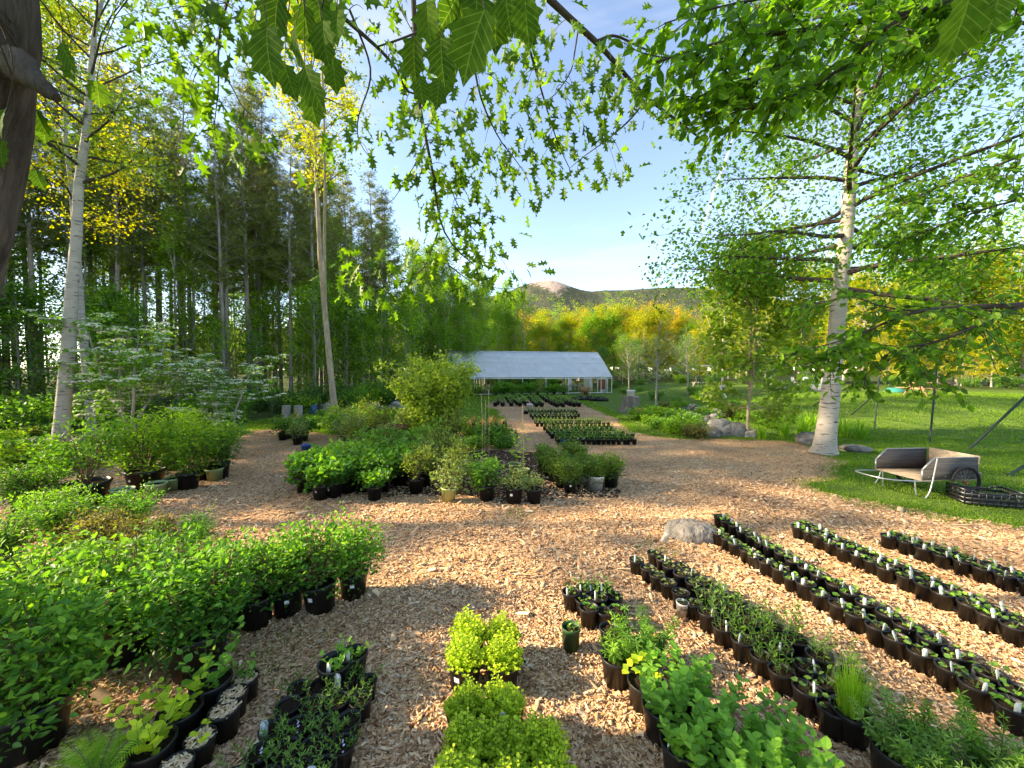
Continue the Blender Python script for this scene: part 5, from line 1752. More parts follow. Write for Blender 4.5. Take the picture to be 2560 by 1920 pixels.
# --- tubs and green pots further back on the left
TALLSH = [shrubset(410, 1.2, .5, 'leaf_shrub', .075, 12, 12, rc=.2, twigs=9, base=.5), shrubset(411, 1.3, .62, 'leaf_forest', .08, 16, 12, rc=.22, twigs=10, base=.2), shrubset(412, .9, .42, 'leaf_shrub', .07, 12, 11, rc=.17)]
GSTICK = herb(415, 2, .5, .3, .11, LF_OVAL, 3, 'leaf_maplebush', off=.03, first=.6)
LEFTB = [((217, 1206), BLK25, 0, 1.05, None, 'huge black tub with a bare-stemmed leafy shrub at left', 'potted shrub'), ((362, 1174), BLK25, 1, 1.05, 'marker_white', 'huge black tub with white sticker behind the lime-green pots', 'potted shrub'),
         ((389, 1207), GRN, 'g', 1.0, None, 'pale green pot with a whip, left of the matching pair', 'potted plant'), ((433, 1193), GRN, 'g', 1.0, None, 'pale green pot with a whip, right of the matching pair', 'potted plant'),
         ((537, 1171), GRN, None, 1.0, None, 'pale green pot standing alone at the end of the shrub line', 'potted plant'), ((305, 1222), GRN, None, 1, None, 'pale green pot half hidden behind the mounded bush', 'potted plant'),
         ((140, 1246), GRN, None, 1, None, 'pale green pot at the left before the huge tub', 'potted plant'), ((470, 1180), BLK7, 1, .9, None, 'black tub with dense shrub right of the green pair', 'potted shrub'),
         ((505, 1160), BLK7, 1, 1.0, None, 'black tub with tall shrub, second from the path corner', 'potted shrub'), ((546, 1158), BLK7, 2, 1.1, None, 'black tub with shrub nearest the path corner', 'potted shrub'),
         ((430, 1140), BLK7, 1, 1.05, None, 'tall leafy shrub at the back of the left tubs', 'potted shrub'), ((330, 1150), BLK7, 0, .9, None, 'leafy shrub behind the stickered tub', 'potted shrub'),
         ((560, 1120), BLK5, 2, 1.0, None, 'small shrub in black pot furthest along the left path', 'potted shrub'),
         ((296, 1119), WHT, None, 1, None, 'white plastic pot beneath the flowering shrub', 'pot'), ((346, 1118), WHT, None, 1, None, 'white plastic pot right of a black one under the flowering shrub', 'pot'),
         ((194, 1130), WHT, None, 1, None, 'white plastic pot just right of the leaning birch', 'pot'), ((325, 1120), BLK5, None, 1, None, 'black pot between two white pots under the flowering shrub', 'pot')]
for px, pot, f, s, stk, lb, cat in LEFTB:
    g = P(*px, pot[1])
    if f == 'g':
        potted('potted_whip', lb, (g.x, g.y), pot, GSTICK, s, None, None, None, 0, (), cat)
    elif f is None:
        potted('nursery_pot', lb, (g.x, g.y), pot, None, s, None, None, None, 0, (), cat)
    else:
        potted('potted_shrub', lb, (g.x, g.y), pot, TALLSH[f][1], s, None, None, stk, rr.uniform(0, 6), (), cat, TALLSH[f][0])

# --- the bed in the middle
BEDS = [shrubset(420, .5, .30, 'leaf_blueberry', .085, 12, 9, LF_ROUND, .13, 6, .15), shrubset(421, .5, .3, 'leaf_shrub', .075, 12, 9, LF_OVAL, .13, 6, .15), shrubset(422, .45, .3, 'leaf_bronze', .06, 12, 9, LF_OVAL, .13, 6, .15),
        shrubset(423, .75, .25, 'leaf_yg', .05, 10, 8, LF_OVAL, .12, 8, .25), shrubset(424, .6, .28, 'leaf_grey', .06, 10, 8, LF_OVAL, .13, 7, .25)]
BOX = [bush(430 + i, .42, .22, 26, 16, .032, 'leaf_box', LF_OVAL, 'stem_brown', rc=.10, twigs=7, base=.0, hang=-.2) for i in range(2)]
FRONT = [((801, 1211), BLK5, 0, 1, 'pink_tape', 'black pot with pink tag at the left front corner of the centre bed'), ((836, 1206), BLK5, 0, 1, 'marker_white', 'black pot with small white sticker, second in the front of the bed'),
         ((866, 1196), BLK5, 0, 1.05, None, 'broad-leaved pot third along the front left of the bed'), ((936, 1213), (.145, .27, 'pot_black', 24), 0, .8, None, 'lone grey-black pot with pale leafy plant before the bed'),
         ((1040, 1197), BLK5, 3, .95, None, 'black pot with upright yellow-green shrub and pink base tag'), ((767, 1186), BLK5, 1, 1, 'marker_white', 'black pot with white sticker at the left side of the bed'),
         ((1062, 1181), BLK5, 3, .9, None, 'black pot just behind the upright yellow-green shrub'), ((1072, 1166), BLK5, 4, 1.0, None, 'black pot third in the line of upright shrubs'),
         ((1121, 1219), LIM, 4, 1.05, None, 'lime-yellow pot with dark-leaved shrub in front of the bed'), ((1140, 1200), LIM, 3, 1.1, None, 'lime-yellow pot with tall yellow-green shrub behind its twin'),
         ((1150, 1183), LIM, 3, 1.1, None, 'lime-yellow pot furthest back of the three'),
         ((1217, 1213), BLK5, 1, .95, None, 'black pot with grey tag left of the two small conifers'), ((1212, 1192), BLK5, 1, .9, None, 'black pot hidden behind the grey-tagged pot'),
         ((1285, 1219), BLK5, 4, .7, 'marker_white', 'black pot with white sticker and low pale shrub, centre front'), ((1335, 1219), BLK5, 4, .62, None, 'black pot with low sprawling shrub right of the stickered one'),
         ((1324, 1198), LIM, None, 1, None, 'small lime pot peeping behind the sprawling shrub')]
for i, (px, pot, f, s, stk, lb) in enumerate(FRONT):
    g = P(*px, pot[1])
    if f is None:
        potted('nursery_pot', lb, (g.x, g.y), pot, None, 1, None, None, None, 0, (), 'pot')
    else:
        potted('potted_shrub', lb, (g.x, g.y), pot, BEDS[f][1], s, None, (MK_PICT[0], 4.2) if i == 11 else None, stk, rr.uniform(0, 6) if not stk else 0, (), 'potted shrub', BEDS[f][0])
k = 0
for iy in range(8):
    for ix in range(6):
        x, y = -4.15 + ix * .40 + (iy % 2) * .18 + iy * .02, 7.55 + iy * .42
        if x > -2.0 or (iy < 2 and ix > 4):
            continue
        k += 1
        f = rr.choice([0, 1, 1]) if iy < 3 else rr.choice([2, 2, 1, 0])
        potted('potted_shrub', 'low leafy potted shrub in the massed centre bed, %s counting by rows from front' % ordn(k), (x + rr.gauss(0, .03), y + rr.gauss(0, .03)), BLK5, BEDS[f][1], rr.uniform(.9, 1.15), 'massed shrubs of the centre bed', None, None, rr.uniform(0, 6), (), 'potted shrub', BEDS[f][0])
# more mixed plants behind it, up to the light-green bush
WILD = [(-4.6, 11.2, 3, 1.3), (-5.1, 12.0, 4, 1.5), (-4.4, 12.8, 3, 1.6), (-3.7, 11.6, 4, 1.2), (-5.6, 13.0, 1, 1.6), (-6.2, 13.8, 3, 1.5), (-5.0, 14.2, 1, 1.5), (-1.9, 10.0, 3, 1.2), (-2.3, 10.8, 1, 1.4), (-1.7, 11.4, 3, 1.4), (-1.4, 9.6, 1, .9), (-2.0, 9.1, 3, 1.1),
        (-1.5, 9.0, 3, 1.1), (-5.8, 15.2, 3, 1.6), (-4.2, 15.0, 4, 1.5), (-6.9, 15.0, 1, 1.3), (-6.7, 16.0, 4, 1.3), (-7.4, 16.2, 1, 1.2)]
for i, (x, y, f, s) in enumerate(sorted(WILD)):
    potted('potted_shrub', 'loose leafy potted shrub behind the centre bed, %s from the left' % ordn(i + 1), (x, y), BLK5, BEDS[f][1], s, 'loose shrubs behind the centre bed', None, None, rr.uniform(0, 6), (), 'potted shrub', BEDS[f][0])
# boxwoods
BX = [((1425, 1196), BLK5, 1.15, 'marker_white', 'clipped boxwood in black pot with sticker at the right front of the bed'), ((1404, 1184), BLK5, 1.1, None, 'boxwood in black pot second in the line going back'), ((1388, 1171), BLK5, 1.1, None, 'boxwood in black pot third in the line going back'),
      ((1371, 1158), BLK5, 1.1, None, 'boxwood in black pot fourth in the line going back'), ((1359, 1146), BLK5, 1.05, None, 'boxwood furthest back in its line'), ((1490, 1190), WHT, 1.0, 'print', 'boxwood in white printed pot'), ((1466, 1178), WHT, 1.0, None, 'boxwood in white pot behind the printed one'),
      ((1455, 1172), WHT, 1.0, None, 'boxwood in white pot furthest back of three'), ((1528, 1181), (.16, .3, 'pot_black', 24), 1.2, None, 'dark round boxwood in black pot standing apart at right'), ((1440, 1150), BLK5, 1.0, None, 'dark boxwood behind the white pots'), ((1424, 1140), BLK5, 1.0, None, 'dark boxwood furthest back right line')]
def textmesh(s, size, m, name='lettering'):
    c = bpy.data.curves.new('t', 'FONT')
    c.body = s
    c.size = size
    c.align_x = 'CENTER'
    c.extrude = .0006
    o = bpy.data.objects.new('t', c)
    COL.objects.link(o)
    bpy.context.view_layer.update()
    me = bpy.data.meshes.new_from_object(o.evaluated_get(bpy.context.evaluated_depsgraph_get()))
    bpy.data.objects.remove(o)
    me.name = name
    me.materials.clear()
    me.materials.append(MATS[m])
    return me
def wrapped(me, r, h, z0, lean=.19):
    """bend flat lettering round the pot wall, facing -y"""
    for v in me.vertices:
        x, y, d = v.co
        rad = r * (.82 + .165 * (z0 + y) / (.86 * h)) + .002 + d
        a = x / r
        v.co = (rad * math.sin(a), -rad * math.cos(a), z0 + y)
    return me
PRINT = wrapped(textmesh('T&W', .062, 'ink'), .15, .28, .155)
link('lettering', wrapped(textmesh('T&W', .03, 'ink'), .056, .15, .09), [q for q in WPT.children if q.name.startswith('pot')][0])
for i, (px, pot, s, stk, lb) in enumerate(BX):
    g = P(*px, pot[1])
    t = potted('potted_boxwood', lb, (g.x, g.y), pot, BOX[i % 2][1], s, 'potted boxwoods', None, stk if stk != 'print' else None, 0, (), 'potted shrub', BOX[i % 2][0])
    if stk == 'print':
        link('lettering', PRINT, [q for q in t.children if q.name.startswith('pot')][0])
# vine on a stake in green pots
g = P(1309, 1171, .25)
STAKE = MB(); STAKE.tube(np.array([(0, 0, .1), (.005, 0, .9), (0, .01, 1.75)]), .009, 6)
potted('potted_vine', 'green pot with round-leaved vine climbing a bamboo stake', (g.x, g.y), (.145, .25, 'pot_lime', 24), herb(440, 3, 1.15, .08, .15, LF_ROUND, 8, 'leaf_lime', off=.02, opp=False, up=.0), 1, None, None, None, 0, [('stake', STAKE.mesh('stake', 'bamboo'))])
g = P(1297, 1160, .25)
potted('potted_vine', 'green pot right behind the staked vine', (g.x - .1, g.y), (.165, .28, 'pot_lime', 24), herb(441, 4, .8, .12, .13, LF_ROUND, 6, 'leaf_lime', off=.03, opp=False, up=.0))
for i, (u, v, top) in enumerate([(1206, 1150, 985), (1222, 1140, 975), (1212, 1132, 1000)]):
    g = P(u, v)
    h = D(u, top, g.y).z
    m = MB(); m.tube(np.array([(0, 0, -.05), (.01, 0, h * .5), (.03 * (i - 1), 0, h)]), .007, 6)
    tag(link('bamboo_stake', m.mesh('bamboo_stake', 'bamboo'), None, g), 'tall bamboo stake in the centre bed, %s of three from left' % ['leftmost', 'rightmost', 'middle'][i], 'stake', 'bamboo stakes in the bed')
o = link('toppled_pot', potset(*WHT)[0], None, P(1085, 1142) + Vector((0, 0, .135)))
o.rotation_euler = (0, math.radians(72), .6)
tag(o, 'white printed nursery pot lying on its side in the centre bed', 'pot')

# --- the block of small pots in the middle distance
def mesh_arrays(me):
    n = len(me.vertices)
    co = np.empty(n * 3); me.vertices.foreach_get('co', co)
    va = np.empty(n); me.attributes['var'].data.foreach_get('value', va)
    L = np.empty(len(me.loops), int); me.loops.foreach_get('vertex_index', L)
    st = np.empty(len(me.polygons), int); me.polygons.foreach_get('loop_start', st)
    tt = np.empty(len(me.polygons), int); me.polygons.foreach_get('loop_total', tt)
    mi = np.empty(len(me.polygons), int); me.polygons.foreach_get('material_index', mi)
    fs = []
    for k in np.unique(tt):
        for m in np.unique(mi[tt == k]):
            s_ = st[(tt == k) & (mi == m)]
            fs.append((L[s_[:, None] + np.arange(k)], int(m)))
    return co.reshape(-1, 3), va, fs
_MA = {}
MASS, MASSM = MB(), []
def mass_put(me, loc, rz, sc):
    if me.name not in _MA:
        _MA[me.name] = mesh_arrays(me)
    co, va, fs = _MA[me.name]
    c, s_ = math.cos(rz), math.sin(rz)
    v = co @ np.array([[c, s_, 0], [-s_, c, 0], [0, 0, 1]]) * sc + np.array(loc)
    MASS.V.append((v, va))
    for f, m in fs:
        nm = me.materials[m].name
        if nm not in MASSM:
            MASSM.append(nm)
        MASS.F.append((f + MASS.n, MASSM.index(nm)))
    MASS.n += len(v)
def massed(x, y, pot, fol, sc, marker):
    pm, sm = potset(*pot)
    mass_put(pm, (x, y, .006), 0, 1); mass_put(sm, (x, y, .006), 0, 1)
    z = pot[1] * .84 + .01
    mass_put(fol, (x, y, z), rr.uniform(0, 6.28), sc)
    if marker:
        mass_put(MK_WHITE[0], (x, y - pot[0] * .8, z), rr.uniform(-.5, .5), 1)
MIDROWS = [(1395, 1585, 1099, 16), (1392, 1578, 1092, 16), (1380, 1581, 1085, 16), (1375, 1560, 1079, 15), (1368, 1536, 1073, 15), (1362, 1528, 1066, 15), (1344, 1520, 1057, 16), (1340, 1500, 1051, 15), (1333, 1439, 1040, 11), (1328, 1446, 1035, 12), (1311, 1441, 1028, 13), (1314, 1436, 1024, 12)]
for li, (u0, u1, v, n) in enumerate(MIDROWS):
    a, b = P(u0, v, .165), P(u1, v, .165)
    nn = max(n, int((b.x - a.x) / .165))
    kind = [0, 3, 1, 1, 0, 1, 3, 0, 2, 2, 2, 2][li]
    for i in range(nn):
        p = a.lerp(b, i / (nn - 1))
        blue = li == 0 and i == 1
        if li > 5:
            massed(p.x + rr.gauss(0, .012), p.y + rr.gauss(0, .015), BSM, MIDP[kind if rr.random() < .8 else 1], rr.uniform(.8, 1.2), rr.random() < (.55 if kind == 2 else .22))
            continue
        potted('potted_seedling', 'blue pot in the front line of the middle block' if blue else 'small black potted plant, %s from left, %s line from front of middle block' % (ordn(i + 1), ordn(li + 1)), (p.x + rr.gauss(0, .012), p.y + rr.gauss(0, .015)), BSM if not blue else (.078, .165, 'pot_blue', 12),
               MIDP[kind if rr.random() < .8 else 1], rr.uniform(.8, 1.2), 'small pots of the middle block', (MK_WHITE[0], 4.5) if rr.random() < (.55 if kind == 2 else .22) else None)
# strips of pots before the greenhouse
FARS = [(1240, 1010, 1246, 996, 2, 6), (1282, 1010, 1262, 992, 2, 9), (1300, 1009, 1290, 990, 2, 9), (1338, 1011, 1322, 990, 2, 10), (1390, 1012, 1350, 990, 2, 12), (1432, 1011, 1392, 996, 2, 9)]
for si, (ua, va, ub, vb, cols, n) in enumerate(FARS):
    a, b = P(ua, va, .165), P(ub, vb, .165)
    for c in range(cols):
        for i in range(n):
            p = a.lerp(b, i / (n - 1))
            massed(p.x + c * .42 + rr.gauss(0, .04), p.y, (.15, .26, 'pot_black', 9), MIDP[rr.randrange(4)], rr.uniform(1.1, 2.0), rr.random() < .4)
o = link('massed_seedling_pots', MASS.mesh('massed_seedling_pots', MASSM))
o['kind'] = 'stuff'
tag(o, 'many small black seedling pots massed before the greenhouse', 'seedling pots')
g = P(1324, 1012, .3)
potted('nursery_pot', 'white bucket among the pots before the greenhouse', (g.x, g.y), (.2, .36, 'pot_white', 14), None, 1, None, None, None, 0, (), 'bucket')
# pots with dry grasses left of the path
k = 0
for y, xs in ((14.4, np.linspace(-1.55, -.2, 6)), (15.2, np.linspace(-1.7, -.4, 6)), (16.2, np.linspace(-1.6, -.3, 5))):
    for x in xs:
        k += 1
        potted('potted_grass', 'black pot of %s grass left of the greenhouse path, %s counting by rows' % (('dry', 'dry', 'green')[k % 3], ordn(k)), (float(x) + rr.gauss(0, .03), y), (.12, .22, 'pot_black', 12), MIDD if k % 3 < 2 else MIDP[1], rr.uniform(1.2, 1.9), 'grass pots left of the path')
# the few pots at the far left of the yard
for i, (u, v) in enumerate([(708, 1082), (722, 1078), (735, 1074), (744, 1092), (758, 1084)]):
    g = P(u, v, .25)
    potted('potted_shrub', 'black pot at the far left of the yard by the grass, %s from left' % ordn(i + 1), (g.x, g.y), (.16, .27, 'pot_black', 16), BEDS[(i + 1) % 5][1], 1.1, 'pots far left of the yard', None, None, 0, (), 'potted shrub', BEDS[(i + 1) % 5][0])
g = P(765, 1112, .2)
potted('nursery_pot', 'small blue pot at the left edge of the centre bed', (g.x, g.y), (.14, .2, 'pot_blue', 16), None, 1, None, None, None, 0, (), 'pot')
# ------------------------------------------------------------------ greenhouse
GH = Vector((10.35, 39.9, 0))                    # front right corner
GA = math.atan2(-3.75, -16.3)                    # direction of the front wall, right to left
ax, ay = math.cos(GA), math.sin(GA)
def gh(l, w, z):
    """l metres along the front from the right corner, w metres back"""
    return np.array((ax * l - .224 * w, ay * l + .975 * w, z))
LEN, WID, EAVE, RIDGE = 16.7, 7.0, 1.72, 4.34
def roofz(w):
    t = w / WID
    s = abs(t - .5) * 2
    return EAVE + (RIDGE - EAVE) * (1 - s ** 1.12)
GT = thing('greenhouse', 'long white plastic-covered greenhouse with open sides at the back of the yard', 'greenhouse', GH)
ws = np.concatenate([np.linspace(0, .5, 9), np.linspace(.5, 1, 9)[1:]]) * WID
rn = np.random.default_rng(2)
m = MB()
ls_ = np.linspace(0, LEN, 29)
V = np.array([gh(l, w, roofz(w) + .035 - (.02 if k % 2 else 0)) for k, l in enumerate(ls_) for w in ws])
nw = len(ws)
F = np.array([[i * nw + j, i * nw + j + 1, (i + 1) * nw + j + 1, (i + 1) * nw + j] for i in range(28) for j in range(nw - 1)])
m.add(V, F)
roof = link('roof_film', m.mesh('roof_film', 'greenhouse_film', True), GT)
hoops = []
for k in range(15):
    l = LEN * k / 14
    m = MB()
    path = [gh(l, w, roofz(w) + (.05 if k not in (0, 14) else .045)) for w in ws]
    m.tube(np.array(path), .035, 6)
    link('rib', m.mesh('rib', 'pipe_white'), roof)
    if k % 2 == 0 or k > 11 or k < 2:
        for w in (0, WID):
            m = MB()
            m.tube(np.array([gh(l, w, -.05), gh(l, w, EAVE)]), .035, 6)
            link('post', m.mesh('post', 'pipe_white'), GT)
for w, z in ((0, EAVE + .02), (0, EAVE - .12), (WID, EAVE), (WID / 2, RIDGE + .06), (WID * .25, roofz(WID * .25) + .06), (WID * .36, roofz(WID * .36) + .05), (0, .12)):
    m = MB()
    m.beam(gh(-.05, w, z), gh(LEN + .05, w, z), .05, .07)
    link('rail', m.mesh('rail', 'pipe_white'), GT)
# end walls: film with door opening on the right end
def endwall(l, door):
    m = MB()
    cols = np.linspace(0, WID, 15)
    if door and l < 1:
        cols = cols[2:]
    for i in range(len(cols) - 1):
        a, b = cols[i], cols[i + 1]
        mid = (a + b) / 2
        lo = 2.1 if door and abs(mid - WID / 2) < .9 else 0
        if roofz(mid) <= lo:
            continue
        m.add(np.array([gh(l, a, lo), gh(l, b, lo), gh(l, b, roofz(b)), gh(l, a, roofz(a))]), np.array([[0, 1, 2, 3]]))
    return m.mesh('end_wall', 'greenhouse_film')
link('end_wall', endwall(.06, True), GT)
link('end_wall', endwall(LEN - .06, True), GT)
m = MB()
for l in (.35, 1.45):
    m.beam(gh(l, .25, 0), gh(l, .25, 1.65), .07, .07)
m.beam(gh(.35, .25, 1.5), gh(1.45, .25, 1.5), .07, .07)
link('door_frame', m.mesh('door_frame', 'wood_white'), GT)
m = MB(); m.box(gh(.95, .5, .95), (.95, .05, 1.1), 0, .5, Matrix.Rotation(GA, 4, 'Z'))
link('door_panel', m.mesh('door_panel', 'rust'), GT)
m = MB(); m.box(gh(4.2, 1.0, .95), (.4, .03, 1.3), 0, .5, Matrix.Rotation(GA, 4, 'Z'))
link('wall_panel', m.mesh('wall_panel', 'pot_white'), GT)
# benches inside, with plants
def gw(l, w, z=0):
    v = gh(l, w, z)
    return (GH.x + v[0], GH.y + v[1], GH.z + v[2])
benchno = 0
for l0, l1, w, zt in ((5.2, 9.0, .9, .75), (9.3, 12.9, .9, .75), (5.2, 9.0, 2.9, .95), (9.3, 12.9, 2.9, .95), (3.0, 4.8, 1.0, .8)):
    benchno += 1
    t = thing('bench', 'slatted grey staging bench inside the greenhouse, %s of five' % ['front middle', 'front left', 'back middle', 'back left', 'front right'][benchno - 1], 'bench', gw((l0 + l1) / 2, w), GA, 1, 'greenhouse benches')
    L = l1 - l0
    for k in range(6):
        m = MB(); m.box((0, -.45 + k * .18, zt), (L, .14, .035)); link('slat', m.mesh('slat', 'wood_grey'), t)
    for sx in (-1, 1):
        for sy in (-1, 1):
            m = MB(); m.box((sx * (L / 2 - .1), sy * .4, (zt - .03) / 2), (.07, .07, zt - .03)); link('leg', m.mesh('leg', 'wood_grey'), t)
    for k in range(int(L / .42)):
        x, y, z = gw(l0 + .25 + k * .42, w + rr.uniform(-.25, .25))
        potted('potted_plant', 'green potted plant on the %s greenhouse bench, %s along' % (['front middle', 'front left', 'back middle', 'back left', 'front right'][benchno - 1], ordn(k + 1)), (x, y, zt + .02), (.12, .2, 'pot_black' if benchno < 5 else 'pot_white', 10), BEDS[rr.choice([0, 1, 3])][1] if benchno != 5 else MIDP[2], rr.uniform(.8, 1.3) if benchno != 5 else 1, 'plants on the greenhouse benches')
for k in range(9):
    x, y, z = gw(5.6 + k * .85, -.7 + rr.uniform(-.2, .2))
    potted('potted_plant', 'tall green potted plant along the greenhouse front, %s from right' % ordn(k + 1), (x, y), (.16, .28, 'pot_black', 10), BEDS[rr.choice([0, 1, 3])][1], rr.uniform(1.5, 2.2), 'tall plants along the greenhouse front')
x, y, z = gw(3.6, -1.6)
f = bush(450, 1.1, .75, 20, 14, .07, 'leaf_dry', LF_QUAD, rc=.2)
thing('dry_shrub', 'brown twiggy potted bush standing before the greenhouse', 'shrub', (x, y, 0), 0, 1, None, [('stems', f[0]), ('foliage', f[1]), ('pot', potset(.2, .3, 'pot_black', 12)[0])])
# trays on the grass
for i, (u, v) in enumerate([(1440, 1000), (1462, 1001), (1484, 1002), (1506, 1003), (1452, 996), (1476, 996), (1498, 998)]):
    g = P(u, v)
    m = MB(); m.box((0, 0, .05), (.62, .4, .04))
    for sx in (-1, 1):
        m.box((sx * .31, 0, .09), (.02, .42, .16)); m.box((0, sx * .21, .09), (.6, .02, .16))
    t = thing('seed_tray', 'flat black tray on the grass before the greenhouse, %s from left' % ordn(i + 1), 'tray', (g.x, g.y, .01), rr.gauss(0, .1), 1.25, 'trays before the greenhouse', [('tray', m.mesh('tray', 'pot_black')), ('foliage', MIDP[2] if i % 2 else DENSE[0], (0, 0, .07), 0, 1.6)])

# ------------------------------------------------------------------ stump, bucket, stones
def rock(seed, s, k=2, m='stone', flat=1.0, name='stone'):
    rn = np.random.default_rng(seed)
    nu, nv = 12 * k, 7 * k
    ph = rn.uniform(0, 6.28, (7, 3)); fr = rn.normal(0, 2.2, (7, 3))
    V = []
    for j in range(nv + 1):
        th = math.pi * j / nv
        for i in range(nu):
            a = 2 * math.pi * i / nu
            d = np.array((math.sin(th) * math.cos(a), math.sin(th) * math.sin(a), math.cos(th)))
            q = 1 + .11 * sum(math.sin(fr[n] @ d + ph[n, 0]) for n in range(7)) / 1.6
            d2 = np.sign(d) * np.abs(d) ** .82
            q += .022 * rn.normal() if 0 < j < nv else 0
            V.append(d2 * q)
    V = np.array(V) * np.array(s)
    F = np.array([[j * nu + i, (j + 1) * nu + i, (j + 1) * nu + (i + 1) % nu, j * nu + (i + 1) % nu] for j in range(nv) for i in range(nu)])
    b = MB(); b.add(V, F)
    return b.mesh(name, m, False)
g = P(1577, 1027)
m = MB()
rn = np.random.default_rng(9)
k = 40
a = np.linspace(0, 6.283, k, endpoint=False)
fl = 1 + .16 * np.sin(a * 5 + .6) + .1 * np.sin(a * 3 + 2) + .05 * rn.normal(0, 1, k)
rows = [(0, .80, 1), (.10, .66, .8), (.25, .55, .45), (.45, .50, .25), (.70, .48, .15), (.86, .47, .12)]
V = np.array([[R * (1 + (fl[i] - 1) * w) * math.cos(a[i]), R * (1 + (fl[i] - 1) * w) * math.sin(a[i]), z + (.02 * math.sin(a[i] * 2) if z > .8 else 0)] for z, R, w in rows for i in range(k)])
m.add(V, np.array([[j * k + i, j * k + (i + 1) % k, (j + 1) * k + (i + 1) % k, (j + 1) * k + i] for j in range(5) for i in range(k)]))
st = thing('tree_stump', 'broad weathered tree stump with a white bucket on top', 'stump', g, 0, 1, None, [('trunk', m.mesh('trunk', 'bark_stump', False))])
m = MB(); m.add(V[-k:], np.arange(k)[None, :]); link('cut_face', m.mesh('cut_face', 'wood_grey'), st)
m = MB(); m.lathe([(.001, .01), (.17, .01), (.2, .26), (.225, .27), (.225, .31), (.21, .31), (.17, .05), (.001, .05)], 20)
t = thing('bucket', 'white plastic bucket standing on the tree stump', 'bucket', g + Vector((-.02, 0, .875)), 0, 1.15, None, [('body', m.mesh('body', 'pot_white', True))])
m = MB(); m.tube(np.array([(.22 * math.cos(q), -.04 - .2 * math.sin(q), .27 - .12 * math.sin(q)) for q in np.linspace(0, math.pi, 10)]), .006, 5); link('handle', m.mesh('handle', 'steel_grey'), t)
g2 = P(1583, 1036)
m = MB(); m.lathe([(.001, 0), (.16, 0), (.22, .3), (.25, .31), (.25, .38), (.22, .38), (.17, .08)], 18)
thing('clay_pot', 'terracotta pot upended at the foot of the tree stump', 'pot', g2 + Vector((.2, -.3, 0)), 0, 1, None, [('pot', m.mesh('pot', 'terracotta', True))])

# rows of field stones between path and lawn
STN = [rock(500 + i, (.26, .2, .16), 1, 'stone_pale' if i % 3 else 'stone') for i in range(7)]
def stonerow(label, px, depth_jit, n, s0, s1, group=None, two=True):
    pts = [G(u, v) for u, v in px]
    t = thing('stone_row', label, 'stone row', pts[0])
    seg = [(pts[i + 1] - pts[i]).length for i in range(len(pts) - 1)]
    for k in range(n):
        s = (k + .5) / n * sum(seg)
        i = 0
        while i < len(seg) - 1 and s > seg[i]:
            s -= seg[i]; i += 1
        p = pts[i].lerp(pts[i + 1], s / seg[i]) + Vector((rr.gauss(0, .08), rr.gauss(0, depth_jit), 0))
        sc = rr.uniform(s0, s1)
        zz = gz(p.x, p.y) + .09 * sc + (rr.random() < .35) * .2 * sc
        o = link('stone', STN[rr.randrange(7)], t, (p.x - pts[0].x, p.y - pts[0].y, zz - pts[0].z), rr.uniform(0, 6.28), sc)
def S3(x, y):
    return 1600 + x * .208, 840 + y * .208
stonerow('back line of pale field stones in the planted bank by the path', [S3(480, 870), S3(700, 890), S3(870, 920), S3(1010, 950), S3(1200, 990)], .2, 44, .4, .85)
stonerow('front line of pale field stones in the planted bank by the path', [S3(425, 985), S3(600, 1000), S3(800, 1020), S3(900, 1020)], .14, 26, .45, .9)
g = P(*S3(1060, 1205))
t = thing('boulder', 'big broken grey boulder at the foot of the planted bank', 'boulder', g)
link('slab', rock(520, (.72, .45, .34), 3, 'stone'), t, (.1, .3, .1))
link('slab', rock(521, (.38, .32, .24), 2, 'stone_pale'), t, (-.2, .3, .38), .5)
link('slab', rock(522, (.38, .3, .2), 2, 'stone'), t, (-.6, .0, .14), 1.2)
link('slab', rock(523, (.35, .3, .18), 2, 'stone_pale'), t, (.7, -.1, .1), .4)
g = P(1735, 1352)
tag(link('boulder', rock(530, (.37, .22, .22), 4, 'stone', name='boulder'), None, (g.x, g.y + .12, .0)), 'smooth grey boulder sunk in the chips at the end of the second pot row', 'boulder')
g = P(2040, 1112)
tag(link('boulder', rock(531, (.42, .35, .3), 3, 'stone', name='boulder'), None, (g.x - .05, g.y + .1, .12)), 'grey boulder at the left foot of the large birch', 'boulder')
g = P(2125, 1128)
tag(link('boulder', rock(532, (.35, .3, .14), 3, 'stone', name='boulder'), None, (g.x + .1, g.y, .04)), 'flat dark stone in the grass right of the large birch', 'boulder')
for i, (u, v, s) in enumerate([(812, 1030, .9), (925, 1028, 1.0), (985, 1022, .7)]):
    g = P(u, v)
    t = thing('stone_pile', 'small pile of pale field stones behind the centre bed, %s' % ['left', 'middle', 'right'][i], 'stone pile', g, 0, 1, 'stone piles behind the bed')
    for q in range(7):
        link('stone', STN[q], t, (rr.gauss(0, .28), rr.gauss(0, .2), .1 + (.22 if q > 4 else 0)), rr.uniform(0, 6), rr.uniform(1.0, 1.6) * s)
# stones and logs at the left edge
t = thing('log_pile', 'low line of stones and old logs at the foot of the leaning birch', 'log pile', P(60, 1126))
b0 = P(60, 1126)
for i in range(9):
    q = P(60 + i * 11, 1124 - (i % 3) * 4)
    if i % 3 == 1:
        m = MB(); m.tube(np.array([(-.7, -.1, 0), (0, .05, .02), (.7, .1, .04)]), np.array([.12, .13, .11]), 9)
        link('log', m.mesh('log', 'bark_grey'), t, (q.x - b0.x, q.y - b0.y, .14), rr.gauss(0, .3))
    else:
        link('stone', STN[i % 7], t, (q.x - b0.x, q.y - b0.y, .1), rr.uniform(0, 6), rr.uniform(.9, 1.5))
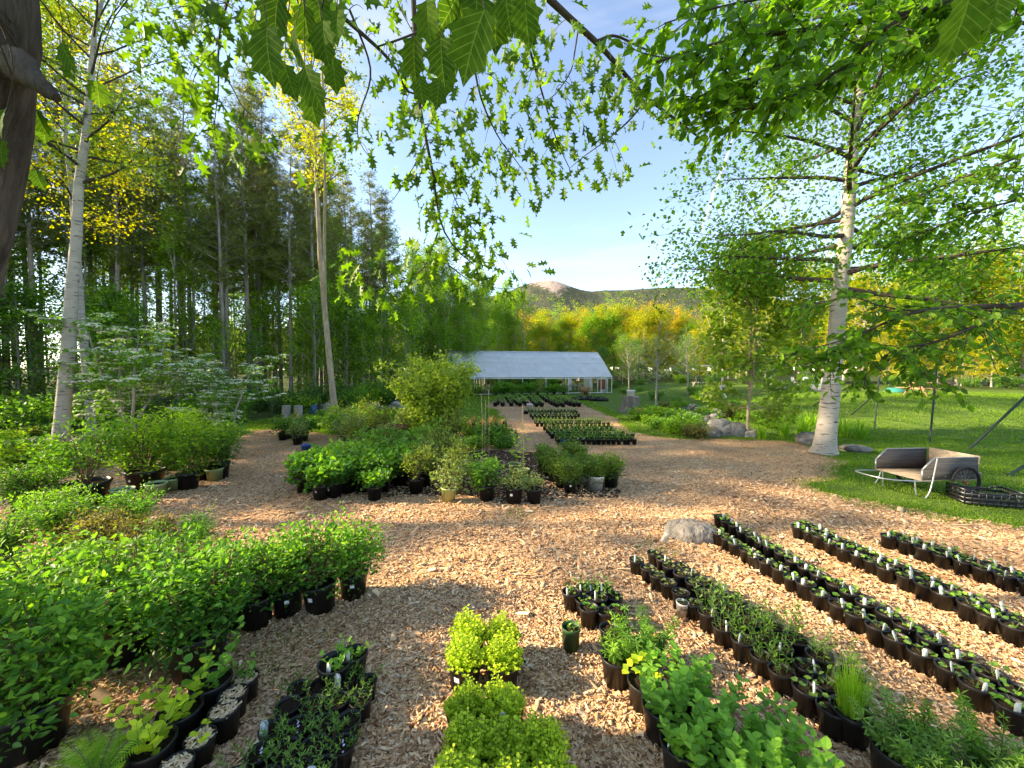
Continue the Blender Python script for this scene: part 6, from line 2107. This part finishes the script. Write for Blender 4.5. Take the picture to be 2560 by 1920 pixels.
# stumps used as supports, dark mulch heap, blue barrel on the left
for i, (u, v) in enumerate([(716, 1056), (746, 1056)]):
    g = P(u, v)
    m = MB(); m.tube(np.array([(0, 0, 0), (0, 0, .4), (.02, 0, .78)]), np.array([.2, .18, .18]), 12)
    tag(link('log_post', m.mesh('log_post', 'bark_grey'), None, g), 'upright grey log at the far left of the yard, %s of two' % ['left', 'right'][i], 'log', 'upright logs')
g = P(*(779, 1034))
m = MB(); m.lathe([(.001, 0), (.26, 0), (.29, .25), (.29, .6), (.27, .62), (.25, .6), (.001, .58)], 20)
thing('blue_barrel', 'blue plastic barrel in the grass at the wood edge', 'barrel', (g.x, g.y, 0), 0, .9, None, [('body', m.mesh('body', 'pot_blue', True))])
g = P(955, 1100)
tag(link('mulch_heap', rock(540, (1.0, .7, .42), 4, 'dark_mulch', name='mulch_heap'), None, (g.x - .2, g.y + .6, .02)), 'low heap of dark brown mulch behind the massed shrubs', 'mulch heap')

# ------------------------------------------------------------------ fence posts
def pole(path, r_, name, mt='steel_green'):
    m = MB(); m.tube(np.array(path), r_, 7)
    return m.mesh(name, mt)
def fencepost(label, u, v, utop, vtop, r_=.028, group='metal fence posts', dep=None):
    b = G(u, v)
    tp = D(utop, vtop, b.y)
    t = thing('fence_post', label, 'fence post', b, 0, 1, group)
    d = np.array(tp - b)
    pst = link('post', pole([d * -.03, d * .5, d], r_, 'post'), t)
    for q in (.25, .5, .75, .93):
        m = MB(); m.box(tuple(d * q + np.array((.03, 0, 0))), (.04, .03, .05)); link('clip', m.mesh('clip', 'steel_green'), pst)
    return b, tp
b1, t1 = fencepost('tall dark metal fence post rising behind the garden cart', *C6(1605, 1205), *C6(1655, 690))
b2, t2 = fencepost('dark metal fence post between the birch and the garden cart', *C6(1250, 1112), *C6(1280, 775))
fencepost('dark fence post just right of the young maple', *C6(640, 962), *C6(645, 850))
fencepost('thin fence post under the white crossbar', *C6(220, 905), *C6(226, 705))
b5, t5 = fencepost('braced fence post left of the white crossbar', *C6(125, 872), *C6(128, 705))
fencepost('metal fence post on the grass at the left wood', 681, 1058, 680, 990)
fencepost('short metal fence post behind the left tubs', 592, 1066, 591, 1030)
fencepost('metal fence post behind the upright logs', 749, 1030, 748, 982)
fencepost('metal fence post left of the big bush', 943, 1008, 943, 962)
def brace(label, a, b, r_=.03, mt='steel_green'):
    a, b = Vector(a), Vector(b)
    o = link('brace', pole([(0, 0, 0), tuple((b - a) / 2), tuple(b - a)], r_, 'brace', mt), None, a)
    tag(o, label, 'fence brace', 'slanting fence braces')
a = P(*C6(1860, 1242))
brace('long slanting brace behind the cart running off the right edge', a, D(*C6(2300, 830), a.y - .6), .035)
a = P(*C6(2108, 1412))
brace('short dark brace low at the right edge beyond the crate', a, D(*C6(2320, 1290), a.y), .035)
a = G(*C6(1100, 1022))
brace('slanting brace right of the large birch', a, t2.lerp(b2, .3), .03)
a = G(*C6(850, 968))
brace('slanting brace left of the large birch', a, D(*C6(985, 880), a.y - 1), .03)
a = G(*C6(55, 890))
brace('slanting brace left of the crossbar post', a, b5.lerp(t5, .55), .03)
a = G(*C6(165, 885))
brace('slanting brace right of the crossbar post', a, b5.lerp(t5, .5), .03)
a = G(*C6(296, 910))
brace('white board leaning beside the crossbar frame', a, D(*C6(258, 835), a.y), .05, 'wood_white')
a, b = D(*C6(130, 706), 33), D(*C6(236, 707), 33)
tag(link('crossbar', pole([(0, 0, 0), tuple((b - a) / 2), tuple(b - a)], .035, 'crossbar', 'pipe_white'), None, a), 'white horizontal bar across two fence posts by the young maple', 'crossbar')

# ------------------------------------------------------------------ garden cart
CT = thing('garden_cart', 'weathered grey plywood garden cart with two big wheels on the grass', 'cart', (8.23, 7.62, 0), math.radians(4))
def slab(name, pts, th, n, mt, parent=CT):
    """a board: polygon outline extruded along n"""
    m = MB()
    p = np.array(pts, float)
    q = p + np.array(n) * th
    k = len(p)
    m.add(np.concatenate([p, q]), [np.arange(k)[None, ::-1].copy(), (np.arange(k) + k)[None, :], np.array([[i, (i + 1) % k, (i + 1) % k + k, i + k] for i in range(k)])])
    return link(name, m.mesh(name, mt), parent)
hl, hw, fz, H_ = .57, .42, .34, .42
side = [(-hl, fz), (hl, fz), (hl, fz + H_), (-hl + .24, fz + H_), (-hl, fz + .20)]
slab('side_panel', [(x, -hw, z) for x, z in side], .018, (0, -1, 0), 'ply_grey')
slab('side_panel', [(x, hw, z) for x, z in side], .018, (0, 1, 0), 'ply_grey')
slab('floor_panel', [(-hl - .02, -hw, fz), (hl, -hw, fz), (hl, hw, fz), (-hl - .02, hw, fz)], .016, (0, 0, -1), 'ply_inside')
slab('front_panel', [(hl - .02, -hw, fz + .002), (hl - .02, hw, fz + .002), (hl + .05, hw, fz + H_ + .015), (hl + .05, -hw, fz + H_ + .015)], .018, (1, 0, 0), 'ply_inside')
for sy in (-1, 1):                                # metal edging along the side boards
    m = MB()
    e = [(-hl, fz), (-hl, fz + .20), (-hl + .24, fz + H_), (hl, fz + H_)]
    for (xa, za), (xb, zb) in zip(e[:-1], e[1:]):
        m.beam((xa, sy * (hw + .009), za), (xb, sy * (hw + .009), zb), .028, .012)
    link('edging', m.mesh('edging', 'steel_grey'), CT)
    m = MB()                                      # bent leg
    m.tube(smooth_path([(-hl + .26, sy * (hw + .04), fz + H_ - .01), (-hl + .18, sy * (hw + .045), fz), (-hl + .11, sy * (hw + .05), .06), (-hl + .04, sy * (hw + .05), .012)], 10), .013, 7)
    link('leg', m.mesh('leg', 'steel_grey'), CT)
    m = MB(); m.tube(smooth_path([(-hl + .02, sy * .30, fz - .02), (-hl + .03, sy * .30, .12), (-hl + .05, sy * .31, .01)], 7), .013, 7)
    link('leg', m.mesh('leg', 'steel_grey'), CT)
    wy = sy * (hw + .075)
    m = MB(); q = np.linspace(0, 2 * math.pi, 41)
    m.tube(np.array([(.278 * math.cos(t_), 0, .278 * math.sin(t_)) for t_ in q]), .026, 8, cap=False)
    W = link('wheel', m.mesh('wheel', 'rubber', True), CT, (.24, wy, .305))
    m = MB(); m.tube(np.array([(.25 * math.cos(t_), 0, .25 * math.sin(t_)) for t_ in q]), .010, 6, cap=False)
    link('rim', m.mesh('rim', 'rubber', True), W)
    for i in range(18):
        t_ = 2 * math.pi * i / 18
        m = MB(); m.tube(np.array([(.03 * math.cos(t_ + .5), .02 * (-1) ** i, .03 * math.sin(t_ + .5)), (.25 * math.cos(t_), 0, .25 * math.sin(t_))]), .0015, 3)
        link('spoke', m.mesh('spoke', 'steel_grey'), W)
    m = MB(); m.tube(np.array([(0, -.035, 0), (0, .035, 0)]), .03, 10); link('hub', m.mesh('hub', 'rust'), W)
for sx in (-.45, -.1, .25, .5):
    for sy in (-1, 1):
        m = MB(); m.lathe([(.011, 0), (.011, .004), (.006, .007), (.001, .007)], 8)
        o = link('bolt', m.mesh('bolt', 'steel_grey'), CT, (sx, sy * (hw + .019), fz + .06))
        o.rotation_euler = (sy * -math.pi / 2, 0, 0)
m = MB(); m.box((hl + .075, 0, fz + .1), (.02, 2 * hw + .02, .05)); link('batten', m.mesh('batten', 'wood_grey'), CT)
m = MB(); m.tube(np.array([(.24, -.5, .305), (.24, .5, .305)]), .012, 8); link('axle', m.mesh('axle', 'steel_grey'), CT)
m = MB()
m.tube(smooth_path([(-hl + .3, -hw + .02, fz - .03), (-hl, -hw + .02, fz - .03), (-hl - .45, -hw + .05, fz - .01), (-hl - .62, -hw + .14, fz), (-hl - .68, 0, fz + .005), (-hl - .62, hw - .14, fz), (-hl - .45, hw - .05, fz - .01), (-hl, hw - .02, fz - .03), (-hl + .3, hw - .02, fz - .03)], 40), .013, 8)
link('handle', m.mesh('handle', 'steel_grey', True), CT)

# black slatted crate
CR = thing('plastic_crate', 'black slatted plastic crate on the grass by the cart wheel', 'crate', (8.50, 6.86, .025), math.radians(-20), (1.06, 1.06, 1.35))
cl, cw, ch = .36, .21, .19
def bar(name, a, b, w=.016, h=.03):
    m = MB(); m.beam(a, b, w, h); link(name, m.mesh(name, 'crate_plastic'), CR)
for z in (.02, .075, .13, .182):
    for sy in (-1, 1):
        dip = .03 if z > .17 else 0
        if dip:
            pts = [(-cl, z), (-cl + .12, z), (-cl + .18, z - dip), (cl - .18, z - dip), (cl - .12, z), (cl, z)]
            for (xa, za), (xb, zb) in zip(pts[:-1], pts[1:]):
                bar('rail', (xa, sy * cw, za), (xb, sy * cw, zb), .018, .022)
        else:
            bar('rail', (-cl, sy * cw, z), (cl, sy * cw, z))
    for sx in (-1, 1):
        bar('rail', (sx * cl, -cw, z), (sx * cl, cw, z))
for sx in np.linspace(-1, 1, 9):
    for sy in (-1, 1):
        bar('upright', (sx * cl, sy * (cw + .001), .01), (sx * cl, sy * (cw + .001), .19 if abs(sx) > .55 else .155), .018, .012)
for sy in np.linspace(-.75, .75, 4):
    for sx in (-1, 1):
        bar('upright', (sx * (cl + .001), sy * cw, .01), (sx * (cl + .001), sy * cw, .175), .016, .012)
for k in range(9):
    bar('floor_slat', (-cl, -cw + .02 + k * (2 * cw - .04) / 8, .012), (cl, -cw + .02 + k * (2 * cw - .04) / 8, .012), .022, .008)

# ------------------------------------------------------------------ lawn furniture
def seatz(x, y):
    return gz(x, y)
g = D(2325, 990, 22.5)
PT = thing('picnic_table', 'brown wooden picnic table on the sunlit far lawn', 'table', (g.x, g.y, gz(g.x, g.y)), math.radians(-6), 1.05)
for k in range(5):
    m = MB(); m.box((0, -.3 + k * .15, .74), (2.2, .135, .04)); link('top_board', m.mesh('top_board', 'wood_warm'), PT)
for sy in (-1, 1):
    for k in (0, 1):
        m = MB(); m.box((0, sy * (.62 + .15 * k), .44), (2.2, .135, .04)); link('seat_board', m.mesh('seat_board', 'wood_warm'), PT)
for sx in (-.75, .75):
    for sy in (-1, 1):
        m = MB(); m.beam((sx, sy * .2, .71), (sx, sy * .72, 0), .04, .09); link('leg', m.mesh('leg', 'wood_warm'), PT)
    m = MB(); m.box((sx + .045, 0, .40), (.04, 1.6, .09)); link('crosspiece', m.mesh('crosspiece', 'wood_warm'), PT)
def chair(label, u, v, dep, rz, mt, name='garden_chair'):
    g = D(u, v, dep)
    t = thing(name, label, 'chair', (g.x, g.y, gz(g.x, g.y)), rz, 1, 'garden chairs on the lawn')
    for sx in (-1, 1):
        m = MB(); m.box((sx * .27, -.25, .29), (.05, .05, .58)); link('leg', m.mesh('leg', mt), t)
        m = MB(); m.beam((sx * .27, .25, 0), (sx * .27, .38, .95), .05, .05); link('leg', m.mesh('leg', mt), t)
        m = MB(); m.box((sx * .27, .02, .6), (.08, .62, .03)); link('armrest', m.mesh('armrest', mt), t)
    for k in range(5):
        m = MB(); m.box((0, -.2 + k * .11, .40), (.5, .095, .025)); link('seat_slat', m.mesh('seat_slat', mt), t)
        m = MB(); m.beam((-.2 + k * .1, .27, .42), (-.2 + k * .1, .38, .98), .07, .02); link('back_slat', m.mesh('back_slat', mt), t)
chair('white wooden garden chair on the lawn, seen side-on', 1995, 975, 29, math.radians(70), 'wood_white')
chair('pale green garden chair on the lawn beside the white one', 2026, 975, 30, math.radians(20), 'marker_grey')
chair('white wooden garden chair nearest the birch trunk', 2046, 976, 29, math.radians(-70), 'wood_white')
g = G(1749, 968)
m = MB(); m.box((0, 0, .45), (1.3, .5, .06)); 
t = thing('garden_bench', 'small pale bench behind the braced fence post', 'bench', g, 0, 1, None, [('seat', m.mesh('seat', 'wood_grey'))])
for sx in (-.55, .55):
    m = MB(); m.box((sx, 0, .21), (.08, .42, .42)); link('leg', m.mesh('leg', 'wood_grey'), t)
g = D(2236, 975, 26)
m = MB(); m.lathe([(.001, .34), (.3, .32), (.42, .24), (.5, .12), (.55, .10), (.55, .03), (.52, .0)], 22)
thing('sandbox_lid', 'round turquoise plastic lid lying on the far lawn', 'lid', (g.x, g.y, gz(g.x, g.y)), 0, 1, None, [('lid', m.mesh('lid', 'turquoise', True))])
for i, (u, v, s) in enumerate([(1975, 974, .8), (2032, 977, .9), (1810, 972, .7)]):
    g = G(u, v)
    tag(link('boulder', rock(550 + i, (.75 * s, .5 * s, .38 * s), 3, 'stone_pale', name='boulder'), None, g), 'pale boulder on the far lawn, %s' % ['left of the white chair', 'under the green chair', 'at the white birch stem'][i], 'boulder', 'pale boulders on the lawn')

# ------------------------------------------------------------------ grass and ground plants
def blades(n, xr, yr, h, seed, w=.006, inv=True, near=None, mname='grass'):
    r = np.random.default_rng(seed)
    x, y = r.uniform(*xr, n), r.uniform(*yr, n)
    ok = ~inside(CHIP, x, y) if inv else inside(CHIP, x, y)
    if near is not None:
        ok &= near(x, y)
    x, y = x[ok], y[ok]
    n = len(x)
    patch = .6 + .4 * np.sin(x * 1.9 + 2 * np.sin(y * .9)) * np.sin(y * 1.6 + x * .7)
    H = h * r.uniform(.5, 1.2, n) * patch
    az = r.uniform(0, 6.28, n)
    b = np.stack([x, y, [gz(p, q) for p, q in zip(x, y)]], -1)
    sd = np.stack([np.cos(az), np.sin(az), 0 * az], -1) * w * (1 + y[:, None] * .05)
    ln = np.stack([r.normal(0, .5, n), r.normal(0, .5, n), np.ones(n)], -1) * H[:, None]
    V = np.stack([b - sd, b + sd, b + ln], 1)
    return V.reshape(-1, 3), np.arange(3 * n).reshape(-1, 3), np.repeat(np.clip(r.normal(.5, .2, n), 0, 1), 3)
m = MB()
for args in [(90000, (5.5, 17), (5.0, 14), .055, 1), (50000, (9, 32), (13, 26), .09, 2, .010), (24000, (-12, -6), (12, 21), .12, 3, .012), (26000, (-6.5, 6), (14, 36), .12, 4, .014)]:
    q = blades(*args)
    m.add(q[0], q[1], 0, q[2])
rg = np.random.default_rng(16)
ed = np.concatenate([CHIP + (np.roll(CHIP, -1, 0) - CHIP) * q for q in np.linspace(0, 1, 8, endpoint=False)])
ed = ed[(ed[:, 1] > 3.5) & (ed[:, 1] < 24) & (ed[:, 0] < 11.5)]
n = 26000
p = ed[rg.integers(0, len(ed), n)] + rg.normal(0, .16, (n, 2))
a2 = rg.uniform(0, 6.28, n)
bb_ = np.stack([p[:, 0], p[:, 1], 0 * a2], -1)
sd = np.stack([np.cos(a2), np.sin(a2), 0 * a2], -1) * (.006 * (1 + p[:, 1:2] * .05))
V = np.stack([bb_ - sd, bb_ + sd, bb_ + np.stack([rg.normal(0, .035, n), rg.normal(0, .035, n), rg.uniform(.03, .085, n)], -1)], 1)
m.add(V.reshape(-1, 3), np.arange(3 * n).reshape(-1, 3), 0, np.repeat(rg.uniform(.25, .8, n), 3))
o = link('lawn_grass', m.mesh('lawn_grass', 'grass'))
o['kind'] = 'stuff'
tag(o, 'short green grass of the lawn around the yard', 'grass')
m = MB()
rg = np.random.default_rng(6)
for cx, cy, R, n in [(6.4, 6.9, .4, 260), (7.0, 6.4, .5, 420), (-2.9, 2.75, .5, 200), (-2.2, 3.2, .4, 120), (.1, 6.3, .25, 70), (1.9, 5.0, .3, 80), (-3.3, 2.2, .5, 220), (2.65, 3.1, .25, 60), (2.75, 2.5, .3, 90), (-1.75, 3.1, .3, 60)]:
    q = R * np.sqrt(rg.random(n)); az = rg.uniform(0, 6.28, n)
    x, y = cx + q * np.cos(az), cy + q * np.sin(az)
    b = np.stack([x, y, 0 * x], -1)
    a2 = rg.uniform(0, 6.28, n)
    sd = np.stack([np.cos(a2), np.sin(a2), 0 * a2], -1) * .006
    V = np.stack([b - sd, b + sd, b + np.stack([rg.normal(0, .04, n), rg.normal(0, .04, n), rg.uniform(.03, .09, n)], -1)], 1)
    m.add(V.reshape(-1, 3), np.arange(3 * n).reshape(-1, 3), 0, np.repeat(rg.uniform(.3, .8, n), 3))
o = link('chip_weeds', m.mesh('chip_weeds', 'grass'))
o['kind'] = 'stuff'
tag(o, 'sparse green weeds and grass growing through the wood chips', 'weeds')

LILY = [tuft(600 + i, 90, .75, .35, 'grass_bright', 1.4, .9) for i in range(2)]
for i, (px, s, lb) in enumerate([((1960, 1090), 1.0, 'arching clump of strap leaves left of the large birch'), ((2010, 1088), 1.1, 'arching leaf clump directly left of the birch trunk'), ((2110, 1092), 1.15, 'bright arching leaf clump right of the birch trunk'),
                                 ((2150, 1098), 1.0, 'bright leaf clump between birch and fence post'), ((1905, 1098), .8, 'small arching clump beside the young maple'), ((1745, 1000), 1.1, 'tall leaf clump behind the stone rows'), ((1770, 1004), 1.0, 'tall leaf clump right behind the stone rows'),
                                 ((2025, 1068), 1.0, 'dark leaf clump behind the birch trunk'), ((905, 1030), .9, 'pale leaf clump by the stone piles'), ((880, 1036), .9, 'pale leaf clump left of the stone piles')]):
    g = G(*px)
    tag(link('leaf_clump', LILY[i % 2], None, g, rr.uniform(0, 6), s), lb, 'plant', 'arching leaf clumps')
LOWB = [bush(610 + i, .5, .55, 18, 14, .09, mm, rc=.2, twigs=5, base=.0) for i, mm in enumerate(['leaf_forest', 'leaf_shrub', 'leaf_bronze'])]
BANK = [(1600, 1050), (1625, 1060), (1650, 1072), (1680, 1080), (1702, 1085), (1740, 1095), (1720, 1062), (1640, 1040), (1690, 1045), (1780, 1050), (1830, 1045), (1760, 1035), (1615, 1035), (1900, 1060), (1930, 1070), (1950, 1055), (1980, 1058), (1860, 1050), (1820, 1080), (1790, 1022), (1830, 1018), (1700, 1022), (1660, 1020)]
for i, px in enumerate(sorted(BANK)):
    g = G(*px)
    k = i % 3 if i % 3 < 2 or i % 2 else 0
    thing('low_plant', 'low leafy plant on the bank by the stones, %s from left' % ordn(i + 1), 'plant', g, rr.uniform(0, 6), rr.uniform(.7, 1.2), 'low plants on the bank', [('stems', LOWB[k][0]), ('foliage', LOWB[k][1])])
BEH = [(820, 1050), (850, 1060), (880, 1052), (905, 1062), (940, 1050), (970, 1058), (1010, 1050), (800, 1070), (840, 1080), (880, 1085), (1000, 1075), (1150, 1075), (1180, 1090), (1220, 1100), (1190, 1120), (1240, 1110), (1262, 1120)]
for i, px in enumerate(sorted(BEH)):
    g = P(*px)
    k = rr.choice([0, 1, 1])
    thing('low_plant', 'low green plant around the big bush, %s from left' % ordn(i + 1), 'plant', g, rr.uniform(0, 6), rr.uniform(.7, 1.3), 'low plants around the big bush', [('stems', LOWB[k][0]), ('foliage', LOWB[k][1])])
LEFTG = [(20, 1150), (60, 1165), (110, 1160), (20, 1110), (60, 1100), (100, 1095), (250, 1150), (180, 1175), (420, 1090), (470, 1085), (520, 1080)]
for i, px in enumerate(sorted(LEFTG)):
    g = P(*px)
    thing('low_plant', 'low green plant near the leaning birch, %s from left' % ordn(i + 1), 'plant', g, rr.uniform(0, 6), rr.uniform(.7, 1.3), 'low plants near the leaning birch', [('stems', LOWB[i % 3][0]), ('foliage', LOWB[i % 3][1])])

# ------------------------------------------------------------------ far wood between the last trees and the mountain
def farwood():
    r = np.random.default_rng(31)
    lv = Leaves()
    for _ in range(420):
        y = r.uniform(88, 210)
        x = r.uniform(-1.0, 1.35) * y
        H, W = r.uniform(12, 17), r.uniform(3, 5)
        n = 85
        d = norm(r.normal(0, 1, (n, 3)))
        d[:, 2] = np.abs(d[:, 2]) * 1.1 - .35
        p = np.array((x, y, H - W * 1.1)) + d * np.array((W, W, W * 1.2)) * r.uniform(.75, 1.05, (n, 1))
        lv.put(p, r.normal(0, 1, (n, 3)), d + r.normal(0, .4, (n, 3)), r.uniform(.9, 1.7, n), np.clip(r.normal(r.uniform(.3, .7), .15, n), 0, 1))
        m_ = 14
        lv.put(np.stack([x + r.normal(0, 1.5, m_), y + r.normal(0, 1.5, m_), r.uniform(0, H * .6, m_)], -1), r.normal(0, 1, (m_, 3)), r.normal(0, 1, (m_, 3)), 2.4, .2)
    b = MB(); lv.write(b, LF_QUAD)
    return b.mesh('far_wood', 'leaf_farwood')
leafmat('leaf_farwood', (.035, .060, .010), (.085, .115, .014), (.17, .17, .02), trans=.35)
o = link('far_wood', farwood())
o['kind'] = 'stuff'
tag(o, 'far wooded slope behind the tree line under the mountain', 'woods')
